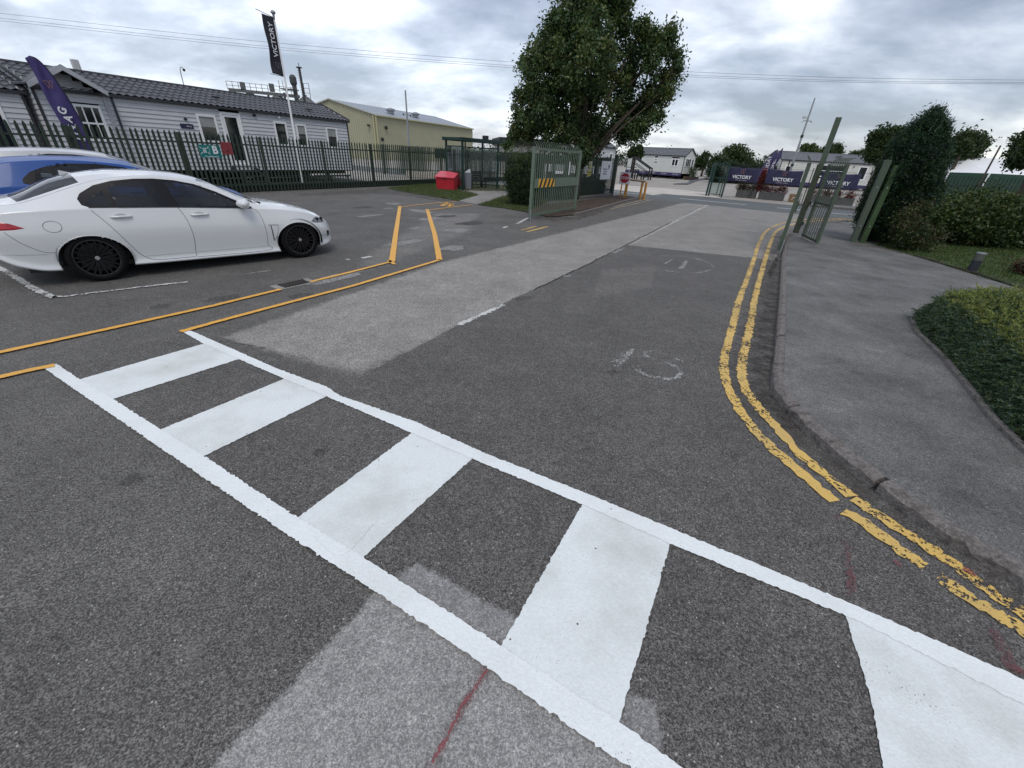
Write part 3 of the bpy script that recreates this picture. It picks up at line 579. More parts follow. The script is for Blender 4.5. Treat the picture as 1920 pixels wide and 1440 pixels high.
# drain grate in the walkway
dr = thing('drain_grate', 'square iron drain grating set in the tarmac between the yellow lines', 'drain', G(560, 536), 58)
MB().box(-0.30, 0.30, -0.02, 0.25, 0.0, 0.012).obj('frame', mat('drain_surround', (0.26, 0.25, 0.23), 0.85, var=0.2), dr)
MB().box(-0.20, 0.20, 0.01, 0.23, 0.012, 0.016).obj('pit', crack, dr)
for k in range(8):
    x = -0.19 + k * 0.05; MB().beam((x, 0.012, 0.018), (x + 0.04, 0.228, 0.018), 0.02, 0.012).obj('bar', mat('rusty_iron', (0.06, 0.045, 0.038), 0.7, metal=0.5, var=0.4), dr)

# grass, path, bed -------------------------------------------------
grass_m = mat('grass_turf', (0.055, 0.082, 0.022), 0.95, var=0.4, scale=3.0, bump=0.8, bscale=60, detail=9)
grass_r = mat('lawn_turf', (0.040, 0.068, 0.014), 0.95, var=0.35, scale=2.0, bump=0.8, bscale=50, detail=9)
g1 = px((728, 353), (779, 347), (868, 343), (960, 349), (950, 360), (872, 358.5), (898, 366.5), (860, 377), (818, 370), (751, 359))
sheet('grass_verge', g1, 0.02, grass_m, jag=0.04, step=0.3)
g2 = px((895.5, 384.5), (913, 380), (940, 370), (955, 366), (1010, 368), (1030, 376), (1000, 395), (985, 398), (945, 391))
sheet('grass_verge', g2, 0.02, grass_m, jag=0.04, step=0.3)
path_m = mat('path_concrete', (0.24, 0.23, 0.21), 0.9, var=0.16, scale=2, dirt=((0.14, 0.13, 0.11), 0.6, 1.5, 0.5))
sheet('path', px((832, 353), (868, 345.5), (915, 343), (960, 349), (962, 362), (955, 368), (897, 384.5), (860, 378), (898, 366.5), (866, 359.5)), 0.03, path_m, thick=0.04)
soil = mat('leaf_litter_soil', (0.055, 0.036, 0.026), 0.95, var=0.5, scale=5, bump=1.0, bscale=25, dirt=((0.12, 0.09, 0.06), 0.6, 9, 0.5))
bedp = px((1085, 397), (1125, 389), (1165, 379), (1200, 372), (1165, 366), (1110, 374), (1060, 381), (1010, 385), (985, 398), (1030, 408), (1075, 404))
sheet('planting_bed', bedp, 0.03, soil, jag=0.03, step=0.2)
sheet('leaf_litter_edge', px((1000, 398), (1075, 408), (1150, 388), (1130, 398), (1085, 412), (1030, 414), (995, 408)), Z3, dirt_m, jag=0.05, step=0.15)
sheet('leaf_litter_edge', px((540, 366), (640, 358), (728, 353), (818, 369), (858, 377), (840, 380), (760, 367), (700, 363), (600, 367)), Z3, dirt_m, jag=0.05, step=0.2)
bk = bpy.data.objects.new('bed_kerb', None); C.objects.link(bk); bk['kind'] = 'structure'
e = W([(1078, 405), (1122, 393.5), (1165, 381), (1203, 371.5)])
for i in range(3):
    a, b = Vector(e[i]), Vector(e[i + 1]); n = max(1, int((b - a).length / 0.92)); 
    for j in range(n):
        p = a.lerp(b, j / n); q = a.lerp(b, (j + 0.985) / n); MB().beam((p.x, p.y, 0.045), (q.x, q.y, 0.045), 0.12, 0.11).obj('kerbstone', kerb_m, bk)
lawn_p = [(10.05, 12.1), (10.35, 10.85), (9.95, 8.5), (9.7, 7.2), (14, 4.0), (40, -2), (60, 20), (22, 22), (14, 19), (10.6, 14)]
sheet('lawn', lawn_p, 0.08, grass_r, thick=0.1, jag=0.03, step=0.2)
lawn_soil = offset_path([(9.9, 12.2), (10.2, 10.85), (9.85, 8.5), (9.6, 7.1)], -0.04)
ribbon('lawn_edge_litter', lawn_soil, 0.3, 0.10, dirt_m, jag=0.04)

def blades(name, poly, n, h, z, mats, label=None):
    """short grass blades inside a polygon"""
    P = np.array(poly); lo, hi = P.min(0), P.max(0); pts = []
    while len(pts) < n:
        q = lo + rng.random((n * 2, 2)) * (hi - lo); ins = np.zeros(len(q), bool); j = len(P) - 1
        for i in range(len(P)):
            c = ((P[i, 1] > q[:, 1]) != (P[j, 1] > q[:, 1])) & (q[:, 0] < (P[j, 0] - P[i, 0]) * (q[:, 1] - P[i, 1]) / (P[j, 1] - P[i, 1] + 1e-12) + P[i, 0]); ins ^= c; j = i
        pts += list(q[ins])
    q = np.array(pts[:n]); a = rng.random(n) * 6.283; hh = h * (0.4 + rng.random(n)); wd = 0.006 + 0.006 * rng.random(n)
    v = np.zeros((n, 3, 3)); v[:, 0, 0] = q[:, 0] - np.cos(a) * wd; v[:, 0, 1] = q[:, 1] - np.sin(a) * wd; v[:, 1, 0] = q[:, 0] + np.cos(a) * wd; v[:, 1, 1] = q[:, 1] + np.sin(a) * wd
    v[:, :2, 2] = z; v[:, 2, 0] = q[:, 0] + rng.normal(size=n) * h * 0.5; v[:, 2, 1] = q[:, 1] + rng.normal(size=n) * h * 0.5; v[:, 2, 2] = z + hh
    me = bpy.data.meshes.new(name); me.from_pydata(v.reshape(-1, 3).tolist(), [], np.arange(n * 3).reshape(-1, 3).tolist())
    for m_ in mats: me.materials.append(m_)
    me.polygons.foreach_set('material_index', rng.integers(0, len(mats), n).astype(np.int32))
    return link(name, me, kind='stuff')
gb = [leafmat('grass_blade_a', (0.050, 0.085, 0.018)), leafmat('grass_blade_b', (0.075, 0.105, 0.030)), leafmat('grass_blade_c', (0.13, 0.12, 0.06))]
blades('grass', g1, 22000, 0.07, 0.02, gb); blades('grass', g2, 12000, 0.07, 0.02, gb)
blades('lawn_grass', [(10.05, 12.1), (10.35, 10.85), (9.95, 8.5), (9.7, 7.2), (14, 4.0), (20, 4), (20, 13), (14, 17), (10.6, 14)], 60000, 0.045, 0.08, gb[:2])

# scattered dead leaves
def litter(name, poly, n, z, size=0.03):
    P = np.array(poly); lo, hi = P.min(0), P.max(0); v = []; f = []
    import mathutils
    while len(v) < n * 4:
        x, y = lo + rng.random(2) * (hi - lo); ins = False; j = len(P) - 1
        for i in range(len(P)):
            if (P[i, 1] > y) != (P[j, 1] > y) and x < (P[j, 0] - P[i, 0]) * (y - P[i, 1]) / (P[j, 1] - P[i, 1]) + P[i, 0]: ins = not ins
            j = i
        if not ins: continue
        a = random.random() * 6.28; s_ = size * random.uniform(.5, 1.2); k = len(v)
        v += [(x - s_ * math.cos(a), y - s_ * math.sin(a), z), (x + .5 * s_ * math.sin(a), y - .5 * s_ * math.cos(a), z + random.random() * .012), (x + s_ * math.cos(a), y + s_ * math.sin(a), z + .003), (x - .5 * s_ * math.sin(a), y + .5 * s_ * math.cos(a), z + random.random() * .012)]
        f.append((k, k + 1, k + 2, k + 3))
    me = bpy.data.meshes.new(name); me.from_pydata(v, [], f); me.materials.append(mat('dead_leaves', (0.14, 0.085, 0.045), 0.9, var=0.5, scale=20)); link(name, me, kind='stuff')
litter('leaf_litter', bedp, 900, 0.034); litter('leaf_litter', px((995, 400), (1075, 408), (1150, 388), (1130, 400), (1060, 420), (1000, 412)), 260, 0.012)
litter('leaf_litter', px((1465, 480), (1440, 430), (1500, 420), (1560, 418), (1490, 440)), 150, 0.02, 0.02)
litter('leaf_litter', [(9.9, 12.1), (10.3, 10.8), (10.0, 8.5), (9.7, 8.5), (9.95, 10.8), (9.6, 12)], 120, 0.105, 0.02)

# ================================================================== PALISADE FENCES
def pale_mesh(h, w_=0.080, name='pale', m=green_fence, curl=False):
    """W-section steel pale with a pointed splayed head"""
    mb = MB(); t = 0.004; xs = [-w_ / 2, -w_ / 4, 0, w_ / 4, w_ / 2]; ys = [0, -0.016, -0.004, -0.016, 0]
    tops = [h - 0.09, h - 0.03, h, h - 0.03, h - 0.09]; v = []
    for x, y, tp in zip(xs, ys, tops): v += [(x, y, 0.05), (x, y, tp), (x, y + t, 0.05), (x, y + t, tp)]
    f = []
    for i in range(4):
        a = 4 * i; b = a + 4; f += [(a, b, b + 1, a + 1), (a + 2, a + 3, b + 3, b + 2), (a + 1, b + 1, b + 3, a + 3), (a, a + 2, b + 2, b)]
    f += [(0, 1, 3, 2), (16, 18, 19, 17)]
    return mb.add(v, f).mesh(name, m)
F0 = G(868, 343); FA = 62.2
fence = thing('palisade_fence', 'long dark green steel palisade fence behind the parked cars', 'fence', F0, FA)
pm = pale_mesh(2.07)
s_ = -26.0; cnt = 0
while s_ < 8.5:
    o = link('pale', pm, fence, (s_, -0.03, 0.0)); o.rotation_euler = (random.gauss(0, .006), random.gauss(0, .006), 0); s_ += 0.163; cnt += 1
for z in (0.27, 1.72):
    MB().box(-26, 8.5, -0.006, 0.044, z - 0.02, z + 0.03).obj('rail', green_fence, fence)
post_m = MB().box(-0.045, 0.045, 0.05, 0.14, 0, 2.02).mesh('post', mat('post_paint', (0.045, 0.065, 0.042), 0.6, var=0.3, dirt=((0.16, 0.15, 0.12), 0.5, 6, 0.52)))
for k in range(-26, 9, 1):
    x = -17.2 + 2.985 * (k + 3)
    if -26 < x < 8.6: link('post', post_m, fence, (x, 0, 0))
for k in range(11):
    MB().box(-26 + k * 3.0, -23.02 + k * 3.0, 0.055, 0.09, 0.0, 0.30).obj('gravel_board', mat('dark_board', (0.022, 0.026, 0.018), 0.95, var=0.5, scale=6), fence)  # dark boards fill the dark band along the fence foot
under = mat('shaded_dark_gravel', (0.045, 0.043, 0.038), 0.95, var=0.4, scale=4, bump=0.8, bscale=20)
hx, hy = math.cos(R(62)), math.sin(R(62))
sheet('dark_gravel_shade', [(F0.x - 34 * hx - .2, F0.y - 34 * hy), (F0.x - 5.5 * hx - .2, F0.y - 5.5 * hy + .1), (F0.x - 5.5 * hx - 6.2, F0.y - 5.5 * hy + 3.4), (F0.x - 34 * hx - 6.2, F0.y - 34 * hy + 3.4)], 0.012, under)  # dark gravel tone with the shade below the home put into its colour
# short return fence behind the shelter with slightly different line (second compound fence)
sgn = thing('assembly_point_sign', 'teal assembly point sign with letter B hung on the palisade', 'sign', (F0.x, F0.y, 0), FA)
teal = mat('teal_print', (0.0, 0.17, 0.16), 0.5, var=0.04)
MB().box(-16.74, -15.99, -0.075, -0.06, 1.24, 1.66).obj('panel', teal, sgn)
MB().box(-16.74, -15.99, -0.059, -0.052, 1.24, 1.66).obj('back_board', white_print, sgn)
text('letter', 'B', 0.36, sgn, (-16.19, -0.078, 1.49), white_print, bold=0.03)
text('caption', 'Fire assembly point', 0.06, sgn, (-16.36, -0.078, 1.285), white_print, bold=0.01)
pic = MB()
for dx in (-.035, 0, .035): pic.beam((-16.56 + dx, -0.078, 1.40), (-16.56 + dx * 1.2, -0.078, 1.52), 0.022, 0.004, (0, 1, 0)); pic.lathe([(0.001, -0.003), (0.016, -0.003), (0.016, 0.003), (0.001, 0.003)], 10, 'y', (-16.56 + dx * 1.2, -0.079, 1.545))
for sx in (-1, 1):
    for sz in (-1, 1): pic.prism([(-16.56 + sx * .075, 1.48 + sz * .055), (-16.56 + sx * .125, 1.48 + sz * .065), (-16.56 + sx * .11, 1.48 + sz * .10)], -0.080, -0.076); pic.beam((-16.56 + sx * .1, -0.078, 1.48 + sz * .075), (-16.56 + sx * .15, -0.078, 1.48 + sz * .12), 0.016, 0.004, (0, 1, 0))
MB().box(-16.395, -16.388, -0.079, -0.0755, 1.34, 1.63).obj('divider', white_print, sgn)
pic.obj('pictogram', white_print, sgn)
rb = thing('fire_point_box', 'faded dark red square box fixed to the fence beside the teal sign', 'box', (F0.x, F0.y, 0), FA)
MB().box(-15.93, -15.56, -0.13, -0.05, 1.36, 1.78).obj('cabinet', mat('faded_red', (0.24, 0.035, 0.04), 0.6, var=0.15), rb, bevel=0.008)
MB().lathe([(0.001, -0.02), (0.025, -0.015), (0.025, 0.0)], 12, 'y', (-15.74, -0.13, 1.5)).obj('knob', black_metal, rb)

# ================================================================== PARK HOMES
def opening_cut(x0, x1, z0, z1, ops):
    segs = [(x0, x1)]
    for (a, b, c, d) in ops:
        if d <= z0 + 0.01 or c >= z1 - 0.01: continue
        ns = []
        for (p, q) in segs:
            if b <= p or a >= q: ns.append((p, q)); continue
            if a > p: ns.append((p, a))
            if b < q: ns.append((b, q))
        segs = ns
    return [s for s in segs if s[1] - s[0] > 0.03]
def plank_mesh_box(mb, x0, x1, z0, z1, y=0.0):
    """feather-edged board: foot stands proud of the one below"""
    v = [(x0, y - 0.036, z0), (x1, y - 0.036, z0), (x1, y + 0.02, z0), (x0, y + 0.02, z0), (x0, y - 0.006, z1), (x1, y - 0.006, z1), (x1, y + 0.02, z1), (x0, y + 0.02, z1)]
    mb.add(v, [(0, 3, 2, 1), (4, 5, 6, 7), (0, 1, 5, 4), (1, 2, 6, 5), (2, 3, 7, 6), (3, 0, 4, 7)])
def home(name, label, o, ang, x0, x1, depth, base, eave, ridge, ops, clad, roofm, indiv=False, step=0.155, tile=(0.25, 0.38), skirt=None, group=None, trimm=None, endwin=()):
    r = thing(name, label, 'park home', o, ang, group)
    wt = eave - 0.08
    if indiv:
        z = base
        while z < wt - 0.02:
            z1 = min(z + step, wt)
            for (a, b) in opening_cut(x0, x1, z, z1, [q[:4] for q in ops]):
                mb = MB(); plank_mesh_box(mb, a, b, z, z1); mb.obj('plank', clad, r)
            z += step
    else:
        mb = MB(); z = base
        while z < wt - 0.02:
            z1 = min(z + step, wt)
            for (a, b) in opening_cut(x0, x1, z, z1, [q[:4] for q in ops]): plank_mesh_box(mb, a, b, z, z1)
            z += step
        q = mb.obj('cladding', clad, r); q['kind'] = 'stuff'
    # end walls (both), planked, with gables
    for ex, sg in ((x1, 1), (x0, -1)):
        mb = MB(); z = base
        while z < ridge - 0.1:
            z1 = z + step; zz = (z + z1) / 2
            if zz < eave: ya, yb = 0.0, depth
            else: k = (zz - eave) / (ridge - eave); ya, yb = depth / 2 * k, depth - depth / 2 * k
            if yb - ya > 0.1: mb.prism([(ex, z), (ex + sg * 0.03, z), (ex + sg * 0.006, z1), (ex, z1)], ya + 0.02, yb - 0.02)
            z += step
        q = mb.obj('end_cladding', clad, r); q['kind'] = 'stuff'
        MB().prism([(0.021, base), (depth - 0.02, base), (depth - 0.02, eave - 0.1), (depth / 2, ridge - 0.12), (0.021, eave - 0.1)], ex - 0.05 * (1 if sg > 0 else 0) , ex + 0.05 * (1 if sg < 0 else 0) - sg * 0.002, 'x').obj('end_wall', clad, r)
    # core wall just behind the planks
    mb = MB()
    for (a, b) in [(x0 + 0.06, x1 - 0.06)]:
        mb.box(a, b, 0.30, 0.33, base, wt)
    mb.obj('inner_lining', mat('dark_interior', (0.02, 0.02, 0.022), 0.9), r)
    MB().box(x0 + 0.02, x1 - 0.02, depth - 0.1, depth - 0.02, base, wt).obj('rear_wall', clad, r)
    MB().box(x0 + 0.02, x1 - 0.02, 0.02, depth - 0.12, base - 0.05, base + 0.02).obj('floor', dark_timber, r)
    # roof: two slopes of pressed tiles
    ov = 0.13; sl = math.hypot(depth / 2 + ov, ridge - eave + 0.05); nr = max(4, int(round(sl / tile[1]))); L_ = x1 - x0 + 0.30; nx = int(L_ / tile[0]) * 4
    for side in (0, 1):
        v = []; f = []
        for rI in range(nr):
            for e_ in (0, 1):
                t = (rI + e_) / nr; yy = -ov + t * (depth / 2 + ov); zz = eave - 0.05 + t * (ridge - eave + 0.05) + (0.035 if e_ == 0 else 0.0)
                for i in range(nx + 1):
                    x = x0 - 0.15 + L_ * i / nx; wv = 0.026 * math.cos(2 * math.pi * (i / 4.0 + 0.0)) if side == 0 else 0
                    v.append((x, yy if side == 0 else depth - yy, zz + wv))
        n = nx + 1
        for k in range(2 * nr - 1):
            for i in range(nx): f.append((k * n + i, k * n + i + 1, (k + 1) * n + i + 1, (k + 1) * n + i))
        mb = MB(); mb.add(v, f); q = mb.obj('roof_tiles', roofm, r); q['kind'] = 'stuff'
    dk = mat('roof_edge_dark', (0.028, 0.030, 0.036), 0.5)
    MB().box(x0 - 0.15, x1 + 0.15, depth / 2 - 0.09, depth / 2 + 0.09, ridge - 0.02, ridge + 0.05).obj('ridge_cap', roofm, r)
    MB().box(x0 - 0.12, x1 + 0.12, -ov - 0.02, -ov + 0.09, eave - 0.14, eave - 0.05).obj('gutter', dk, r)
    MB().box(x0 + 0.01, x1 - 0.01, -ov + 0.095, -0.035, eave - 0.10, eave - 0.085).obj('soffit', trimm or white_metal, r)
    for ex in (x0 - 0.15, x1 + 0.12):
        mb = MB(); 
        mb.prism([(-ov, eave - 0.10), (depth / 2, ridge - 0.05), (depth + ov, eave - 0.10), (depth + ov, eave + 0.03), (depth / 2, ridge + 0.09), (-ov, eave + 0.03)], ex, ex + 0.03, 'x')
        mb.obj('bargeboard', trimm or dk, r)
    # corner posts
    for ex in (x0 - 0.02, x1 - 0.03): MB().box(ex, ex + 0.07, -0.05, 0.03, base - 0.03, eave - 0.1).obj('corner_post', dk, r)
    # windows and doors
    blind = mat('blind_fabric', (0.33, 0.34, 0.33), 0.9); fr = 0.085 if indiv else 0.13
    for q in ops:
        a, b, c, d, kind = q[:5]; isd = kind == 'door'
        mb = MB(); y0, y1 = -0.055, 0.03
        mb.box(a, b, y0, y1, d - fr, d); mb.box(a, b, y0, y1, c, c + fr); mb.box(a, a + fr, y0, y1, c + fr, d - fr); mb.box(b - fr, b, y0, y1, c + fr, d - fr)
        fo = mb.obj('door_frame' if isd else 'window_frame', white_metal, r)
        def sub(o2): o2.parent = fo; return o2
        if kind == 'grid':
            cw = MB()
            for k in (1, 2): x = a + (b - a) * k / 3; cw.box(x - 0.02, x + 0.02, y0 + 0.01, y1 - 0.02, c + fr, d - fr)
            cw.box(a + fr, b - fr, y0 + 0.012, y1 - 0.022, (c + d) / 2 - 0.03, (c + d) / 2 + 0.03); sub(cw.obj('glazing_bar', white_metal, r))
        if kind == 'pair':
            x = (a + b) / 2; sub(MB().box(x - 0.05, x + 0.05, y0 + 0.01, y1 - 0.02, c + fr, d - fr).obj('mullion', white_metal, r))
        if isd:
            ia, ib, ic = a + fr + 0.005, b - fr - 0.005, c + fr
            dm = MB(); dm.box(ia, ia + 0.10, -0.03, 0.01, ic, d - fr); dm.box(ib - 0.10, ib, -0.03, 0.01, ic, d - fr); dm.box(ia + .1, ib - .1, -0.03, 0.01, d - fr - 0.10, d - fr); dm.box(ia + .1, ib - .1, -0.03, 0.01, ic, ic + 0.14)
            do = dm.obj('door', white_metal, r)
            p_ = MB().box(ia + .1, ib - .1, -0.012, -0.004, ic + 0.14, d - fr - 0.10).obj('pane', dark_glass, r); p_.parent = do
            h_ = MB().beam((ia + 0.05, -0.06, c + 1.02), (ia + 0.05, -0.06, c + 1.16), 0.02, 0.02).obj('handle', grey_metal, r); h_.parent = do
        else:
            sub(MB().box(a + fr, b - fr, -0.012, -0.004, c + fr, d - fr).obj('pane', dark_glass, r))
            if kind == 'blind': sub(MB().box(a + fr + .01, b - fr - .01, -0.020, -0.013, d - fr - (d - c) * 0.36, d - fr - 0.005).obj('blind', blind, r))
    # chassis and supports
    mb = MB(); 
    if skirt is None:
        for y in (0.5, depth - 0.5): mb.box(x0 + 0.1, x1 - 0.1, y, y + 0.06, base - 0.22, base - 0.055)
        k = x0 + 0.6
        while k < x1 - 0.2: mb.box(k, k + 0.2, 0.45, 0.65, -0.02, base - 0.225); mb.box(k, k + 0.2, depth - 0.6, depth - 0.4, -0.02, base - 0.225); k += 2.2
    else: mb.box(x0, x1, 0.0, 0.04, 0.02, base - 0.01)
    mb.box(x0 + .1, x1 - .1, depth - 0.25, depth - 0.2, 0.0, base - 0.055)  # black rear board added, stands in for the shade beneath the home
    mb.obj('chassis', black_metal, r)
    return r
grey_clad = mat('grey_cladding', (0.57, 0.58, 0.60), 0.6, var=0.05, scale=2.5)
slate = mat('slate_roof_sheet', (0.075, 0.078, 0.09), 0.6, var=0.2, scale=2.2)
HO = Vector((-10.476, 27.976, 0)); HA = 61.4
ops1 = [(-12.28, -11.47, 1.58, 2.74, 'grid'), (-8.20, -7.40, 1.72, 2.79, 'blind'), (-7.19, -6.27, 0.80, 2.96, 'door'), (-4.66, -3.96, 1.72, 2.79, 'single'), (-3.44, -2.83, 1.72, 2.78, 'blind'), (-1.58, -0.84, 1.72, 2.76, 'blind')]
hm = home('park_home', 'long grey clad park home behind the palisade fence with white door and tiled roof', HO, HA, -13.15, -0.05, 4.2, 0.62, 3.2, 3.92, ops1, grey_clad, slate, indiv=True)
MB().box(-8.93, -8.43, -0.05, -0.034, 2.20, 2.38).obj('name_plate', navy, hm)
text('plate_lettering', 'Victory', 0.07, hm, (-8.6, -0.053, 2.29), white_print)
MB().lathe([(0.001, -0.12), (0.05, -0.12), (0.055, -0.03), (0.001, -0.03)], 12, 'y', (-8.67, 0, 2.55)).obj('wall_lamp', black_metal, hm)
MB().lathe([(0.001, -0.13), (0.06, -0.13), (0.06, -0.03), (0.001, -0.03)], 12, 'y', (-5.58, 0, 2.96)).obj('bulkhead_lamp', black_metal, hm)
MB().box(-4.36, -4.26, -0.09, -0.034, 2.93, 3.03).obj('junction_box', white_metal, hm)
MB().tube([(-11.03, -0.1, 3.10), (-11.03, -0.07, 2.95), (-11.03, -0.07, 0.35)], 0.04, 8).obj('downpipe', mat('anthracite_plastic', (0.03, 0.035, 0.05), 0.5), hm)
for (x, y) in ((-6.9, 0.75), (-2.1, 0.7)):
    zz = 3.2 + (3.92 - 3.2) * (y / 2.1); MB().beam((x, y - 0.05, zz + 0.09), (x + 0.32, y - 0.05, zz + 0.09), 0.10, 0.06).obj('roof_vent', black_metal, hm)
MB().prism([(-11.0, 3.95), (-10.8, 3.95), (-10.8, 4.3), (-11.0, 4.3)], 2.2, 2.4).obj('flue', mat('pale_flue', (0.5, 0.5, 0.5), 0.6), hm)
# projecting gable canopy over the window bay
gb_ = MB(); pk = (-12.32, 3.80)
for sx, xe in ((1, -11.30), (-1, -13.34)):
    gb_.add([(pk[0], -0.55, pk[1]), (xe, -0.55, 3.22), (xe, 1.6, 3.22), (pk[0], 1.6, pk[1]), (pk[0], -0.55, pk[1] - 0.05), (xe, -0.55, 3.17), (xe, 1.6, 3.17), (pk[0], 1.6, pk[1] - .05)], [(0, 1, 2, 3), (7, 6, 5, 4), (0, 4, 5, 1), (1, 5, 6, 2), (3, 2, 6, 7)])
gb_.obj('gable_roof', slate, hm)
gt = MB(); trim = mat('grey_trim', (0.42, 0.43, 0.46), 0.5)
for xe in (-11.28, -13.36):
    gt.add([(pk[0], -0.60, pk[1] + .03), (xe, -0.60, 3.20), (xe, -0.60, 3.05), (pk[0], -0.60, pk[1] - .14), (pk[0], -0.56, pk[1] + .03), (xe, -0.56, 3.20), (xe, -0.56, 3.05), (pk[0], -0.56, pk[1] - .14)], [(0, 1, 2, 3), (7, 6, 5, 4), (0, 4, 5, 1), (3, 2, 6, 7), (1, 5, 6, 2)])
gt.obj('gable_bargeboard', trim, hm)
z = 3.12
while z < 3.70:
    k = (z + 0.08 - 3.1) / (3.72 - 3.1); hw = 0.98 * (1 - k)
    if hw > 0.06:
        mb = MB(); plank_mesh_box(mb, -12.32 - hw, -12.32 + hw, z, z + 0.155, -0.03); mb.obj('plank', grey_clad, hm)
    z += 0.155
MB().box(-11.30, -11.18, -0.05, -0.034, 0.62, 3.1).obj('corner_trim', trim, hm)
ops2 = [(-1.9, -0.72, 0.75, 2.78, 'single')]
home('park_home', 'grey clad park home with tall patio window, left of the purple feather flag', (HO.x + -13.3 * math.cos(R(HA)) - 0.35 * math.sin(R(HA)) * 1, HO.y - 13.3 * math.sin(R(HA)) + 0.35 * math.cos(R(HA)), 0), HA, -7.0, -0.08, 4.2, 0.62, 3.02, 3.72, ops2, grey_clad, slate, indiv=True)
# timber steps below the door
st = thing('door_steps', 'dark timber steps and landing below the white door of the near park home', 'steps', HO, HA)
for k in range(3): MB().box(-7.2, -6.2, -1.15 + 0.3 * k, -0.88 + 0.3 * k, 0.16 + k * 0.2, 0.2 + k * 0.2).obj('tread', dark_timber, st)
for x in (-7.24, -6.2): MB().beam((x, -1.2, 0.05), (x, -0.1, 0.74), 0.04, 0.2).obj('stringer', dark_timber, st)
MB().box(-8.4, -7.25, -0.9, -0.12, 0.58, 0.64).obj('landing', dark_timber, st)
for x in (-8.35, -7.3): MB().box(x, x + 0.08, -0.9, -0.82, 0, 0.575).obj('leg', dark_timber, st)
# low pile of chassis bars lying under and beside the home
for i, (xa, xb, yy) in enumerate(((-5.4, -3.6, -0.5), (-4.4, -2.0, -0.7), (-3.1, -0.6, -0.45))):
    o = thing('towing_bar', ('black steel towing frame lying below the first small window of the near park home', 'black steel towing frame lying below the middle windows of the near park home', 'black steel towing frame lying at the right corner of the near park home')[i], 'towing frame', HO, HA)
    MB().beam((xa, yy, 0.35), (xb, yy + 0.1, 0.33), 0.08, 0.08).obj('beam', black_metal, o); MB().beam((xa + 0.3, yy, 0.3), (xa + 0.5, yy - 0.1, 0.0), 0.05, 0.05).obj('leg', black_metal, o); MB().beam((xb - 0.2, yy + .1, 0.3), (xb - 0.05, yy + 0.2, 0.0), 0.05, 0.05).obj('leg', black_metal, o)

# far white home across the road
cream_clad = mat('cream_cladding', (0.66, 0.67, 0.63), 0.6, var=0.05, scale=1.5)
fgrey = mat('grey_roof_sheet', (0.12, 0.125, 0.135), 0.6, var=0.15)
FH = (22.3, 65.2, 0); FHA = -38.6
fops = [(-6.72, -6.12, 1.72, 2.62, 'single'), (-4.30, -3.86, 2.05, 2.55, 'single'), (-1.75, -0.72, 1.55, 2.55, 'pair')]
fh = home('park_home', 'cream park home across the road with a purple printed skirt and plain grey roof', FH, FHA, -8.5, 0.0, 4.4, 0.72, 2.95, 3.85, fops, cream_clad, fgrey, tile=(0.5, 0.5), step=0.2)
sk = MB().box(-8.55, 0.0, -0.12, -0.08, 0.38, 0.78).obj('printed_skirt', purple, fh)
for k in range(5):
    q = text('skirt_lettering', 'VICTORY', 0.2, fh, (-7.6 + k * 1.7, -0.125, 0.58), white_print)
# window and door in its gable end
def gable_window(r, y0, y1, z0, z1, x=0.06, bars=2):
    mb = MB(); fr = 0.07
    mb.box(x, x + 0.06, y0, y1, z1 - fr, z1); mb.box(x, x + 0.06, y0, y1, z0, z0 + fr); mb.box(x, x + 0.06, y0, y0 + fr, z0, z1); mb.box(x, x + 0.06, y1 - fr, y1, z0, z1)
    f = mb.obj('window_frame', white_metal, r); MB().box(x + .01, x + 0.03, y0 + fr, y1 - fr, z0 + fr, z1 - fr).obj('pane', dark_glass, f)
    for k in range(1, bars + 1): y = y0 + (y1 - y0) * k / (bars + 1); MB().box(x + 0.031, x + 0.055, y - 0.03, y + 0.03, z0 + fr, z1 - fr).obj('glazing_bar', white_metal, f)
gable_window(fh, 0.6, 2.6, 1.55, 2.6, 0.035); gable_window(fh, 3.0, 3.7, 0.95, 2.6, 0.035, 0)
pb = thing('planter', 'low timber planter with dark spiky plants at the gable end of the cream park home', 'planter', FH, FHA)
for z in (0.0, 0.2): MB().box(0.4, 0.5, 0.1, 4.2, z, z + 0.19).obj('sleeper', mat('timber', (0.22, 0.14, 0.07), 0.8, var=0.25), pb)
MB().box(0.5, 1.2, 0.1, 4.2, 0, 0.36).obj('soil', soil, pb)
lg1 = leafmat('leaf_dark', (0.028, 0.050, 0.016)); lg2 = leafmat('leaf_mid', (0.050, 0.082, 0.024)); lg3 = leafmat('leaf_light', (0.075, 0.110, 0.030)); lgb = leafmat('leaf_yellowish', (0.13, 0.125, 0.028))
leaf_cloud('foliage', [(0.8, 1.2, 0.9), (0.8, 1.9, 0.9), (0.8, 2.8, 0.8)], [(.25, .3, .7), (.2, .25, .7), (.3, .5, .6)], 60, 18, 0.22, [lg1, lg2], pb, aspect=0.2)
steps = thing('access_steps', 'black steel access steps with sloping handrail standing in front of the cream park home', 'steps', (0, 0, 0))
g = G(1206, 337)
steps.location = (g.x, g.y, 0); steps.rotation_euler = (0, 0, R(-30)); steps.scale = (1.3, 1.3, 1.3)
for k in range(4): MB().box(-0.9 + k * 0.3, -0.6 + k * 0.3, -0.4, 0.4, 0.80 - k * 0.2, 0.84 - k * 0.2).obj('tread', black_metal, steps)
for y in (-0.4, 0.4):
    MB().beam((-1.2, y, 1.85), (0.55, y, 0.95), 0.10, 0.10).obj('handrail', black_metal, steps)
    MB().beam((-1.2, y, 1.4), (0.55, y, 0.5), 0.05, 0.05).obj('rail', black_metal, steps)
    for x, h in ((-1.2, 1.9), (-0.75, 0.84), (0.55, 1.0), (-0.1, 0.5)): MB().beam((x, y, 0), (x, y, h), 0.10, 0.10).obj('leg', black_metal, steps)
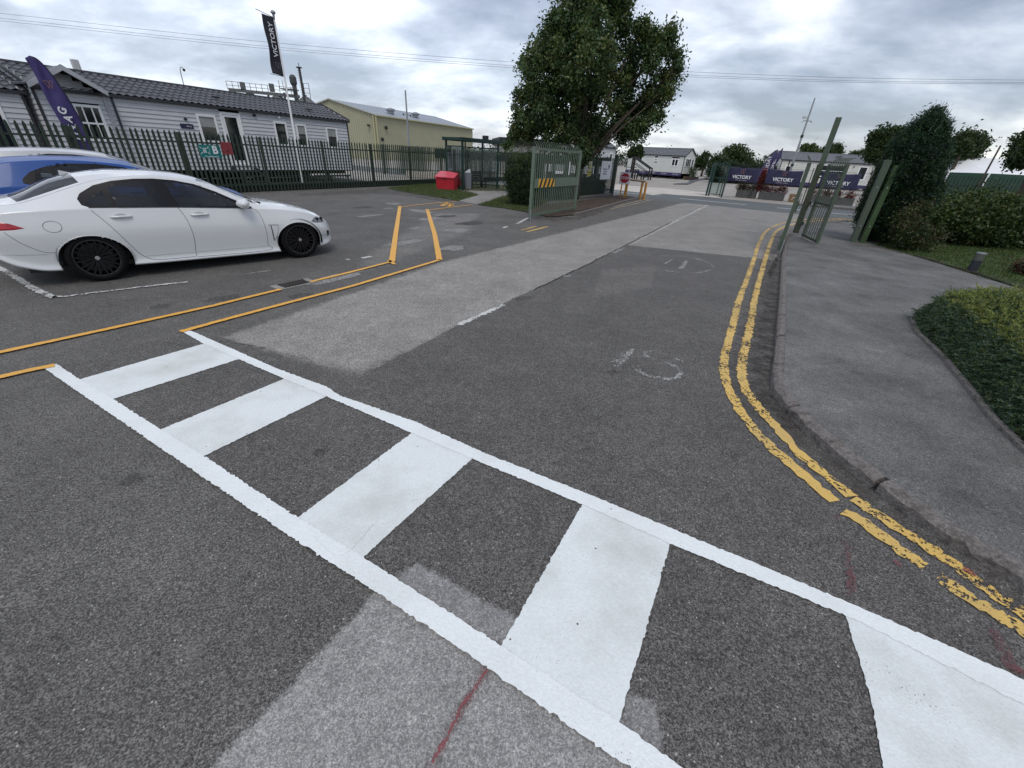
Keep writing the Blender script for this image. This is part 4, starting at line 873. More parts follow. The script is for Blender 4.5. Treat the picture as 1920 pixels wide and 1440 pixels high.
MB().box(-1.9, -0.9, -0.4, 0.4, 0.95, 1.0).obj('landing', black_metal, steps)
mt = thing('rubber_mat', 'black rubber track mat lying buckled on the pale hardstanding', 'mat', (0, 0, 0))
sheet('mat_sheet', px((1262, 345.5), (1290, 343), (1293, 338.5), (1311, 336), (1323, 334.5), (1340, 334), (1341, 336), (1312, 338), (1300, 342), (1290, 346)), 0.06, black_metal, thick=0.06, parent=mt, kind=None)

# right home with slate tiles
RH = At(1468, 298, 59.1); rh = home('park_home', 'cream park home with slate tiled roof behind the banner fence on the right', (RH.x, RH.y, 0), -1.8, -0.05, 13.5, 4.2, 0.6, 3.05, 3.95,
    [(0.6, 1.5, 1.3, 2.4, 'single'), (4.9, 8.2, 1.3, 2.72, 'grid'), (9.62, 10.75, 1.15, 2.72, 'single')], mat('stone_cladding', (0.62, 0.62, 0.58), 0.6, var=0.05, scale=1.5), mat('slate_roof_far', (0.15, 0.155, 0.17), 0.6, var=0.25, scale=3), tile=(0.3, 0.42), step=0.18)
MB().lathe([(0.001, -0.12), (0.07, -0.12), (0.07, 0), (0.001, 0)], 10, 'y', (8.9, -0.03, 2.6)).obj('bulkhead_lamp', black_metal, rh)
MB().box(0, 13.4, -0.12, -0.07, 0.2, 0.58).obj('printed_skirt', purple, rh)
MB().beam((6.9, 0.9, 3.62), (7.6, 0.9, 3.62), 0.15, 0.1).obj('roof_vent', black_metal, rh)
MB().tube([(0.9, -0.1, 3.0), (0.9, -0.1, 0.6)], 0.05, 6).obj('downpipe', black_metal, rh)
# grey gable home glimpsed between the fence and the cream one
GH = At(1140, 300, 52)
home('park_home', 'pale grey park home gable glimpsed between the tree and the cream park home', (GH.x + 0.7, GH.y, 0), 62, -8.0, 0.0, 4.6, 0.6, 3.1, 4.3, [(-2, -1, 1.6, 2.6, 'single')], grey_clad, fgrey, tile=(0.6, 0.6), step=0.25)

# ================================================================== WAREHOUSE
khaki = mat('khaki_sheet', (0.35, 0.345, 0.235), 0.6, var=0.06, scale=0.4)
zinc = mat('blue_grey_roof_sheet', (0.25, 0.285, 0.32), 0.45, var=0.1, scale=0.4)
wh = thing('warehouse', 'large khaki sheet metal warehouse with shallow blue grey roof behind the fence', 'warehouse', (-26.7, 85.35, 0), 64.4)
mb = MB(); x = 0.0
def rib_wall(mb, n, f0, L_, h0fn, pitch=0.5, dep=0.06, axis=0):
    v = []; f = []; xs = []; x = 0.0
    while x < L_ - 0.01: xs += [(x, 0), (x + pitch * .55, 0), (x + pitch * .62, dep), (x + pitch * .93, dep)]; x += pitch
    xs.append((L_, 0))
    for (a, d) in xs:
        h = h0fn(a)
        v += [(a, d, 0), (a, d, h)] if axis == 0 else [(d, a, 0), (d, a, h)]
    for i in range(len(xs) - 1): f.append((2 * i, 2 * i + 2, 2 * i + 3, 2 * i + 1))
    return mb.add(v, f)
rib_wall(MB(), 0, 0, 32.1, lambda a: 6.95).obj('side_wall', khaki, wh)
rib_wall(MB(), 0, 0, 21.4, lambda a: 6.95 + 2.3 * (1 - abs(a - 10.7) / 10.7), axis=1).obj('gable_wall', khaki, wh)
for sg in (0, 1):
    v = []; f = []; n = 64
    for i in range(n + 1):
        x = -0.25 + 32.6 * i / n; dz = 0.04 if i % 2 else 0
        v += [(x, -0.25 if sg == 0 else 21.65, 6.98 + dz), (x, 10.7, 9.32 + dz)]
    for i in range(n): f.append((2 * i, 2 * i + 2, 2 * i + 3, 2 * i + 1))
    MB().add(v, f).obj('roof', zinc, wh)
for (x, y) in ((8, 3.5), (15.5, 3.5)):
    MB().lathe([(0.6, 0), (0.6, 0.4), (0.9, 0.5), (0.9, 0.75), (0.3, 0.95), (0.001, 0.95)], 14, 'z', (x, y, 7.8)).obj('roof_vent', grey_metal, wh)
for y0 in (-0.12, 0.35): MB().box(-0.35 if y0 > 0 else -0.2, -0.12 if y0 > 0 else 0.0, y0 - 0.12, y0 + 0.1, 0, 6.9).obj('corner_flashing', mat('khaki_flashing', (0.42, 0.40, 0.24), 0.6), wh)
MB().box(-0.3, 32.4, -0.42, -0.22, 6.8, 7.0).obj('gutter', mat('khaki_flashing', (0.42, 0.40, 0.24), 0.6), wh)
MB().prism([(-0.3, 6.9), (10.7, 9.25), (21.7, 6.9), (21.7, 7.1), (10.7, 9.45), (-0.3, 7.1)], -0.33, -0.2, 'x').obj('verge_flashing', mat('pale_flashing', (0.45, 0.46, 0.44), 0.6), wh)
for (x, y, z) in ((2.2, -0.12, 5.2), (1.0, -0.1, 3.3)): MB().lathe([(0.001, -0.3), (0.28, -0.25), (0.28, 0), (0.001, 0)], 12, 'y', (x, y, z)).obj('flood_lamp', black_metal, wh)
MB().lathe([(0.001, 0), (0.25, 0), (0.25, 0.3), (0.001, 0.3)], 12, 'z', (-0.35, 1.6, 5.2)).obj('flood_lamp', black_metal, wh)

# ================================================================== POLES, PLANT AND WIRES
def pole(name, label, cat, base, h, r0, r1, m):
    t = thing(name, label, cat, base); MB().tube([(0, 0, 0), (0, 0, h)], [r0, r1], 8).obj('shaft', m, t); return t
lp = pole('lighting_column', 'slim grey column with small crossbar in front of the khaki warehouse', 'column', G(771, 335), 5.35, 0.075, 0.05, grey_metal)
MB().beam((-0.22, 0, 3.95), (0.22, 0, 3.95), 0.04, 0.04).obj('crossbar', grey_metal, lp); MB().tube([(-.22, 0, 3.95), (-.27, 0, 4.02)], 0.05, 6).obj('insulator', black_metal, lp); MB().tube([(.22, 0, 3.95), (.27, 0, 3.88)], 0.05, 6).obj('insulator', black_metal, lp)
cc = pole('camera_mast', 'thin grey mast with small cameras behind the VICTORY banners', 'mast', G(1465, 369.6), 6.35, 0.10, 0.045, grey_metal)
MB().beam((-0.25, 0, 5.0), (0.25, 0, 5.0), 0.03, 0.05).obj('crossbar', grey_metal, cc); MB().box(-0.38, -0.14, -0.08, 0.08, 5.12, 5.26).obj('camera_head', mat('pale_plastic', (0.5, 0.52, 0.52)), cc)
MB().tube([(-.25, 0, 5.0), (-.36, 0, 4.9)], 0.03, 6).obj('bracket', grey_metal, cc); MB().tube([(.25, 0, 5.0), (.36, 0, 4.92)], 0.03, 6).obj('bracket', grey_metal, cc)
MB().lathe([(0.001, -0.1), (0.1, -0.08), (0.1, 0.08), (0.001, 0.1)], 10, 'z', (0, 0, 4.05)).obj('collar', black_metal, cc); MB().lathe([(0.001, -0.1), (0.1, -0.08), (0.1, 0.08), (0.001, 0.1)], 10, 'z', (0, 0, 2.2)).obj('collar', black_metal, cc)
ch = pole('exhaust_stack', 'slender dark lattice stack behind the right end of the near park home roof', 'stack', (-29.3, 64.2, 0), 10.4, 0.20, 0.16, mat('dark_stack', (0.06, 0.062, 0.065), 0.6))
for k in range(20):
    z = 5.5 + k * 0.25; MB().beam((-0.24, -0.2, z), (0.24, -0.2, z), 0.03, 0.03).obj('rung', black_metal, ch)
MB().box(-.28, .28, -.25, .25, 10.3, 10.4).obj('cap', black_metal, ch); MB().tube([(0, 0, 10.4), (0, 0, 10.8)], 0.04, 6).obj('finial', black_metal, ch)
# grain silos with gantry seen above the roof
steel = mat('weathered_steel', (0.14, 0.145, 0.145), 0.6, metal=0.3, var=0.25)
Y0 = 95
sA, sB = At(430, 168, Y0), At(562, 186, Y0)
silo = thing('silo_gantry', 'steel conveyor gantry with handrails over silo tops beyond the park home roof', 'gantry', (sA.x, sA.y, 0))
dz = sB.z - sA.z; Lx = sB.x - sA.x
MB().beam((0, 0, sA.z), (Lx, 0, sB.z + 0.4), 0.6, 0.5).obj('conveyor', steel, silo)
for hh in (0.7, 1.3): MB().beam((0, -0.5, sA.z + hh), (Lx, -0.5, sB.z + 0.4 + hh), 0.07, 0.07).obj('handrail', steel, silo)
for k in range(13):
    x = Lx * k / 12; z = sA.z + (dz + 0.4) * k / 12; MB().beam((x, -0.5, z), (x, -0.5, z + 1.3), 0.07, 0.07).obj('stanchion', steel, silo)
for x in (2.8, 8.4): MB().box(x - .35, x + .35, -.3, .3, sA.z, sA.z + 1.3).obj('drive_box', steel, silo)
for k in range(4):
    x = 1 + Lx * k / 4.2; MB().beam((x, 0, 0), (x, 0, sA.z), 0.3, 0.3).obj('leg', steel, silo)
for k in range(3):
    x = 3.6 + k * 5.4; q = thing('grain_silo', ('left', 'middle', 'right')[k] and ('conical silo top under the left end of the steel gantry', 'conical silo top under the middle of the steel gantry', 'conical silo top under the right end of the steel gantry')[k], 'silo', (sA.x + x, sA.y + 0.5, 0))
    zt = sA.z - 0.2 - 0.1 * k; MB().lathe([(2.6, 0), (2.6, zt - 1.6), (0.5, zt - 0.1), (0.001, zt)], 24).obj('shell', steel, q); MB().tube([(0, 0, zt - .2), (0, 0, zt + .25)], 0.3, 8).obj('hatch', steel, q)
el = At(548, 150, Y0)
ev = thing('elevator_tower', 'dark round topped bucket elevator with caged ladder beside the flagpole', 'tower', (el.x, el.y, 0))
MB().tube([(0.2, 0, 0), (0.2, 0, el.z)], 0.40, 12).obj('casing', mat('dark_casing', (0.05, 0.055, 0.055), 0.6), ev); MB().lathe([(0.42, -0.9), (0.62, -0.5), (0.62, 0.4), (0.4, 0.75), (0.001, 0.9)], 16, 'z', (0.15, 0, el.z)).obj('head', mat('dark_casing', (0.05, 0.055, 0.055), 0.6), ev)
for dx in (2.0, 3.0): MB().beam((dx, 0, 0), (dx, 0, el.z - 0.4), 0.08, 0.08).obj('ladder_rail', steel, ev)
for k in range(9): MB().beam((2.0, 0, 6.0 + 0.75 * k), (3.0, 0, 6.0 + 0.75 * k), 0.07, 0.07).obj('rung', steel, ev)
MB().box(-2.2, 0.5, -1, 1, el.z - 1.6, el.z - 1.45).obj('platform', steel, ev)
for x in (-2.2, -1.5, -.8): MB().beam((x, -1, el.z - 1.5), (x, -1, el.z - .3), 0.07, 0.07).obj('stanchion', steel, ev)
cl = At(342, 163, 60)
cl0 = thing('street_lamp', 'thin hooked lamp post rising above the near park home roof', 'street lamp', (cl.x, cl.y, 0))
t1 = At(336, 127, 60); MB().tube([(0, 0, 0), (t1.x - cl.x, 0, t1.z - 0.5), (t1.x - cl.x + .1, 0, t1.z), (t1.x - cl.x + .35, 0, t1.z + .1), (t1.x - cl.x + .5, 0, t1.z - .1)], [.07, .05, .04, .04, .04], 8).obj('post', grey_metal, cl0)
MB().lathe([(0.001, 0), (0.16, -0.05), (0.12, -0.25), (0.001, -0.3)], 10, 'z', (t1.x - cl.x + .5, 0, t1.z - .05)).obj('lamp_head', black_metal, cl0)
# overhead wires
for lab, pA, pB in (('uppermost overhead wire crossing the sky behind the tree', (-60, 17), (1990, 150)), ('middle overhead wire crossing the sky behind the tree', (-60, 22), (1990, 154)), ('lowest overhead wire crossing the sky behind the tree', (-60, 27), (1990, 158))):
    dpx = {'u': 0, 'm': 9, 'l': 14}[lab[0]]; pts = []
    for (a, b) in ((-120, 17), (0, 25), (480, 77), (970, 117), (1280, 134), (1600, 146), (1920, 150), (2050, 150)):
        q = At(a, b + dpx * (1 - a / 4000), 60); pts.append(tuple(q))
    sp = smooth_path(pts, 6); o = MB().tube(sp, 0.015, 5).obj('overhead_wire', mat('wire', (0.16, 0.16, 0.18), 0.7), None); tag(o, lab, 'wire', 'overhead wires')

# flagpole and feather flags
FB = (F0.x - 0.9 * math.sin(R(FA)), F0.y + 0.9 * math.cos(R(FA)), 0)
fp = thing('flagpole', 'white flagpole carrying the dark vertical VICTORY flag in front of the near park home', 'flagpole', FB, FA)
MB().tube([(-12.0, 0, 0), (-11.93, 0, 6.45)], [0.05, 0.032], 10).obj('pole', white_metal, fp)
MB().lathe([(0.001, 0.12), (0.09, 0.07), (0.1, 0.02), (0.05, -0.03), (0.035, -0.2)], 12, 'z', (-11.93, 0, 6.45)).obj('finial', grey_metal, fp)
fg = thing('vertical_flag', 'narrow near black VICTORY flag hanging from the white flagpole', 'flag', FB, FA)
v = []; f = []; nu, nv = 8, 30
for j in range(nv + 1):
    for i in range(nu + 1):
        u_, w_ = i / nu, j / nv; xl = -12.46 - 0.0 * w_; xr = -11.97
        x = xl + (xr - xl) * u_; z = 6.34 - 0.02 * u_ - w_ * (1.93 + 0.03 * u_); y = 0.05 * math.sin(w_ * 9 + u_ * 2.5) * (0.4 + w_) * (1 - u_)
        v.append((x, y, z))
for j in range(nv):
    for i in range(nu): a = j * (nu + 1) + i; f.append((a, a + 1, a + nu + 2, a + nu + 1))
flag_m = mat('flag_fabric', (0.022, 0.022, 0.034), 0.8, var=0.15)
cl_ = MB().add(v, f).obj('cloth', flag_m, fg, smooth=True); md = cl_.modifiers.new('s', 'SOLIDIFY'); md.thickness = 0.006
MB().beam((-12.68, 0, 6.42), (-11.93, 0, 6.32), 0.02, 0.02).obj('top_arm', grey_metal, fg); MB().beam((-12.6, 0, 4.38), (-11.95, 0, 4.36), 0.02, 0.02).obj('bottom_arm', grey_metal, fg)
t_ = text('lettering', 'VICTORY', 0.27, fg, (-12.2, -0.07, 5.55), white_print, bold=0.01); t_.rotation_euler = (R(90), R(-90), 0)
def vmark(parent, x, z, s_, y, m_):
    mb = MB()
    for dx in (0, 0.45):
        a = (x + (-0.6 + dx) * s_, y, z + 0.5 * s_); b = (x + (-0.15 + dx) * s_, y, z - 0.6 * s_); c = (x + (0.3 + dx) * s_ * .8, y, z + 0.5 * s_)
        mb.beam(a, b, 0.07 * s_, 0.006, (0, 1, 0)); mb.beam(b, c, 0.07 * s_, 0.006, (0, 1, 0)); mb.beam(a, c, 0.07 * s_, 0.006, (0, 1, 0))
    mb.obj('emblem', m_, parent)
vmark(fg, -12.2, 4.7, 0.2, -0.075, mat('grey_print', (0.12, 0.12, 0.14)))
ff = thing('feather_flag', 'tall curved purple feather flag behind the fence above the blue car', 'flag', FB, FA)
lft = [(-20.2, 3.62), (-20.13, 3.24), (-20.12, 2.9), (-20.09, 2.58), (-20.03, 2.22), (-19.94, 1.7), (-19.89, 1.37), (-19.8, 0.7)]
rgt = [(-20.10, 3.69), (-19.97, 3.66), (-19.86, 3.53), (-19.76, 3.31), (-19.67, 3.03), (-19.58, 2.62), (-19.51, 2.19), (-19.48, 1.88), (-19.46, 1.38), (-19.44, 0.7)]
lft = smooth_path(lft, 4); rgt = smooth_path(rgt, 4); v = []; f = []; K = 40
def samp(path, t): k = t * (len(path) - 1); i = min(int(k), len(path) - 2); a = k - i; return (path[i][0] * (1 - a) + path[i + 1][0] * a, path[i][1] * (1 - a) + path[i + 1][1] * a)
for j in range(K + 1):
    a, b = samp(lft, j / K), samp(rgt, j / K)
    for i in range(7): t = i / 6; v.append((a[0] + (b[0] - a[0]) * t, 0.05 * math.sin(j * .35 + i) * t * (1 - t) * 3, a[1] + (b[1] - a[1]) * t))
for j in range(K):
    for i in range(6): q = j * 7 + i; f.append((q, q + 1, q + 8, q + 7))
MB().add(v, f).obj('sail', mat('feather_purple', (0.058, 0.042, 0.16), 0.7, var=0.15, scale=2), ff, smooth=True).modifiers.new('s', 'SOLIDIFY').thickness = 0.006
MB().tube([(p[0] + .01, 0, p[1]) for p in rgt] + [(-19.42, 0, 0)], 0.014, 6).obj('pole', black_metal, ff)
bold_w = white_print
for (ch_, x, z) in (('G', -19.86, 2.40), ('A', -19.80, 2.20), ('L', -19.76, 2.02), ('C', -19.73, 1.86), ('L', -19.68, 1.68)):
    t_ = text('letter', ch_, 0.26, ff, (x, -0.05, z), bold_w, bold=0.035); t_.rotation_euler = (R(90), R(-72), 0)
vmark(ff, -19.93, 3.05, 0.17, -0.05, rose_print)

# purple feather flag and white feather flag across the road
def feather(name, label, base, h, wd, lean, m_, txt, tm, ang=-30):
    t = thing(name, label, 'flag', base, ang); L1 = []; R1 = []
    for k in range(13):
        s_ = k / 12; z = 0.5 + (h - 0.5) * s_; xo = lean * s_ ** 2; ww = wd * (1 - 0.9 * max(0, s_ - 0.75) / 0.25 * (s_ > 0.75)); L1.append((xo, z)); R1.append((xo + max(0.02, ww), z + 0.0 if s_ < 1 else z))
    v = []; f = []
    for k in range(13): v += [(L1[k][0], 0, L1[k][1]), ((L1[k][0] + R1[k][0]) / 2, 0.03 * math.sin(k), L1[k][1]), (R1[k][0], 0, R1[k][1])]
    for k in range(12):
        for i in range(2): q = 3 * k + i; f.append((q, q + 1, q + 4, q + 3))
    MB().add(v, f).obj('sail', m_, t, smooth=True).modifiers.new('s', 'SOLIDIFY').thickness = 0.01
    MB().tube([(0, 0, 0)] + [(p[0], 0, p[1]) for p in L1], 0.02, 6).obj('pole', black_metal, t)
    x_ = text('lettering', txt, wd * 0.62, t, (lean * 0.3 + wd / 2, -0.06, h * 0.55), tm); x_.rotation_euler = (R(90), R(-90 + 0), 0); return t
q = G(1318, 334); feather('feather_flag', 'white feather flag beside the cream park home planter', (q.x, q.y, 0), 3.2, 0.75, 0.25, mat('white_flag', (0.72, 0.74, 0.78), 0.8), 'VICTORY', navy, -20)
q = G(1412, 352); feather('feather_flag', 'purple feather flag with white lettering behind the gap between the banners', (q.x, q.y, 0), 3.7, 0.8, 1.3, purple, 'HOLIDAY', white_print, 0)
q = G(1425, 350); feather('feather_flag', 'second purple feather flag close to the left end of the right park home', (q.x, q.y, 0), 4.0, 0.7, 1.2, purple, 'HOMES', white_print, 0)

# ================================================================== SHELTER
SH = G(868, 358); SA = 54.07
sh = thing('smoking_shelter', 'open fronted green framed shelter with clear panels beside the red bin', 'shelter', SH, SA)
Ls, Ds = 3.02, 1.22
for (x, y) in ((0, 0), (Ls, 0), (0, Ds), (Ls, Ds)): MB().box(x - 0.045, x + 0.045, y - 0.045, y + 0.045, 0.03, 2.40).obj('post', green_deep, sh)
MB().box(-0.2, Ls + 1.2, -0.10, 0.02, 2.40, 2.56).obj('fascia', green_deep, sh); MB().box(-0.2, Ls + 1.2, Ds - 0.02, Ds + 0.10, 2.40, 2.56).obj('fascia', green_deep, sh)
for x in (-0.2, Ls + 1.1): MB().box(x, x + 0.1, 0.021, Ds - 0.021, 2.42, 2.55).obj('fascia', green_deep, sh)
pv = glass('clear_panel', (0.92, 0.96, 0.95), 0.05)
MB().box(-0.1, Ls + 1.1, 0.025, Ds - 0.025, 2.44, 2.452).obj('roof_sheet', glass('roof_sheet_clear', (0.55, 0.6, 0.6)), sh)
for (x0, x1) in ((0.05, 1.48), (1.54, 2.97)):
    MB().box(x0, x1, Ds - 0.006, Ds + 0.004, 0.25, 2.12).obj('clear_panel', pv, sh)
for z in (2.12, 0.18): MB().box(0.046, Ls - 0.046, Ds - 0.02, Ds + 0.02, z, z + 0.05).obj('rail', green_deep, sh)
for x in (0, Ls):
    MB().box(x - 0.006, x + 0.004, 0.05, Ds - 0.05, 0.25, 2.12).obj('clear_panel', pv, sh)
    for z in (2.12, 0.18): MB().box(x - 0.02, x + 0.02, 0.046, Ds - 0.046, z, z + 0.05).obj('rail', green_deep, sh)
MB().box(1.485, 1.535, Ds - 0.03, Ds + 0.03, 0.05, 2.4).obj('post', green_deep, sh)
for k in range(6): MB().box(0.3 + k * 0.5, 0.36 + k * 0.5, Ds - 0.05, Ds + 0.0, 2.05, 2.13).obj('clip', green_deep, sh)
MB().box(2.0, 2.25, 0.1, 0.35, 2.56, 2.75).obj('roof_box', black_metal, sh)
def bench(label, x, y, ang, L_=1.2):
    b_ = thing('bench', label, 'bench', SH + Matrix.Rotation(R(SA), 3, 'Z') @ Vector((x, y, 0.03)), SA + ang, 'benches in the shelter')
    for k in range(3): MB().box(-L_ / 2, L_ / 2, -0.2 + k * 0.13, -0.09 + k * 0.13, 0.43, 0.46).obj('seat_slat', dark_timber, b_)
    for k in range(4): MB().box(-L_ / 2, L_ / 2, 0.21, 0.235, 0.52 + k * 0.10, 0.59 + k * 0.10).obj('back_slat', dark_timber, b_)
    for sx in (-1, 1):
        for y_ in (-0.2, 0.14): MB().box(sx * L_ / 2 - 0.04 - 0.04 * sx, sx * L_ / 2 + 0.04 - 0.04 * sx, y_, y_ + 0.07, 0, 0.43).obj('leg', dark_timber, b_)
        MB().box(sx * L_ / 2 - 0.03 - 0.04 * sx, sx * L_ / 2 + 0.03 - 0.04 * sx, 0.24, 0.28, 0.43, 0.92).obj('back_post', dark_timber, b_)
    return b_
bench('dark slatted bench at the back of the shelter, right of the grey bin', 2.1, 0.85, 0, 1.3)
bench('dark slatted bench end showing between the red bin and the grey bin', 0.35, 0.75, 0, 0.7)
ab = thing('ash_bin', 'tall square grey litter bin with pale wedge top inside the shelter', 'litter bin', SH + Matrix.Rotation(R(SA), 3, 'Z') @ Vector((0.98, 0.55, 0.03)), SA - 30)
MB().box(-0.17, 0.17, -0.17, 0.17, 0, 0.85).obj('body', mat('grey_bin', (0.20, 0.21, 0.24), 0.5), ab, bevel=0.01)
MB().prism([(-0.15, 0.852), (0.15, 0.852), (0.12, 1.02)], -0.12, 0.12).obj('paper', white_print, ab)
# red grit bin
gbn = thing('grit_bin', 'bright red plastic grit bin with sloping lid on the grass by the shelter', 'grit bin', G(817.2, 355.6), 0)
pA, pB, pC = G(817.2, 355.6), G(851, 358.2), G(864, 356.6); gang = math.degrees(math.atan2(pB.y - pA.y, pB.x - pA.x)); gbn.rotation_euler = (0, 0, R(gang + 4))
gl_ = (pB - pA).length; gd = 0.78
body = MB(); body.add([(0.05, 0.05, 0.02), (gl_ - 0.05, 0.05, 0.02), (gl_ - 0.05, gd - 0.05, 0.02), (0.05, gd - 0.05, 0.02), (0, 0, 0.60), (gl_, 0, 0.60), (gl_, gd, 0.84), (0, gd, 0.84)], [(0, 3, 2, 1), (4, 5, 6, 7), (0, 1, 5, 4), (1, 2, 6, 5), (2, 3, 7, 6), (3, 0, 4, 7)])
body.obj('body', red_paint, gbn, bevel=0.015)
lid = MB(); lid.add([(-0.03, -0.05, 0.605), (gl_ + .03, -0.05, 0.605), (gl_ + .03, gd + .03, 0.865), (-.03, gd + .03, 0.865), (-0.03, -0.05, 0.655), (gl_ + .03, -0.05, 0.655), (gl_ + .03, gd + .03, 0.915), (-.03, gd + .03, 0.915)], [(0, 3, 2, 1), (4, 5, 6, 7), (0, 1, 5, 4), (1, 2, 6, 5), (2, 3, 7, 6), (3, 0, 4, 7)])
lid.obj('lid', mat('red_lid', (0.62, 0.06, 0.09), 0.4, var=0.08), gbn, bevel=0.012)
MB().box(gl_ / 2 - .03, gl_ / 2 + .03, -0.075, -0.05, 0.53, 0.62).obj('hasp', black_metal, gbn)

# ================================================================== LEFT GATE
def gate(name, label, o, ang, L_, h=2.12, panel=True, n=24, green_gate=green_gate):
    t = thing(name, label, 'gate', o, ang)
    MB().box(-0.04, 0.04, -0.04, 0.04, 0.10, h).obj('stile', green_gate, t); MB().box(L_ - 0.04, L_ + 0.04, -0.04, 0.04, 0.10, h).obj('stile', green_gate, t)
    for z in (0.13, h - 0.09): MB().box(0.041, L_ - 0.041, -0.025, 0.025, z, z + 0.07).obj('rail', green_gate, t)
    pm_ = MB(); 
    for k in (0,):
        g_ = 0.021
        pm_.add([(-g_, -0.034, 0.17), (0.0, -0.038, 0.17), (g_, -0.034, 0.17), (-g_, -0.034, h - 0.05), (0.0, -0.038, h - 0.05), (g_, -0.034, h - 0.05), (-g_, -0.028, 0.17), (g_, -0.028, 0.17), (-g_, -0.028, h - .05), (g_, -0.028, h - .05)],
                [(0, 1, 4, 3), (1, 2, 5, 4), (0, 3, 8, 6), (2, 7, 9, 5), (6, 8, 9, 7)])
        pr = None
        for j in range(5):       # curved spike head leaning outward
            a = j / 4; z = h - 0.05 + 0.22 * a; dy_ = 0.14 * a * a; wj = 0.018 * (1 - a) + 0.003
            ring = [(-wj, -0.04 + dy_, z), (wj, -0.04 + dy_, z), (wj, -0.034 + dy_, z), (-wj, -0.034 + dy_, z)]
            k0 = len(pm_.v); pm_.v += ring
            if pr is not None: 
                for q in range(4): pm_.f.append((pr + q, pr + (q + 1) % 4, k0 + (q + 1) % 4, k0 + q))
            pr = k0
    me = pm_.mesh('pale', green_gate)
    for i in range(n): link('pale', me, t, (0.12 + (L_ - 0.24) * i / (n - 1), 0, 0))
    if panel:
        MB().box(0.041, L_ - 0.041, -0.075, -0.055, 0.97, 1.25).obj('mid_panel', green_gate, t, bevel=0.004)
        MB().box(0.041, L_ - 0.041, -0.054, -0.03, 0.99, 1.03).obj('rail', green_gate, t)
    return t
GA = 60.9; GO = G(993.5, 408, 0.1); GO.z = 0
lgate = gate('entrance_gate', 'tall sage green steel gate by the rounded bush with hazard stripes on its panel', GO, GA, 3.74)
hz = MB().box(0.30, 1.50, -0.080, -0.0755, 0.985, 1.235).obj('hazard_plate', mat('hazard_yellow', (0.72, 0.38, 0.03), 0.5), lgate)
for k in range(4):
    x = 0.33 + k * 0.29; st_ = MB().prism([(x, 0.985), (x + 0.13, 0.985), (x + 0.28, 1.235), (x + 0.15, 1.235)] if x + 0.28 < 1.5 else [(x, 0.985), (x + 0.13, 0.985), (1.5, 1.235 - 0.0), (x + 0.15, 1.235)], -0.0835, -0.0802).obj('stripe', mat('hazard_black', (0.012, 0.012, 0.012), 0.5), hz)
MB().tube([(-0.06, -0.05, 0.35), (-0.06, -0.05, 0.0)], 0.015, 8).obj('drop_bolt', grey_metal, lgate)
MB().box(2.62, 2.66, -0.085, -0.07, 1.33, 1.75).obj('white_latch', white_print, lgate)
for k in range(4): MB().box(1.55 + k * .16, 1.62 + k * .16, -0.075, -0.06, 1.37, 1.45).obj('white_tag', white_print, lgate)
MB().box(1.55, 1.58, -0.08, -0.075, 0.97, 1.25).obj('panel_joint', mat('panel_joint_dark', (0.05, 0.08, 0.06)), lgate)  # dark bar across the panel joint
# hinge post of the gate and the fence behind it with its notices
F2 = G(1025, 378); F2A = 55.6
fe2 = thing('palisade_fence', 'short dark green palisade fence with notices between the open gate and the STOP sign', 'fence', F2, F2A)
x = -2.0
pm2 = pale_mesh(2.02, 0.085)
while x < 7.6: link('pale', pm2, fe2, (x, -0.03, 0)); x += 0.155
for z in (0.3, 1.7): MB().box(-2.1, 7.7, 0, 0.05, z, z + 0.05).obj('rail', green_fence, fe2)
for x in (2.0, 5.05): MB().box(x - .05, x + .05, 0.051, 0.15, 0, 2.05).obj('post', green_fence, fe2)
MB().box(7.48, 7.66, -0.08, 0.10, 0, 2.15).obj('end_post', green_fence, fe2)
MB().box(2.6, 7.4, -0.09, -0.06, 0.03, 0.14).obj('gravel_board', mat('board_concrete', (0.16, 0.15, 0.13), 0.9), fe2)
hdg = thing('low_hedge', 'dark low hedge growing behind the palisade that carries the notices', 'hedge', F2, F2A)
leaf_cloud('crown', [(k * .55 + 1.0, 0.65, 0.5) for k in range(12)], [(.45, .35, .45)] * 12, 420, 44, 0.06, [leafmat('leaf_dark', (0.022, 0.042, 0.012)), leafmat('bush_dark', (0.016, 0.030, 0.014))], hdg, clump_r=.2, shell=.6)
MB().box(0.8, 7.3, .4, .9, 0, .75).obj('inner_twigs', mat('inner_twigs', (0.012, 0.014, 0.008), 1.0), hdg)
s1 = thing('notice_board', 'white rectangular site notice with small grey lettering on the palisade', 'sign', F2, F2A)
MB().box(5.42, 6.80, -0.085, -0.066, 0.90, 1.82).obj('panel', white_print, s1)
for i, (s_, z) in enumerate((('Welcome to', 1.42), ('your site', 1.30), ('reception', 1.18))): text('lettering', s_, 0.12, s1, (5.98, -0.087, z), mat('grey_ink', (0.16, 0.18, 0.26)), bold=0.01)
MB().prism([(6.32, 1.60), (6.52, 1.66), (6.47, 1.36)], -0.09, -0.0855).obj('logo_arc', navy, s1)
s2 = thing('warning_sign', 'small yellow electric warning sign on the palisade beside the gate', 'sign', F2, F2A)
ylw = mat('sign_yellow', (0.62, 0.58, 0.12), 0.5)
MB().box(3.80, 4.22, -0.085, -0.066, 1.36, 1.78).obj('upper_panel', mat('sign_pale_yellow', (0.60, 0.60, 0.42), 0.5), s2); MB().box(3.80, 4.22, -0.085, -0.066, 1.08, 1.345).obj('lower_panel', ylw, s2)
MB().prism([(3.85, 1.42), (4.17, 1.42), (4.01, 1.74)], -0.089, -0.0855).obj('triangle', mat('ink_black', (0.02, 0.02, 0.02)), s2); MB().prism([(3.91, 1.45), (4.11, 1.45), (4.01, 1.66)], -0.093, -0.0895).obj('triangle_fill', ylw, s2)
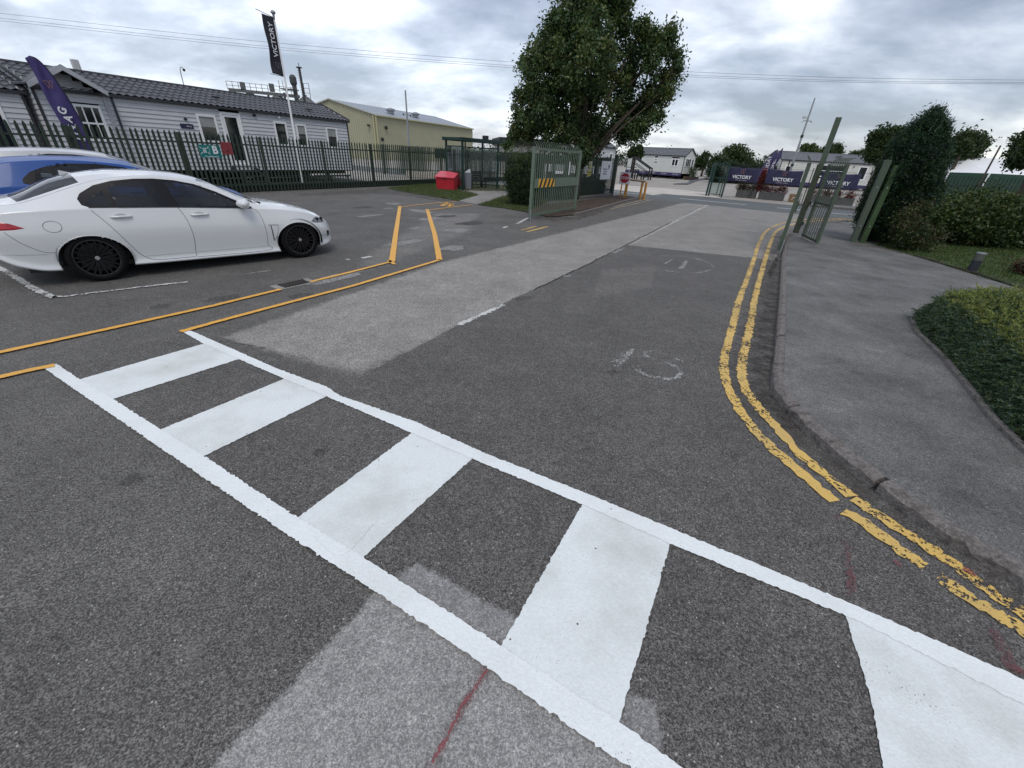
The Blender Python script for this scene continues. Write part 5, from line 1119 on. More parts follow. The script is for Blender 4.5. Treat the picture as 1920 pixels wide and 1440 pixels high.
text('lettering', 'DANGER', 0.09, s2, (4.01, -0.087, 1.25), mat('ink_black', (0.02, 0.02, 0.02)), bold=0.02); text('lettering', 'Keep out', 0.07, s2, (4.01, -0.087, 1.15), mat('ink_black', (0.02, 0.02, 0.02)), bold=0.02)
s3 = thing('safety_sign', 'tall narrow white and red safety sign half hidden by the end of the open gate', 'sign', F2, F2A)
for k, (z0, z1, m_) in enumerate(((1.42, 1.70, white_print), (1.18, 1.41, mat('sign_grey_print', (0.3, 0.3, 0.32))), (0.95, 1.17, white_print), (0.72, 0.94, mat('sign_red', (0.45, 0.05, 0.05))))): MB().box(2.70, 3.05, -0.085, -0.066, z0, z1).obj('panel', m_, s3)
for z in (1.5, 1.58, 1.05, 0.8, 0.86): MB().box(2.75, 3.0, -0.089, -0.0855, z, z + 0.025).obj('text_bar', mat('grey_ink', (0.16, 0.18, 0.26)) if z > 0.9 else white_print, s3)

# stop sign and yellow barrier
SP = G(1166, 370.5)
ss = thing('stop_sign', 'red octagonal STOP sign on a white square board on two yellow posts', 'sign', SP, -24)
ypost = mat('yellow_post_paint', (0.55, 0.27, 0.04), 0.6, var=0.15, dirt=((0.2, 0.12, 0.05), 0.5, 5, 0.5))
for x in (-0.13, 0.11): MB().box(x - .03, x + .03, 0.0, 0.05, 0, 0.85).obj('post', ypost, ss)
MB().box(-0.30, 0.30, -0.025, -0.005, 0.72, 1.32).obj('backing_board', white_print, ss)
octp = [(0.262 * math.cos(R(22.5 + 45 * k)), 1.02 + 0.262 * math.sin(R(22.5 + 45 * k))) for k in range(8)]
MB().prism(octp, -0.034, -0.027).obj('octagon', mat('stop_red', (0.42, 0.008, 0.03), 0.5), ss)
text('lettering', 'STOP', 0.19, ss, (0, -0.037, 1.02), white_print, bold=0.02)
BP = G(1172, 369); BQ = G(1199, 373.5); bd = math.degrees(math.atan2(BQ.y - BP.y, BQ.x - BP.x)); bl = (BQ - BP).length
br = thing('barrier_rail', 'worn yellow steel height rail on posts beside the STOP sign', 'barrier', BP, bd)
for x in (0.0, bl, bl + 0.16): MB().box(x - .045, x + .045, -0.04 + (0.15 if x > bl else 0), 0.05 + (0.15 if x > bl else 0), 0, 0.88).obj('post', ypost, br)
MB().box(-0.05, bl + 0.2, -0.045, 0.055, 0.881, 0.95).obj('top_rail', mat('rusty_yellow', (0.25, 0.13, 0.03), 0.7, var=0.4, scale=8), br)

# ================================================================== BANNER FENCE ACROSS THE ROAD
B0 = G(1406, 371.7); BA = -34.46
bf = thing('banner_fence', 'low black post and wire fence along the far side of the road', 'fence', B0, BA)
for x in (0.0, 3.15, 6.2, 9.3): MB().box(x - .025, x + .025, -0.03, 0.02, 0, 2.05).obj('post', black_metal, bf)
for z in (0.9, 1.9): MB().tube([(-1.9, 0, z), (9.3, 0, z)], 0.008, 5).obj('wire', black_metal, bf)
for k, (x0, x1, lab) in enumerate(((-1.93, 0.12, 'navy VICTORY banner nearest the green glazed gate'), (0.60, 2.66, 'navy VICTORY banner between the red leaved plant and the leaning gate posts'), (3.70, 5.72, 'navy VICTORY banner seen through the bars of the small green gate'))):
    bn = thing('banner', lab, 'banner', B0, BA, 'VICTORY banners along the road fence'); nx_, nz_ = 26, 12; v = []; f = []
    for j in range(nz_ + 1):
        for i in range(nx_ + 1):
            u_, w_ = i / nx_, j / nz_; sag = 0.05 * math.sin(math.pi * u_) * (w_)
            y = -0.05 + 0.018 * math.sin(9 * u_ + 5 * w_ + k) * math.sin(math.pi * u_) + 0.012 * math.sin(23 * u_ - 9 * w_)
            v.append((x0 + (x1 - x0) * u_, y, 0.95 + 0.92 * w_ - sag + 0.02 * math.sin(4 * u_ + k)))
    for j in range(nz_):
        for i in range(nx_): a = j * (nx_ + 1) + i; f.append((a, a + 1, a + nx_ + 2, a + nx_ + 1))
    MB().add(v, f).obj('sheet', navy, bn, smooth=True).modifiers.new('s', 'SOLIDIFY').thickness = 0.004
    xm = (x0 + x1) / 2
    text('lettering', 'VICTORY', 0.29, bn, (xm, -0.085, 1.27), white_print, bold=0.03, sx=0.98)
    text('lettering', 'LEISURE HOMES', 0.085, bn, (xm, -0.085, 1.08), mat('soft_print', (0.4, 0.36, 0.42)), bold=0.01, sx=1.2)
    vmark(bn, xm, 1.62, 0.24, -0.085, rose_print)
red_leaf = leafmat('leaf_red', (0.16, 0.018, 0.018)); rus_leaf = leafmat('leaf_russet', (0.13, 0.05, 0.035)); bro = leafmat('leaf_brown', (0.075, 0.05, 0.032))
ptm = mat('grey_timber_planter', (0.10, 0.10, 0.095), 0.85, var=0.25, scale=5)
for i, (a, b, lab, cols) in enumerate(((-1.0, 0.25, 'grey timber planter with russet plants under the first VICTORY banner', [rus_leaf, bro, lg2]), (0.45, 2.0, 'grey timber planter with pink and russet flowers under the second VICTORY banner', [rus_leaf, bro, leafmat('petal_pink', (0.4, 0.15, 0.2))]), (3.3, 5.9, 'long grey timber planter with red hedge under the third VICTORY banner', [red_leaf, rus_leaf, bro]))):
    p_ = thing('planter', lab, 'planter', B0, BA, 'planters along the road fence')
    for z in (0.0, 0.16, 0.32): MB().box(a, b, 0.15, 0.19, z + 0.004, z + 0.156).obj('board', ptm, p_); 
    MB().box(a, b, 0.76, 0.80, 0, 0.47).obj('rear_board', ptm, p_)
    for x in (a, b - 0.04): MB().box(x, x + 0.04, 0.191, 0.76, 0, 0.47).obj('end_board', ptm, p_)
    MB().box(a + .05, b - .05, 0.2, 0.75, 0.05, 0.42).obj('soil', soil, p_)
    leaf_cloud('foliage', [(a + (b - a) * t, 0.47, 0.62) for t in (0.12, 0.37, 0.62, 0.88)], [(0.26, 0.28, 0.24)] * 4, 90, 30, 0.07, cols, p_, clump_r=0.18, shell=0.2)
rp = thing('red_shrub', 'tall narrow red leaved shrub standing between two VICTORY banners', 'shrub', B0 + Matrix.Rotation(R(BA), 3, 'Z') @ Vector((0.36, 0.3, 0.4)), BA)
leaf_cloud('foliage', [(0, 0, 0.4), (0, 0, 0.9), (0.02, 0, 1.25)], [(.22, .2, .35), (.18, .18, .35), (.12, .12, .25)], 110, 34, 0.07, [red_leaf, red_leaf, rus_leaf], rp, clump_r=0.16, shell=0.2)
MB().tube([(0, 0, 0), (0, 0, 1.2)], [0.02, 0.01], 6).obj('stem', bark, rp)
rs = thing('russet_shrub', 'loose russet shrub at the right end of the banner fence', 'shrub', B0 + Matrix.Rotation(R(BA), 3, 'Z') @ Vector((7.3, 0.8, 0.0)), BA)
leaf_cloud('foliage', [(0, 0, 0.8), (0.4, 0.2, 1.2), (-.5, 0, 0.6)], [(.7, .5, .8), (.6, .5, .6), (.5, .4, .5)], 150, 30, 0.08, [rus_leaf, bro, bro], rs, clump_r=0.25, shell=0.2)
MB().tube([(0, 0, 0), (0, 0, .9)], [0.03, 0.01], 6).obj('stem', bark, rs)
tb = thing('timber_block', 'small brown timber crate standing on the far footway by the planter', 'crate', B0 + Matrix.Rotation(R(BA), 3, 'Z') @ Vector((2.62, 0.2, 0.0)), BA)
for z in (0, .16, .32): MB().box(-.3, .25, -.2, .2, z, z + .15).obj('board', mat('timber', (0.22, 0.14, 0.07), 0.8), tb)
MB().tube([(-.1, -.21, .12), (-.05, -.22, .25), (.08, -.22, .26), (.12, -.21, .18)], 0.02, 6).obj('rope_handle', white_print, tb)
# green glazed pedestrian gate/shelter frame
GT = G(1323.4, 367); GT2 = G(1352.5, 369)
gta = math.degrees(math.atan2(GT2.y - GT.y, GT2.x - GT.x)); gtl = (GT2 - GT).length
gg = thing('glazed_gate', 'bottle green framed glazed pedestrian gate at the roadside left of the banners', 'gate', GT, gta)
for x in (0, 0.16, gtl): MB().box(x - .05, x + .05, -.05, .05, 0.0, 2.0).obj('post', green_deep, gg)
for x in (0.16, gtl): MB().box(x - .03, x + .03, 0.9, 0.96, 0.0, 2.0).obj('rear_post', green_deep, gg)
for z in (0.12, 1.15, 1.9): MB().box(0.21, gtl - .05, -.03, .03, z, z + .05).obj('rail', green_deep, gg)
MB().box(gtl * .62, gtl * .62 + .05, -.03, .03, .172, 1.148).obj('rail', green_deep, gg)
MB().box(0.21, gtl - .05, -.004, .004, .18, 1.9).obj('clear_panel', pv, gg); MB().box(0.17, gtl + .03, 0, .95, 1.98, 2.03).obj('roof', green_deep, gg)
for y in (0.93,): MB().box(0.19, gtl - .03, y - .004, y + .004, .18, 1.9).obj('clear_panel', pv, gg)

# compound fence with dark screen beyond the yard
A1 = At(655, 290, 44); A2 = At(1000, 300, 56)
cf = thing('compound_fence', 'dark green screened mesh fence in the distance beyond the yard palisade', 'fence', (-11.5, 37.5, 0), 14)
cm_ = MB(); k = 0.0
while k < 20: cm_.box(k, k + 0.055, -.01, .01, 0.1, 2.15); k += 0.15
q = cm_.obj('pale', green_fence, cf); q['kind'] = 'stuff'
for z in (0.4, 1.75): MB().box(0, 20, 0.011, 0.05, z, z + 0.05).obj('rail', green_fence, cf)
for k in range(8): MB().box(k * 2.8, k * 2.8 + .1, .051, .15, 0, 2.15).obj('post', green_fence, cf)
MB().box(4.2, 20, 0.16, 0.175, 1.35, 2.05).obj('screen', mat('screen_green', (0.012, 0.035, 0.025), 0.8), cf)
kl = thing('low_wall', 'low pale concrete barrier line beyond the yard palisade', 'barrier', (-9.0, 35.0, 0), 16); MB().box(0, 7, -.2, .2, 0, .42).obj('body', pale_conc, kl)
# dark long low building seen past the shelter
lb = thing('low_building', 'low grey flat roofed building with dark fascia past the shelter', 'building', At(940, 300, 60) * 1, 10); lb.location.z = 0
MB().box(0, 12, 0, 8, 0, 3.0).obj('wall', mat('pale_render', (0.33, 0.32, 0.30), 0.8), lb); MB().box(-.4, 12.4, -.4, 8.4, 3.01, 3.8).obj('fascia', black_metal, lb)
for k in range(4): MB().box(1 + 2.8 * k, 2.6 + 2.8 * k, -.03, -.002, 1, 2.2).obj('window', dark_glass, lb)

# ================================================================== RIGHT GATES
shaded_sage = mat('shaded_sage_paint', (0.070, 0.100, 0.068), 0.65, var=0.2, scale=6, dirt=((0.05, 0.05, 0.03), 0.7, 6, 0.5))  # sage gate paint with the shade on the right gates put into its colour
RGa = math.degrees(math.atan2(10.70, 6.50)) - 0.25
rg = gate('entrance_gate', 'sage green steel gate leaf seen edge on at the pavement', (6.47, 10.65, 0), RGa, 4.0, 2.02, True, 26, shaded_sage)
MB().tube([(-0.06, -0.05, 0.35), (-0.06, -0.05, 0.0)], 0.015, 8).obj('drop_bolt', grey_metal, rg)
tp = thing('gate_post', 'tall green gate post between the edge on gate and the small gate', 'gate post', (8.95, 14.17, 0), RGa)
MB().box(-0.085, 0.085, -0.085, 0.085, 0.0, 2.05).obj('lower_post', mat('mossy_green_paint', (0.045, 0.06, 0.038), 0.7, var=0.3, scale=8, dirt=((0.10, 0.09, 0.06), 0.7, 5, 0.48)), tp)
MB().box(-0.05, 0.05, -0.10, 0.05, 2.051, 3.24).obj('upper_post', shaded_sage, tp)
for z in (0.35, 0.95, 1.75): MB().box(-0.16, 0.16, -0.13, -0.086, z, z + 0.09).obj('hinge', black_metal, tp)
MB().box(-0.05, 0.05, -0.11, -0.087, 0.78, 0.86).obj('label_plate', grey_metal, tp)
LH = G(1504, 446, 0.1); LE = G(1531, 458, 0.1); LE = LH + (G(1530, 459, 0.1) - LH)
la = math.degrees(math.atan2(LE.y - LH.y, LE.x - LH.x)); ll = (LE - LH).length
sg_ = thing('pedestrian_gate', 'small sage green barred gate leaf standing ajar on the pavement', 'gate', (LH.x, LH.y, 0.1), la)
for x in (0, ll): MB().box(x - .035, x + .035, -.035, .035, 0.04, 1.95).obj('stile', shaded_sage, sg_)
for z in (0.05, 0.95, 1.86): MB().box(.036, ll - .036, -.02, .02, z, z + .06).obj('rail', shaded_sage, sg_)
me = MB(); me.box(-.022, .022, -.012, .012, .11, 1.0); me = MB().box(-.018, .018, -.03, -.021, 0.08, 1.92).mesh('pale', shaded_sage)
n = 7
for i in range(n): link('pale', me, sg_, (0.12 + (ll - .24) * i / (n - 1), 0, 0))
spk = MB().tube([(0, -.025, 1.92), (0, 0.02, 2.02), (0, 0.10, 2.08), (0, 0.18, 2.10)], [.016, .014, .010, .004], 5).mesh('spike', shaded_sage)
for i in range(n): link('spike', spk, sg_, (0.12 + (ll - .24) * i / (n - 1), 0, 0))
for i, (b, w_, hh, lab) in enumerate((((9.83, 12.79), 0.135, 2.17, 'broad sage green steel post standing in front of the conifer'), ((10.05, 12.72), 0.125, 2.05, 'darker mossy green post directly behind the broad post by the conifer'))):
    t = thing('gate_post', lab, 'gate post', (b[0], b[1], 0.05), -20); mm = shaded_sage if i == 0 else mat('moss_green', (0.045, 0.085, 0.03), 0.8, var=0.25)
    MB().box(-w_ / 2, w_ / 2, -0.06, 0.06, 0, hh).obj('post', mm, t)
    MB().box(-w_ / 2, w_ / 2, -0.078, -0.0605, 0, hh - .03).obj('cover_plate', mm, t)
    for z in (0.5, 1.5): MB().lathe([(0.001, -0.09), (0.02, -0.088), (0.02, -0.078)], 8, 'y', (0, 0, z)).obj('bolt', grey_metal, t)

# ================================================================== TREES AND SHRUBS
def tree(name, label, base, trunk_h, tr, centers, radii, clumps, per, ls, mats, group=None, limbs=7, clump_r=0.5, shell=0.35, droop=0.0, aspect=0.55, weights=None):
    t = thing(name, label, 'tree', base, 0, group); b = Vector(base); mb = MB()
    cs = [Vector(c) - b for c in centers]; top = max(cs, key=lambda c: c.z)
    mb.tube([(0, 0, -0.05), (0.03, 0.02, trunk_h * 0.5), (0.05, 0, trunk_h), ((top.x) * .5, top.y * .5, trunk_h + (top.z - trunk_h) * .5), (top.x * .8, top.y * .8, top.z)], [tr * 1.25, tr, tr * .8, tr * .45, tr * .12], 9)
    for c in random.sample(cs, min(limbs, len(cs))):
        a = Vector((0.04, 0, trunk_h * random.uniform(.75, 1.1))); m_ = a.lerp(c, 0.5) + Vector((0, 0, .2)); mb.tube([a, m_, c], [tr * .5, tr * .28, tr * .07], 6)
        for k in range(3):
            e_ = c + Vector((random.gauss(0, .5), random.gauss(0, .5), random.gauss(.3, .4))) * max(0.4, ls * 4); mb.tube([m_.lerp(c, .5), e_], [tr * .12, tr * .03], 5)
    mb.obj('trunk', bark, t, smooth=True)
    leaf_cloud('crown', [tuple(c) for c in cs], radii, clumps, per, ls, mats, t, clump_r=clump_r, shell=shell, droop=droop, aspect=aspect, weights=weights)
    return t
TB = (2.75, 23.4, 0); PPM = 41.0
circ = [(1085, 25, 46), (1050, 62, 34), (1150, 30, 40), (1028, 90, 30), (1012, 140, 46), (1095, 110, 74), (1166, 110, 55), (1215, 80, 22), (1225, 105, 24), (1250, 78, 18), (1266, 100, 10), (1258, 140, 18), (1225, 175, 34), (1005, 205, 42), (985, 238, 30), (1060, 200, 72), (1140, 200, 76), (1185, 225, 46), (1110, 252, 42), (1045, 250, 46), (1195, 238, 24), (1090, 284, 20), (1115, -22, 36), (962, 250, 16), (975, 175, 14), (1250, 170, 12), (1080, 75, 40), (1255, 60, 9), (1272, 122, 8), (1203, 48, 13), (984, 118, 10), (1000, 92, 9), (1042, 36, 10), (968, 205, 9), (1232, 218, 11), (1265, 168, 8), (1160, -8, 14), (1130, -40, 20), (1060, -20, 16), (950, 268, 9)]
cs, rs = [], []
for (a, b, r_) in circ:
    dyv = random.uniform(-1, 1) * (1.2 if r_ > 40 else 0.5); c = At(a, b, TB[1] + dyv); cs.append(tuple(c)); k = r_ / PPM * 0.88; rs.append((k, k * (1.3 if r_ > 40 else 1), k))
tree('street_tree', 'large dense dark green broadleaf tree standing behind the open left gate', TB, 1.7, 0.19, cs, rs, 1250, 88, 0.135, [leafmat('tree_leaf_a', (0.036, 0.068, 0.026)), leafmat('tree_leaf_b', (0.056, 0.098, 0.036)), leafmat('tree_leaf_c', (0.082, 0.128, 0.046)), leafmat('tree_leaf_d', (0.12, 0.14, 0.045))], limbs=14, clump_r=0.31, shell=0.35, droop=0.25, weights=[r_ ** 1.55 for (_, _, r_) in circ])
# clipped rounded bush beside the gate
bb = G(972, 389); bush = thing('rounded_bush', 'rounded dark green clipped bush against the open left gate', 'bush', bb, 0)
bpp = 761 / ((Vector((bb.x, bb.y, 1)) - Vector((0, 0, CAMH))).dot(fwd))
leaf_cloud('crown', [(0.12, 1.1, 0.85), (-0.1, 0.9, 1.25), (0.25, 1.5, 1.5), (0.2, 0.8, 0.5)], [(.72, .9, .75), (.52, .7, .62), (.5, .8, .55), (.65, .7, .5)], 620, 60, 0.05, [leafmat('bush_dark', (0.016, 0.030, 0.014)), leafmat('bush_mid', (0.026, 0.045, 0.018)), lg2], bush, clump_r=0.16, shell=0.75)
leaf_cloud('sprigs', [(-0.05, 1.0, 1.75)], [(.5, .7, .25)], 120, 22, 0.045, [lg3, leafmat('bush_mid', (0.026, 0.045, 0.018))], bush, clump_r=0.14, shell=0.3, aspect=0.3)
MB().tube([(0.1, 1.1, 0), (0.1, 1.1, 1.0)], [0.06, 0.03], 7).obj('trunk', bark, bush)
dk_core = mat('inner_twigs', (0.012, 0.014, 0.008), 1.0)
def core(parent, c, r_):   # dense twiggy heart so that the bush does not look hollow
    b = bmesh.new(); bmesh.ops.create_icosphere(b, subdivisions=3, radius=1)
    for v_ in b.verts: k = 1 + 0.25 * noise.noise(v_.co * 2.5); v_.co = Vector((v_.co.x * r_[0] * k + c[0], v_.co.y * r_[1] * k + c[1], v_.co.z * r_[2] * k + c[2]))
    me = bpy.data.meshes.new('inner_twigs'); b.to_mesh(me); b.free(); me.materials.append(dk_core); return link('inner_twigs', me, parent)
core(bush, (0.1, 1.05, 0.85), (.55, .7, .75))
# large conifer at the right
CB = (10.75, 13.0, 0.1)
con = thing('conifer', 'tall bushy dark green conifer behind the green gate posts', 'conifer', CB)
ccs = [(0.2, 0.2, 0.7), (0.15, 0.1, 1.3), (0.0, 0, 1.9), (-0.1, 0, 2.4), (-.05, 0, 2.8), (-0.2, 0.2, 1.0), (0.6, 0.3, 1.1), (0.4, .2, 1.9), (-0.4, 0, 1.8), (-0.1, 0, 3.0)]
crr = [(.8, .8, .7), (.8, .8, .6), (.72, .72, .6), (.6, .6, .5), (.38, .38, .4), (.5, .5, .6), (.5, .5, .6), (.42, .42, .6), (.42, .42, .5), (.28, .28, .3)]
cn1, cn2, cn3 = leafmat('conifer_dark', (0.012, 0.034, 0.020)), leafmat('conifer_mid', (0.020, 0.050, 0.022)), leafmat('conifer_fresh', (0.038, 0.078, 0.020))
leaf_cloud('crown', ccs, crr, 2300, 60, 0.085, [cn1, cn1, cn2, cn3], con, clump_r=0.14, shell=0.82, aspect=0.22, upw=-0.5)
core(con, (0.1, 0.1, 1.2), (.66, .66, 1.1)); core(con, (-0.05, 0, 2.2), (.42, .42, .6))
MB().tube([(0, 0, 0), (0, 0, 2.4)], [0.12, 0.04], 7).obj('trunk', bark, con)
tip = MB()
for k in range(60):
    a = random.random() * 6.28; r_ = random.random() * .55; x, y = -0.05 + r_ * math.cos(a), r_ * math.sin(a); z = 2.8 + (0.5 - r_) * .7; tip.tube([(x, y, z), (x + random.gauss(.05, .04), y, z + random.uniform(.15, .38))], [.022, .003], 4)
tip.obj('leader_shoot', cn2, con)
sb = thing('low_shrub', 'low yellowish green shrub at the foot of the conifer behind the green post', 'shrub', (10.6, 11.9, 0.1))
leaf_cloud('crown', [(0, 0, .35), (0.5, 0.1, .3), (-.1, .2, .75), (0.2, .3, .9)], [(.45, .4, .35), (.4, .4, .28), (.3, .3, .35), (.35, .3, .3)], 240, 40, 0.06, [lg1, bro, lg2, leafmat('leaf_olive', (0.07, 0.08, 0.02))], sb, clump_r=0.18, shell=0.3)
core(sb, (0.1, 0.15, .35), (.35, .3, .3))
# broad shrubs on the lawn
def shrub(label, c, r_, n, mats, ls=0.09, cr=0.28, name='shrub', per=52, group=None, sh_=0.72, asp=0.55):
    s_ = thing(name, label, 'shrub', (c[0], c[1], 0.05), 0, group); k = [(0, 0, r_[2] * .95), (-r_[0] * .5, 0, r_[2] * .85), (r_[0] * .5, 0, r_[2] * .85), (0, -r_[1] * .3, r_[2] * .7)]
    leaf_cloud('crown', k, [(r_[0] * .7, r_[1] * .8, r_[2] * .75), (r_[0] * .55, r_[1] * .7, r_[2] * .6), (r_[0] * .55, r_[1] * .7, r_[2] * .6), (r_[0] * .8, r_[1] * .6, r_[2] * .55)], n, per, ls, mats, s_, clump_r=cr, shell=sh_, minz=0.05, aspect=asp)
    core(s_, (0, 0, r_[2] * .8), (r_[0] * .75, r_[1] * .6, r_[2] * .62)); MB().tube([(0, 0, 0), (.05, 0, r_[2])], [.09, .03], 7).obj('trunk', bark, s_); return s_
ol = leafmat('leaf_olive', (0.07, 0.08, 0.02)); 
q = At(1870, 400, 14.0); shrub('broad yellowish green shrub with hanging leaves on the lawn beyond the bollard', (q.x - .2, q.y), (2.3, 1.3, .85), 900, [lg1, lg2, lg2, ol, lg3], 0.10, 0.25)
q = At(1780, 420, 17); shrub('dark shrub mass between the conifer and the broad shrub', (q.x, q.y), (1.5, 1.2, .75), 420, [lg1, lg1, bro], 0.09, 0.25)
q = At(1935, 470, 9.3); shrub('small russet shrub at the edge of the lawn near the bollard', (q.x + .25, q.y), (.3, .3, .22), 80, [bro, rus_leaf, lg1], 0.04, 0.12)
q = At(1700, 420, 15.5); shrub('shadowed low hedge behind the conifer', (q.x + .5, q.y + .5), (1.2, 1.0, .7), 300, [lg1, cn1], 0.09, 0.25)
# background trees, one by one
def bg_tree(label, pxc, y, rpx, mats, h0=0.0, name='background_tree', n=260, ls=0.32, stretch=1.0):
    c = At(pxc[0], pxc[1], y); ppm_ = 761 / ((c - Vector((0, 0, CAMH))).dot(fwd)); r_ = rpx / ppm_
    cs = [(c.x, c.y, c.z)]; rr = [(r_ * .75, r_ * .75, r_ * .7 * stretch)]
    for k in range(8):
        a = random.random() * 6.28; cs.append((c.x + r_ * .6 * math.cos(a), c.y + r_ * .4 * math.sin(a), c.z + r_ * .5 * stretch * random.uniform(-1, .8))); rr.append((r_ * random.uniform(.28, .5),) * 3)
    return tree(name, label, (c.x, c.y, 0), max(.6, c.z - r_), 0.12 * r_ ** .5 + .05, cs, rr, n, 46, ls, mats, 'trees on the skyline', 5, clump_r=r_ * .22, shell=.5)
dk = [lg1, lg1, lg2]
bg_tree('dark round tree left above the cream park home roof', (1192, 284), 62, 13, dk, n=110)
bg_tree('tree peeping over the right gable of the cream park home', (1322, 300), 90, 17, dk, n=160)
bg_tree('broad green tree behind the glazed gate', (1378, 303), 75, 34, [lg1, lg2, lg2], n=360)
bg_tree('smaller tree left of the broad one behind the glazed gate', (1352, 312), 70, 22, dk, n=200)
bg_tree('sunlit tree top above the left of the right park home roof', (1517, 288), 85, 20, [lg2, lg3], n=200)
bg_tree('small tree top behind the tall green gate post', (1556, 288), 85, 20, [lg1, lg2], n=180)
bg_tree('low spreading tree top above the right park home roof', (1610, 296), 90, 18, [lg2, leafmat('leaf_greyish', (0.06, 0.075, 0.05))], n=160)
bg_tree('big dark tree left of the conifer on the skyline', (1664, 272), 45, 36, dk, n=520, ls=.25)
bg_tree('dark tree between the conifer and the white tent', (1795, 290), 42, 42, dk, n=420, ls=.25)
bg_tree('rounded tree top right of the conifer', (1806, 276), 40, 16, dk, n=160, ls=.22)
bg_tree('tall dark tree leaning in from the right edge', (1962, 280), 24, 50, [lg1, lg1, lg2], n=620, ls=.17)
bg_tree('grey green tree past the shelter roof', (965, 262), 70, 14, [lg1, lg2], n=100)
tl = At(1430, 312, 130)
cs = []; rr = []
for k in range(34):
    a = 1380 + k * 18; q = At(a, 318 + (a - 1380) * .03, 130); cs.append((q.x, q.y, 1.8)); rr.append((3.0, 2, random.uniform(1.4, 3.0)))
o = leaf_cloud('treeline', cs, rr, 900, 26, .5, [lg1, lg2], None, clump_r=1.3, shell=.3); o['kind'] = 'stuff'
cs = []; rr = []
for k in range(120):
    a = R(118 - k * 3.0); d_ = 210; cs.append((d_ * math.cos(a), d_ * math.sin(a), 2.2)); rr.append((7, 4, random.uniform(1.6, 3.4)))
o = leaf_cloud('distant_treeline', cs, rr, 3400, 26, .9, [lg1, lg2], None, clump_r=2.4, shell=.3); o['kind'] = 'stuff'
hg = thing('boundary_hedge', 'long dark green hedge screen behind the glazed gate and first banner', 'hedge', (0, 0, 0)); cs = []; rr = []
for k in range(14): q = At(1335 + k * 9, 330, 60); cs.append((q.x, q.y, 1.2)); rr.append((.8, .6, 1.2))
leaf_cloud('crown', cs, rr, 500, 36, .16, [leafmat('hedge_blue_green', (0.03, 0.055, 0.04)), lg1], hg, clump_r=.35, shell=.6)
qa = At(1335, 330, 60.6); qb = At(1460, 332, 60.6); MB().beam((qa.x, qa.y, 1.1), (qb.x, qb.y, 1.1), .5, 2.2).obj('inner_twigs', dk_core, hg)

# marquee, fence and pole on the right
TT = At(1855, 325, 38); tt = thing('marquee', 'white roofed marquee with dark green sides beyond the shrubs', 'marquee', (TT.x, TT.y, 0), -6)
z0 = TT.z; pr_ = (761 / ((TT - Vector((0, 0, CAMH))).dot(fwd))); Wd = 3.6
tent_m = mat('white_canvas', (0.82, 0.83, 0.84), 0.7, var=0.02)
lx = -85 / pr_
v = [(lx, 0, z0 - .15), (0, -0.4, z0), (7, -0.4, z0 + .1), (lx + 2.6, 2.2, z0 + 26 / pr_ * 1.05), (7, 2.2, z0 + 26 / pr_ * 1.05), (lx + 1.0, 5, z0), (7, 5, z0)]
MB().add([(lx, 3.2, z0 - .1), (0, 0, z0), (7, 0, z0), (-.3, 3.0, z0 + 1.15), (7, 3.0, z0 + 1.15), (-.3, 6.2, z0), (7, 6.2, z0)], [(1, 2, 4, 3), (0, 1, 3), (0, 3, 5), (3, 4, 6, 5), (2, 6, 4)]).obj('roof', tent_m, tt)
MB().add([(lx, 3.2, 0), (0, 0, 0), (7, 0, 0), (lx, 3.2, z0 - .1), (0, 0, z0), (7, 0, z0)], [(0, 1, 4, 3), (1, 2, 5, 4)]).obj('side_wall', mat('dark_green_canvas', (0.02, 0.06, 0.04), .8), tt)
for x, y in ((0, 0), (lx, 3.2), (3.5, -.02), (lx * .5, 1.6)): MB().box(x - .05, x + .05, y - .08, y - .02, 0, z0).obj('pole', white_metal, tt)
rf = thing('palisade_fence', 'dark palisade fence in front of the white marquee', 'fence', At(1765, 345, 27).xy.to_3d(), -8)
for k in range(26): link('pale', pm2, rf, (k * .2, 0, .05))
MB().box(0, 5.2, .0, .04, 1.5, 1.55).obj('rail', green_fence, rf)
q = At(1845, 330, 33); up_ = thing('utility_pole', 'thin dark pole in front of the marquee', 'pole', (q.x, q.y, 0)); MB().tube([(0, 0, 0), (0, 0, 4.0)], [.07, .05], 7).obj('shaft', bark, up_)

# bollard light on the lawn edge
bo = thing('bollard_light', 'short round bollard light with dark base on the lawn edge', 'bollard', (10.05, 9.35, 0.09))
MB().lathe([(0.001, 0), (0.085, 0), (0.085, 0.235), (0.001, 0.235)], 20).obj('base', mat('dark_bollard', (0.025, 0.028, 0.035), 0.4), bo, smooth=False)
MB().lathe([(0.001, 0.236), (0.08, 0.236), (0.08, 0.37), (0.001, 0.37)], 20).obj('lens', mat('bollard_lens', (0.10, 0.105, 0.09), 0.3), bo)
MB().lathe([(0.001, 0.371), (0.088, 0.371), (0.088, 0.385), (0.075, 0.40), (0.001, 0.405)], 20).obj('cap', mat('pale_cap', (0.16, 0.18, 0.18), 0.5), bo)

# juniper hedge in the right foreground
jn = thing('juniper_hedge', 'low spreading juniper hedge with yellow green top along the pavement edge', 'hedge', (0, 0, 0))
j1, j2, j3, j4 = leafmat('juniper_blue', (0.085, 0.14, 0.095)), leafmat('juniper_dark', (0.026, 0.052, 0.030)), leafmat('juniper_green', (0.11, 0.145, 0.055)), leafmat('juniper_tip', (0.23, 0.25, 0.07))
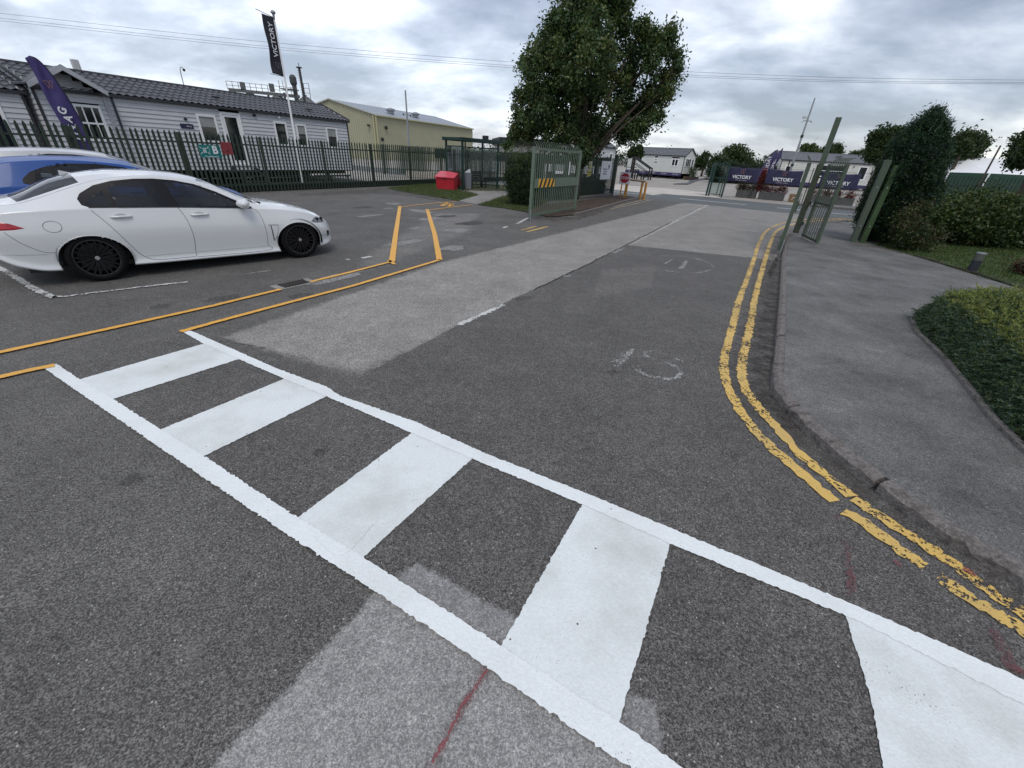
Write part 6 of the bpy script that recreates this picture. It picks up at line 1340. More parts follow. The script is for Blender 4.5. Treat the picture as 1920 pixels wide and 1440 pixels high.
# height field: steep face along the pavement, domed top
edge = [(5.68, 5.55), (5.30, 5.0), (4.95, 4.25), (4.55, 3.55), (4.2, 2.95), (3.95, 2.4), (3.75, 1.8)]
def jh(x, y):
    # distance inside from the pavement edge
    d = 1e9
    for i in range(len(edge) - 1):
        a, b = Vector(edge[i]), Vector(edge[i + 1]); p = Vector((x, y)); t = max(0, min(1, (p - a).dot(b - a) / (b - a).length_squared)); q = a + (b - a) * t; d = min(d, (p - q).length)
    d2 = 5.6 - y + (x - 5.68) * .06; d = min(d, max(0, d2) * 1.0)
    return 0.60 * (1 - math.exp(-d * 8.0)) + 0.05 * noise.noise(Vector((x * 2.2, y * 2.2, 0))) + 0.12 * min(1, d * .4)
pts = []
while len(pts) < 8500:
    x, y = random.uniform(3.7, 9.4), random.uniform(1.6, 5.9)
    ex = np.interp(y, [p[1] for p in reversed(edge)], [p[0] for p in reversed(edge)])
    if x < ex - .02 or y > 5.6 + (x - 5.68) * .06: continue
    if random.random() > 1.0 / (1 + 1.6 * max(0, x - ex - .25)): continue
    pts.append((x, y, jh(x, y)))
for k in range(6500):
    y = random.uniform(1.6, 5.6); ex = np.interp(y, [p[1] for p in reversed(edge)], [p[0] for p in reversed(edge)]); x = ex + abs(random.gauss(0, .14)); pts.append((x, y, jh(x, y)))
for k in range(2200):      # the far side of the tip
    x = random.uniform(5.6, 8.5); y = 5.6 + (x - 5.68) * .06 - abs(random.gauss(0, .12)); pts.append((x, y, max(0.05, jh(x, y))))
v = []; f = []; mi = []
for (x, y, h) in pts:
    gx = (jh(x + .06, y) - jh(x - .06, y)) / .12; gy = (jh(x, y + .06) - jh(x, y - .06)) / .12; nrm = Vector((-gx, -gy, 1)).normalized()
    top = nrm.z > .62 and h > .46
    sp = (nrm * random.uniform(.3, .9) + Vector((random.gauss(-.25, .5), random.gauss(-.2, .5), random.gauss(.15, .25)))).normalized(); Ln = random.uniform(.07, .17)
    base = Vector((x, y, h)) + nrm * random.uniform(-.05, .03)
    sidev = sp.cross(Vector((random.gauss(0, 1), random.gauss(0, 1), random.gauss(0, 1)))).normalized()
    for k in range(13):
        t = k / 12; p = base + sp * Ln * t + Vector((0, 0, -.03 * t * t)); 
        dr_ = (sp + sidev * (1 if k % 2 else -1) * random.uniform(.6, 1.1) + Vector((random.gauss(0, .3),) * 3) * .6).normalized(); l_ = random.uniform(.024, .05) * (1.15 - .5 * t); w_ = dr_.cross(Vector((random.gauss(0, 1), random.gauss(0, 1), random.gauss(0, 1)))).normalized() * .0052
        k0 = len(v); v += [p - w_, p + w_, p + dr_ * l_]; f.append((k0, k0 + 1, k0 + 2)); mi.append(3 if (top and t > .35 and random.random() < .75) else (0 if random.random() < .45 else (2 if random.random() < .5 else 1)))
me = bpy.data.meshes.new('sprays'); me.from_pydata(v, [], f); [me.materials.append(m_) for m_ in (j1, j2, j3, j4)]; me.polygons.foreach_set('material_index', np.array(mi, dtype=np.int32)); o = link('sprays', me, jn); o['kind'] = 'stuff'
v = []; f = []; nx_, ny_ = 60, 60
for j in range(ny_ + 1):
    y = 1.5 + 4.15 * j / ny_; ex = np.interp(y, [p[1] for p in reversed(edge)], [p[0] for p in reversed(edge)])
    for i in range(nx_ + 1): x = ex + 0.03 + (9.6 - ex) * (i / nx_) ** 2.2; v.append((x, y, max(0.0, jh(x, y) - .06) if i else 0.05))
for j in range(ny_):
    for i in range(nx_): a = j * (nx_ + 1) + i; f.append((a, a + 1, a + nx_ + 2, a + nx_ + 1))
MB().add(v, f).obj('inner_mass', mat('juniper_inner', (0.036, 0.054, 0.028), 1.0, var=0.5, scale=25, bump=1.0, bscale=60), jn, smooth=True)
el_ = [(a - .13, b) for a, b in edge] 
he = bpy.data.objects.new('bed_edging', None); C.objects.link(he); he['kind'] = 'structure'
for i in range(len(el_) - 1): MB().beam((el_[i][0], el_[i][1], .095), (el_[i + 1][0], el_[i + 1][1], .095), .05, .06).obj('edging_stone', kerb_m, he)

# ================================================================== CARS
def crom(pts, t):
    """vectorised Catmull-Rom through control points, pts shape (n, ..., 2), t in [0, n-1]"""
    n = len(pts); i = np.clip(np.floor(t).astype(int), 0, n - 2); u = t - i
    g = lambda k: pts[np.clip(k, 0, n - 1)]
    return i, u, g
class Car:
    """car body lofted from lengthwise profile curves; x forward, y to the left, z up"""
    def __init__(s, curves): s.c = {k: (np.array([p[0] for p in v], float), np.array([p[1] for p in v], float)) for k, v in curves.items()}
    def cv(s, k, x):
        X, Y = s.c[k]; x = np.clip(x, X[0], X[-1])
        i = np.clip(np.searchsorted(X, x) - 1, 0, len(X) - 2); h = X[i + 1] - X[i]; t = (x - X[i]) / h
        d = np.diff(Y) / np.diff(X); m = np.zeros(len(X)); m[0], m[-1] = d[0], d[-1]
        for k_ in range(1, len(X) - 1): m[k_] = 0 if d[k_ - 1] * d[k_] <= 0 else 2 * d[k_ - 1] * d[k_] / (d[k_ - 1] + d[k_])
        return (2 * t**3 - 3 * t**2 + 1) * Y[i] + (t**3 - 2 * t**2 + t) * h * m[i] + (-2 * t**3 + 3 * t**2) * Y[i + 1] + (t**3 - t**2) * h * m[i + 1]
    def pt(s, x, t):
        """t 0..7 : sill-in, sill, lower door, waist, belt, cant rail, mid roof, centre"""
        x = np.asarray(x, float); t = np.asarray(t, float); c = lambda k: s.cv(k, x)
        w_, zs, zt = c('w'), c('zs'), c('zt'); zb, ib = c('zb'), c('ib'); yc, zc = c('yc'), c('zc')
        zw = zs + (zb - zs) * 0.62
        P = [(w_ - 0.14, zs), (w_ - 0.020, zs + 0.025), (w_ - 0.030, zs + 0.13), (w_, zw), (w_ - ib, zb), (yc, zc), (yc * 0.55, zc + (zt - zc) * 0.80), (yc * 0, zt)]
        Y = np.stack([p[0] + 0 * x for p in P]); Z = np.stack([p[1] + 0 * x for p in P])
        i = np.clip(np.floor(t).astype(int), 0, 6); u = t - i; ar = np.arange(x.size).reshape(x.shape)
        def g(A, k): k = np.clip(k, 0, 7); return np.take_along_axis(A.reshape(8, -1), k.reshape(1, -1), 0)[0].reshape(x.shape)
        def seg(A):
            p1, p2 = g(A, i), g(A, i + 1); p0, p3 = g(A, i - 1), g(A, i + 2)
            m1 = (p2 - p0) / 2; m2 = (p3 - p1) / 2
            # keep the belt and cant rail crisp, flatten the glass band
            m1 = np.where(i == 4, (p2 - p1), m1); m2 = np.where(i == 4, (p2 - p1), m2); m2 = np.where(i == 3, (p2 - p1) * .9, m2)
            m1 = np.where(i == 5, (p2 - p1) * 1.15, m1)
            m2 = np.where((i == 6) & (A is Z), 0, m2)
            return (2 * u**3 - 3 * u**2 + 1) * p1 + (u**3 - 2 * u**2 + u) * m1 + (-2 * u**3 + 3 * u**2) * p2 + (u**3 - u**2) * m2
        return seg(Y), seg(Z)
def sd_poly(px_, pz_, poly, rnd=0.0):
    P = np.array(poly, float); d = np.full(np.shape(px_), 1e9); ins = np.zeros(np.shape(px_), bool); j = len(P) - 1
    for i in range(len(P)):
        ax, az = P[j]; bx, bz = P[i]; ex, ez = bx - ax, bz - az; wx, wz = px_ - ax, pz_ - az
        t = np.clip((wx * ex + wz * ez) / (ex * ex + ez * ez + 1e-12), 0, 1); d = np.minimum(d, np.hypot(wx - ex * t, wz - ez * t))
        c = ((bz > pz_) != (az > pz_)) & (px_ < (ax - bx) * (pz_ - bz) / (az - bz + 1e-12) + bx); ins ^= c; j = i
    return np.where(ins, -d, d) - rnd
def build_car(name, label, loc, ang, scl, car, x0, x1, wheels, wr, arch_r, regions, body_m, glassm, nx=330, extras=None, hub=None, rim_m=None, cat='car', interior=True, spokes=10):
    root = thing(name, label, cat, loc, ang); root.scale = (scl,) * 3
    tt_ = np.concatenate([np.linspace(0, 1, 4)[:-1], np.linspace(1, 3, 22)[:-1], np.linspace(3, 4, 16)[:-1], np.linspace(4, 5, 22)[:-1], np.linspace(5, 7, 44)])
    X, T = np.meshgrid(np.linspace(x0, x1, nx), tt_, indexing='ij'); X = X.copy(); T = T.copy()
    def F(reg, x, t): y, z = car.pt(x, t); return reg(x, y, z)
    cell = (x1 - x0) / (nx - 1)
    regs = [('arch', lambda x, y, z, w=w: (np.hypot((x - w) / (arch_r * 1.085), (z - wr + .03) / (arch_r * .93)) - 1) * arch_r) for w in wheels] + regions
    fixed = np.zeros(X.shape, bool)
    for nm, fn in regs:
        for it in range(4):
            f0 = F(fn, X, T); e1, e2 = 1e-3, 1e-3
            fx = (F(fn, X + e1, T) - f0) / e1; ft = (F(fn, X, T + e2) - f0) / e2
            sx, st = cell, 0.06; gx, gt = fx * sx, ft * st; g2 = gx**2 + gt**2 + 1e-12
            near = (np.abs(f0) < 0.62 * np.sqrt(g2)) & (~fixed if it == 0 else fz)
            if it == 0: fz = near.copy()
            dx = -f0 * gx / g2 * sx; dt = -f0 * gt / g2 * st
            X = np.where(near, X + np.clip(dx, -.6 * sx, .6 * sx), X); T = np.where(near, np.clip(T + np.clip(dt, -.05, .05), 0, 7), T)
        fixed |= fz
    Y, Z = car.pt(X, T); n, m = X.shape
    ca = lambda A: (A[:-1, :-1] + A[1:, :-1] + A[1:, 1:] + A[:-1, 1:]) / 4
    xc, tc_ = ca(X), ca(T); yc_, zc_ = car.pt(xc, tc_)
    lab = np.zeros(xc.shape, int)
    for k, (nm, fn) in enumerate(regs):
        ins = fn(xc, yc_, zc_) < 0
        lab = np.where(ins & (lab != -1), -1 if nm == 'arch' else k + 1, lab)
    idx = np.arange(n * m).reshape(n, m); q = np.stack([idx[:-1, :-1], idx[1:, :-1], idx[1:, 1:], idx[:-1, 1:]], -1)
    out = {}
    groups = {}
    for k, (nm, fn) in enumerate(regs):
        if nm != 'arch': groups.setdefault(nm, []).append(k + 1)
    groups['body'] = [0]
    for nm, ks in groups.items():
        sel = np.isin(lab, ks); fq = q[sel]
        if not len(fq): continue
        V = np.stack([X, Y, Z], -1).reshape(-1, 3)
        used, inv = np.unique(fq, return_inverse=True); v1 = V[used]; f1 = inv.reshape(-1, 4)
        v2 = v1 * [1, -1, 1]; f2 = f1[:, ::-1]
        sided = 'glass' in nm or nm == 'window_surround'
        batches = [(v1, f1), (v2, f2)] if sided else [(np.concatenate([v1, v2]), np.concatenate([f1, f2 + len(v1)]))]
        for vv, ff_ in batches:
            me = bpy.data.meshes.new(nm); me.from_pydata(vv.tolist(), [], ff_.tolist())
            b = bmesh.new(); b.from_mesh(me); bmesh.ops.remove_doubles(b, verts=b.verts, dist=0.0008)
            if nm == 'body':
                for xe in (x0, x1):       # close the two bumper ends
                    es = [e for e in b.edges if e.is_boundary and all(abs(v_.co.x - xe) < 1e-4 for v_ in e.verts)]
                    if es:
                        vs_ = sorted({v_ for e in es for v_ in e.verts}, key=lambda v_: math.atan2(v_.co.z - 0.45, v_.co.y))
                        try: b.faces.new(vs_)
                        except Exception: pass
            bmesh.ops.recalc_face_normals(b, faces=b.faces)
            # every panel faces outwards
            tst = max(b.faces, key=lambda f_: abs(f_.calc_center_median().y) * (1 if sided or nm == 'body' else 0) + f_.calc_center_median().z * .01); c_ = tst.calc_center_median(); tst.normal_update()
            if tst.normal.dot(Vector((0, c_.y, .2 * c_.z))) < 0: bmesh.ops.reverse_faces(b, faces=b.faces)
            b.to_mesh(me); b.free()
            mt_ = body_m if nm == 'body' else glassm.get(nm, glassm['glass']); me.materials.append(mt_)
            o = link(nm, me, root, smooth=True); out[nm] = o
    def ysurf(x, z, tl=0.0, th=5.0):
        lo, hi = tl, th
        for _ in range(30):
            mid = (lo + hi) / 2; yy, zz = car.pt(np.array([x]), np.array([mid]))
            if zz[0] < z: lo = mid
            else: hi = mid
        return float(yy[0])
    # wheels
    tyre_m = mat('tyre_rubber', (0.008, 0.008, 0.009), 0.9, var=0.2, spec=0.15); rim_m = rim_m or mat('gloss_black_rim', (0.006, 0.006, 0.007), 0.3, spec=0.35)
    rr_ = wr * 0.76
    tp = [(rr_, -.10), (rr_ + .01, -.112), (wr - .05, -.118), (wr - .012, -.10), (wr, -.075), (wr, .075), (wr - .012, .10), (wr - .05, .118), (rr_ + .01, .112), (rr_, .10)]
    tyre_me = MB().lathe(tp + [tp[0]], 48, 'y').mesh('tyre', tyre_m)
    barrel = MB().lathe([(rr_ - .002, -.105), (rr_ - .012, -.095), (rr_ - .02, .09), (rr_ - .002, .10)], 40, 'y').mesh('rim', rim_m)
    sp_ = MB()
    for k in range(spokes):
        a0 = 2 * math.pi * k / spokes
        for da in (-.11, .11):
            a = (math.cos(a0 + da * .3) * .045, -.085, math.sin(a0 + da * .3) * .045); b2 = (math.cos(a0 + da * 1.25) * (rr_ - .012), -.096, math.sin(a0 + da * 1.25) * (rr_ - .012)); sp_.beam(a, b2, .022, .03, (0, 1, 0))
    spk_me = sp_.lathe([(0.001, -.085), (.05, -.085), (.062, -.07), (.062, -.04), (0.001, -.04)], 20, 'y').mesh('spokes', rim_m)
    lip = MB().lathe([(rr_ - .014, -.104), (rr_ - .004, -.108), (rr_ + .004, -.106), (rr_ - .004, -.10), (rr_ - .014, -.104)], 48, 'y').mesh('rim_lip', mat('rim_edge', (0.035, 0.035, 0.038), 0.3, metal=.5))
    hubm = MB().lathe([(0.001, -.098), (.026, -.097), (.03, -.088), (0.001, -.086)], 16, 'y').mesh('centre_cap', mat('silver_trim', (0.55, 0.55, 0.56), 0.25, metal=.8))
    disc = MB().lathe([(0.001, -.02), (rr_ * .78, -.02), (rr_ * .78, 0.0), (0.001, 0)], 30, 'y').mesh('brake_disc', mat('brake_steel', (0.06, 0.06, 0.062), 0.4, metal=.7))
    for wx in wheels:
        for sy in (-1, 1):
            yw = float(car.cv('w', np.array([wx]))[0]) - 0.135
            wo = link('wheel', tyre_me, root, (wx, sy * yw, wr)); wo.rotation_euler = (0, 0, 0 if sy < 0 else math.pi)
            for nm, me in (('rim', barrel), ('spokes', spk_me), ('rim_lip', lip), ('centre_cap', hubm), ('brake_disc', disc)): link(nm, me, wo)
        mb = MB()
        for sy in (-1, 1):
            yw = float(car.cv('w', np.array([wx]))[0]); N_ = 24; v = []; f = []
            for k in range(N_ + 1):
                a = -0.25 + (math.pi + 0.5) * k / N_
                for yy in (yw - .014, yw - .34): v.append((wx + (arch_r * 1.09) * math.cos(a), sy * yy, wr + (arch_r + .0) * math.sin(a)))
            for k in range(N_): f.append((2 * k, 2 * k + 1, 2 * k + 3, 2 * k + 2))
            mb.add(v, f); mb.add([(wx - arch_r, sy * (yw - .34), .15), (wx + arch_r, sy * (yw - .34), .15), (wx + arch_r, sy * (yw - .34), wr + arch_r), (wx - arch_r, sy * (yw - .34), wr + arch_r)], [(0, 1, 2, 3)])
        mb.obj('wheel_well', black_metal, root)
    MB().box(x0 + .35, x1 - .35, -.62, .62, .16, .22).obj('underbody', black_metal, root)
    for wx in wheels:
        for sy in (-1, 1):
            ps = []
            for a in np.linspace(-.30, math.pi + .30, 40):
                xx, zz = wx + arch_r * 1.085 * math.cos(a), wr - .03 + arch_r * .93 * math.sin(a)
                if zz > float(car.cv('zs', np.array([xx]))[0]) + .01: ps.append((xx, sy * (ysurf(xx, zz) - .005), zz))
            MB().tube(ps, .008, 8).obj('arch_lip', body_m, root, smooth=True)
    # strips laid on the side surface
    def strip(nm, pts, wd, m_, off=0.0015, both=True, close=False, parent=None):
        P = smooth_path(pts, 5) if len(pts) > 2 else refine(pts, .04, False); mb = MB()
        for sy in ((-1, 1) if both else (-1,)):
            v = []; f = []
            for i, p in enumerate(P):
                a = Vector(P[max(i - 1, 0)]); b2 = Vector(P[min(i + 1, len(P) - 1)]); d = (b2 - a).normalized(); nn_ = Vector((-d.y, d.x)) * wd / 2
                for sgn_ in (1, -1):
                    xx, zz = p[0] + nn_.x * sgn_, p[1] + nn_.y * sgn_; v.append((xx, sy * (ysurf(xx, zz) + off), zz))
            for i in range(len(P) - 1): f.append((2 * i, 2 * i + 1, 2 * i + 3, 2 * i + 2))
            mb.add(v, f)
        return mb.obj(nm, m_, parent or root)
    def patch(nm, poly, m_, off=0.004, sides=(-1, 1), bev=0):
        """flat-ish panel following the side surface"""
        if len(sides) == 2: patch(nm, poly, m_, off, (1,)); return patch(nm, poly, m_, off, (-1,))
        P = np.array(poly); b = bmesh.new(); c = P.mean(0)
        for sy in sides:
            rings = []
            for s_ in (0.0, .35, .7, 1.0):
                pts_ = refine([tuple(p) for p in P], .03) if s_ > 0 else None
                if s_ == 0: rings.append([b.verts.new((c[0], sy * (ysurf(c[0], c[1]) + off), c[1]))])
                else: rings.append([b.verts.new((c[0] + (x - c[0]) * s_, sy * (ysurf(c[0] + (x - c[0]) * s_, c[1] + (z - c[1]) * s_) + (off if s_ < 1 else 0.0)), c[1] + (z - c[1]) * s_)) for x, z in pts_])
            n_ = len(rings[1])
            for i in range(n_): b.faces.new((rings[0][0], rings[1][i], rings[1][(i + 1) % n_]))
            for a_, b_2 in ((1, 2), (2, 3)):
                for i in range(n_): b.faces.new((rings[a_][i], rings[b_2][i], rings[b_2][(i + 1) % n_], rings[a_][(i + 1) % n_]))
        bmesh.ops.recalc_face_normals(b, faces=b.faces); me = bpy.data.meshes.new(nm); b.to_mesh(me); b.free(); me.materials.append(m_); return link(nm, me, root, smooth=True)
    if interior:
        im = mat('car_interior', (0.035, 0.035, 0.037), 0.8); fl = wheels[0] + 0.1
        MB().box(wheels[0] + .1, wheels[1] - .3, -.66, .66, .28, .36).obj('cabin_floor', im, root)
        for sx, nm in ((1.30, 'front_seat'), (0.35, 'rear_seat')):
            for sy in (-.36, .36):
                mb = MB(); bx = wheels[0] + sx; mb.prism([(bx - .1, .40), (bx + .45, .42), (bx + .45, .54), (bx, .52), (bx - .22, 1.06), (bx - .34, 1.05)], sy - .25, sy + .25); so_ = mb.obj(nm, im, root, bevel=.02)
                h_ = MB().box(bx - .34, bx - .24, sy - .12, sy + .12, 1.09, 1.24).obj('headrest', im, root, bevel=.02); h_.parent = so_
        xd = wheels[1] - .82; MB().prism([(xd - .1, .55), (xd + .5, .55), (xd + .45, .88), (xd, .93), (xd - .1, .82)], -.66, .66).obj('dashboard', im, root, bevel=.02)
        mb = MB(); c = Vector((xd - .22, -.36, .86)); ax = Vector((-.42, 0, .9)).normalized(); e1 = Vector((0, 1, 0)); e2 = ax.cross(e1)
        # wheel plane is tilted towards the driver
        e2 = Vector((.30, 0, .95)).normalized()
        mb.tube([c + (e1 * math.cos(a) + e2 * math.sin(a)) * .18 for a in np.linspace(0, 2 * math.pi, 25)], .016, 6, cap=False); mb.beam(c - e1 * .17, c + e1 * .17, .04, .02); mb.beam(c, c - e2 * .17, .03, .02); mb.obj('steering_wheel', mat('wheel_grey', (0.10, 0.10, 0.105), .5), root)
    if extras: extras(root, strip, patch, ysurf, car)
    return root
def t_big(x, y, z): return 0.0

car_white = mat('white_car_paint', (0.67, 0.685, 0.69), 0.28, var=0.012, scale=1.5, coat=1.0, spec=0.5)
car_blue = mat('blue_car_paint', (0.012, 0.068, 0.27), 0.38, var=0.03, scale=1.5, coat=0.25, spec=0.3)
car_silver = mat('pale_silver_car_paint', (0.44, 0.45, 0.46), 0.32, var=0.03, coat=0.7, metal=0.2)
win = glass('car_glass', (0.42, 0.46, 0.46)); black_gloss = mat('gloss_black_trim', (0.006, 0.006, 0.008), 0.35, spec=0.25)
seam_m = mat('shut_line', (0.045, 0.046, 0.048), 0.8)
XF = Car(dict(
    w=[(-1.02, .50), (-.98, .66), (-.88, .77), (-.7, .835), (-.4, .872), (0, .885), (1.2, .875), (2.3, .872), (2.75, .885), (3.0, .86), (3.2, .80), (3.36, .70), (3.48, .55), (3.56, .34)],
    zs=[(-1.02, .50), (-.9, .40), (-.72, .27), (-.45, .19), (.2, .17), (1, .15), (2.4, .135), (3.1, .15), (3.35, .165), (3.56, .24)],
    zt=[(-1.02, .80), (-.98, .93), (-.9, 1.02), (-.6, 1.06), (-.48, 1.10), (-.1, 1.275), (.2, 1.352), (.55, 1.395), (.9, 1.395), (1.25, 1.37), (1.55, 1.31), (1.9, 1.15), (2.25, .985), (2.33, .955), (2.7, .905), (3.0, .835), (3.2, .765), (3.36, .68), (3.48, .58), (3.56, .46)],
    zb=[(-1.02, .70), (-.98, .80), (-.8, .90), (-.5, .945), (.1, .955), (1.1, .935), (2.15, .87), (2.5, .85), (2.9, .79), (3.15, .71), (3.3, .64), (3.45, .54), (3.56, .38)],
    ib=[(-1.02, .03), (-.5, .055), (0.1, .055), (1.1, .045), (2.2, .05), (2.75, .06), (3.3, .07), (3.56, .04)],
    yc=[(-1.02, .33), (-.9, .56), (-.6, .66), (-.4, .655), (.0, .60), (.45, .575), (1.0, .57), (1.5, .585), (1.9, .67), (2.2, .735), (2.5, .72), (2.9, .68), (3.2, .58), (3.4, .42), (3.56, .20)],
    zc=[(-1.02, .76), (-.95, .90), (-.8, .99), (-.5, 1.015), (-.3, 1.065), (0.0, 1.17), (.3, 1.265), (.6, 1.322), (.95, 1.345), (1.3, 1.31), (1.55, 1.255), (1.9, 1.09), (2.18, .945), (2.35, .905), (2.7, .875), (3.0, .81), (3.2, .735), (3.36, .65), (3.48, .56), (3.56, .43)]))
outline = [(.085, 1.07), (.13, 1.13), (.30, 1.225), (.5, 1.278), (.75, 1.305), (.98, 1.308), (1.22, 1.285), (1.45, 1.235), (1.7, 1.13), (1.9, 1.02), (2.13, .90), (2.13, .885), (1.12, .942), (.45, .965), (.16, .972), (.10, 1.0)]
gl_q = [(.20, 1.075), (.37, 1.165), (.40, .985), (.20, .99), (.17, 1.02)]
gl_r = [(.43, 1.19), (.60, 1.25), (.78, 1.275), (.95, 1.278), (1.0, .957), (.46, .98)]
gl_f = [(1.085, 1.27), (1.25, 1.25), (1.45, 1.205), (1.65, 1.115), (1.86, .995), (1.97, .918), (1.16, .952)]
def tp_side(poly, tmin=3.2): return lambda x, y, z: np.where(y > 0.40, sd_poly(x, z, poly), 0.5)
regions_w = [('window_surround', tp_side(outline)), ('quarter_glass', tp_side(gl_q)), ('side_glass', tp_side(gl_r)), ('front_side_glass', tp_side(gl_f)),
    ('windscreen', lambda x, y, z: np.maximum.reduce([1.585 - .10 * y**2 / .35 - x, x - (2.27 - .16 * y**2), (np.abs(y) - (.535 + (x - 1.55) * .24)) * 1.0, 0.9 - z])),
    ('rear_window', lambda x, y, z: np.maximum.reduce([x - (.12 + .20 * y**2), (-.56 + .25 * y**2) - x, np.abs(y) - (.525 + (.12 - x) * .10), 0.95 - z]))]
gm_w = dict(glass=win, window_surround=black_gloss, quarter_glass=win, side_glass=win, front_side_glass=win, windscreen=win, rear_window=glass('rear_glass', (0.55, 0.60, 0.59), 0.08))
def ext_white(root, strip, patch, ys, car):
    strip('shut_line', [(.155, .965), (.30, .73), (.43, .46), (.50, .33), (.60, .245), (.75, .22), (1.15, .215)], .006, seam_m)
    strip('shut_line', [(1.13, .935), (1.19, .75), (1.205, .5), (1.175, .3), (1.165, .215)], .006, seam_m)
    strip('shut_line', [(2.14, .885), (2.22, .76), (2.245, .5), (2.23, .3), (2.215, .20), (1.165, .208)], .006, seam_m)
    strip('shut_line', [(-.70, .72), (-.6, .58), (-.45, .46), (-.34, .44)], .005, seam_m)
    strip('sill_crease', [(.55, .30), (1.15, .292), (2.22, .275)], .012, car_white, off=.005)
    c = (-.26, .76); strip('fuel_flap', [(c[0] + .085 * math.cos(a), c[1] + .068 * math.sin(a)) for a in np.linspace(0, 2 * math.pi, 17)], .005, seam_m)
    # bright belt line
    strip('belt_trim', [(.16, .968), (1.12, .938), (2.13, .879)], .010, mat('dark_belt_trim', (0.03, .03, .03), .3), off=.004)
    for xh, zh in ((.45, .845), (1.37, .825)):
        for sy in (-1, 1):
            y = ys(xh, zh); MB().tube([(xh - .115, sy * (y - .002), zh - .003), (xh - .09, sy * (y + .022), zh), (xh + .0, sy * (y + .030), zh + .002), (xh + .09, sy * (y + .022), zh), (xh + .115, sy * (y - .002), zh - .003)], [.013, .016, .016, .015, .011], 10).obj('door_handle', car_white, root, smooth=True)
        patch('handle_recess', [(xh + .07 * math.cos(a), zh + .032 * math.sin(a) + .006) for a in np.linspace(0, 6.28, 13)[:-1]], mat('recess_grey', (0.36, 0.37, .38), .4, coat=.5), off=.002)
    # mirror
    for sy in (-1, 1):
        mb = MB(); b = bmesh.new(); bmesh.ops.create_icosphere(b, subdivisions=3, radius=1)
        for v_ in b.verts:
            x_, y_, z_ = v_.co; v_.co = Vector((1.98 + .095 * x_ * (1 - .25 * y_ * -sy), sy * (.95 + .115 * (y_)), .965 + .070 * z_ * (1 + .15 * x_)))
        me = bpy.data.meshes.new('wing_mirror'); b.to_mesh(me); b.free(); me.materials.append(car_white); mo = link('wing_mirror', me, root, smooth=True)
        MB().beam((2.0, sy * .80, .905), (1.98, sy * .90, .93), .08, .03).obj('mirror_arm', black_gloss, root).parent = mo
    # lamps, vent, fog grille
    tl_m = mat('red_lamp_glass', (0.42, 0.005, 0.012), .12, coat=1.0, var=.35, scale=7)
    patch('tail_light', [(-1.0, .80), (-.80, .86), (-.62, .815), (-.505, .755), (-.60, .742), (-.8, .738), (-1.0, .72)], tl_m, .008)
    hl = patch('headlight', [(3.03, .615), (3.12, .675), (3.24, .705), (3.345, .665), (3.38, .60), (3.27, .575), (3.13, .59)], mat('lamp_chrome', (0.22, .23, .24), .2, metal=.6, var=.3, scale=25, coat=1), .006)
    for x_, z_ in ((3.17, .64), (3.27, .64)):
        for sy in (-1, 1): MB().lathe([(0.001, 0), (.03, 0), (.034, .012), (.026, .014), (0.001, .004)], 16, 'y', (x_, sy * (ys(x_, z_) + (.002 if sy < 0 else .002)) - (.012 if sy < 0 else 0), z_)).obj('lamp_lens', black_gloss, root).parent = hl
    ch = mat('silver_trim', (0.55, 0.55, 0.56), 0.25, metal=.8)
    strip('vent_trim', [(2.295, .615), (2.38, .612), (2.46, .608)], .012, ch, off=.006); strip('vent_trim', [(2.335, .60), (2.34, .5), (2.345, .35)], .014, black_gloss, off=.004); strip('vent_trim', [(2.45, .60), (2.43, .48), (2.35, .35)], .008, mat('recess_grey', (0.36, 0.37, .38), .4), off=.003)
    patch('fog_grille', [(3.335, .42), (3.40, .43), (3.42, .33), (3.36, .31)], black_gloss, .004)
    strip('bumper_crease', [(-.95, .47), (-.7, .45), (-.42, .435)], .012, car_white, off=.006)
    # wipers / cowl
    MB().box(2.20, 2.34, -.58, .58, .925, .945).obj('cowl', black_gloss, root)
    strip('rocker_edge', [(.45, .175), (1.2, .158), (2.38, .145)], .02, mat('white_car_sill_grey', (0.30, .31, .32), .5), off=.001)  # grey strip along the lower edge of the sill
    # shark fin aerial
    MB().prism([(.02, 1.285), (.16, 1.34), (.03, 1.375)], -.012, .012).obj('aerial', car_white, root)
    # grille and plate at the nose
    MB().box(3.555, 3.575, -.28, .28, .28, .44).obj('grille', black_gloss, root, bevel=.005)
cg = G(197, 528); ca_ = 46.67; ca_r = R(ca_)
# root sits at rear axle centre: offset by half track towards the car's left
hw = 0.885 - 0.02
cx, cy = cg.x - math.sin(ca_r) * hw, cg.y + math.cos(ca_r) * hw
build_car('white_saloon_car', 'white saloon car with black wheels parked at the end of the row', (cx, cy, 0), ca_, 1.0, XF, -1.02, 3.56, (0.03, 2.78), 0.322, 0.362, regions_w, car_white, gm_w, extras=ext_white)
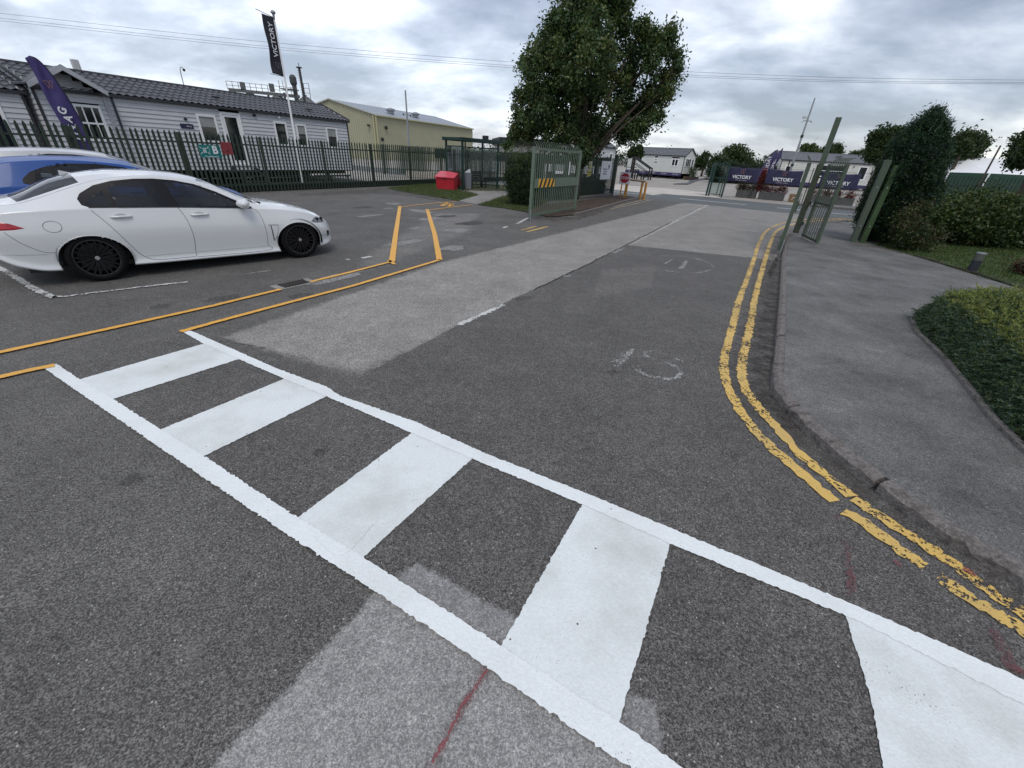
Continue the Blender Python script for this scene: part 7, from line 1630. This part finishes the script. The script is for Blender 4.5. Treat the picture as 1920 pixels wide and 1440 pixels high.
# blue hatchback
HB = Car(dict(
    w=[(-.80, .50), (-.76, .66), (-.66, .77), (-.4, .84), (0, .865), (1.2, .865), (2.5, .87), (2.9, .83), (3.15, .74), (3.3, .58), (3.38, .34)],
    zs=[(-.80, .45), (-.65, .30), (-.35, .2), (.5, .18), (2.4, .17), (3.1, .17), (3.38, .26)],
    zt=[(-.80, .85), (-.76, 1.0), (-.60, 1.22), (-.42, 1.38), (-.2, 1.42), (.3, 1.45), (.8, 1.455), (1.2, 1.42), (1.55, 1.34), (2.0, 1.13), (2.3, 1.0), (2.8, .93), (3.1, .85), (3.3, .68), (3.38, .5)],
    zb=[(-.80, .74), (-.7, .88), (-.4, .985), (.2, 1.0), (1.2, .96), (2.2, .90), (2.8, .83), (3.15, .70), (3.38, .42)],
    ib=[(-.8, .03), (0, .06), (2.2, .05), (2.9, .06), (3.38, .04)],
    yc=[(-.80, .34), (-.7, .55), (-.5, .60), (-.2, .60), (.5, .585), (1.5, .60), (2.1, .72), (2.8, .67), (3.2, .50), (3.38, .2)],
    zc=[(-.80, .82), (-.72, .99), (-.58, 1.17), (-.40, 1.31), (-.1, 1.37), (.5, 1.405), (1.1, 1.37), (1.5, 1.29), (2.0, 1.06), (2.25, .95), (2.8, .89), (3.1, .80), (3.3, .64), (3.38, .46)]))
o_hb = [(-.14, 1.05), (-.12, 1.12), (.0, 1.22), (.2, 1.30), (.5, 1.355), (.9, 1.355), (1.25, 1.31), (1.55, 1.22), (1.9, 1.06), (2.12, .93), (1.1, .985), (.2, 1.02), (-.05, 1.025)]
regions_b = [('window_surround', tp_side(o_hb)), ('quarter_glass', tp_side([(.02, 1.07), (.05, 1.19), (.22, 1.265), (.30, 1.045), (.06, 1.05)])), ('side_glass', tp_side([(.27, 1.275), (.5, 1.32), (.82, 1.32), (.92, 1.01), (.35, 1.04)])), ('front_side_glass', tp_side([(.97, 1.315), (1.25, 1.275), (1.55, 1.185), (1.85, 1.045), (1.97, .965), (1.06, 1.005)])),
    ('windscreen', lambda x, y, z: np.maximum.reduce([1.40 - x, x - 2.2, np.abs(y) - (.53 + (x - 1.4) * .2), 0.9 - z])),
    ('rear_window', lambda x, y, z: np.maximum.reduce([x + .44, (-.745) - x, np.abs(y) - .52, 1.03 - z]))]
gm_b = dict(glass=win, window_surround=black_gloss, quarter_glass=win, side_glass=win, front_side_glass=win, windscreen=win, rear_window=win)
def ext_blue(root, strip, patch, ys, car):
    strip('shut_line', [(-.02, 1.01), (.12, .8), (.3, .6), (.4, .3)], .006, seam_m); strip('shut_line', [(1.0, .98), (1.05, .7), (1.03, .25)], .006, seam_m)
    patch('tail_light', [(-.78, .93), (-.55, .92), (-.36, .86), (-.40, .80), (-.6, .755), (-.78, .74)], mat('red_lamp_glass', (0.42, 0.005, 0.012), .12), .008)
    for xh in (.35, 1.3):
        for sy in (-1, 1): y = ys(xh, .9); MB().tube([(xh - .1, sy * y, .9), (xh - .08, sy * (y + .025), .9), (xh + .08, sy * (y + .025), .9), (xh + .1, sy * y, .9)], .014, 8).obj('door_handle', car_blue, root)
    strip('shut_line', [(-.25 + .08 * math.cos(a), .85 + .07 * math.sin(a)) for a in np.linspace(0, 6.283, 15)], .005, seam_m)
    for sy in (-1, 1): 
        b = bmesh.new(); bmesh.ops.create_icosphere(b, subdivisions=2, radius=1)
        for v_ in b.verts: v_.co = Vector((1.98 + .09 * v_.co.x, sy * (.93 + .11 * v_.co.y), 1.0 + .07 * v_.co.z))
        me = bpy.data.meshes.new('wing_mirror'); b.to_mesh(me); b.free(); me.materials.append(car_blue); link('wing_mirror', me, root, smooth=True)
bx, by = cx - math.sin(ca_r) * 3.0 - math.cos(ca_r) * 0.30, cy + math.cos(ca_r) * 3.0 - math.sin(ca_r) * 0.30
build_car('blue_hatchback_car', 'blue hatchback car parked beyond the white saloon', (bx, by, 0), ca_, 1.0, HB, -.80, 3.38, (0.0, 2.62), 0.315, 0.355, regions_b, car_blue, gm_b, nx=220, extras=ext_blue)
gx_, gy_ = bx - math.sin(ca_r) * 2.55 - math.cos(ca_r) * .2, by + math.cos(ca_r) * 2.55 - math.sin(ca_r) * .2
build_car('silver_hatchback_car', 'pale silver car whose roof shows beyond the blue hatchback', (gx_, gy_, 0), ca_, 1.05, HB, -.80, 3.38, (0.0, 2.62), 0.315, 0.355, regions_b, car_silver, gm_b, nx=160)
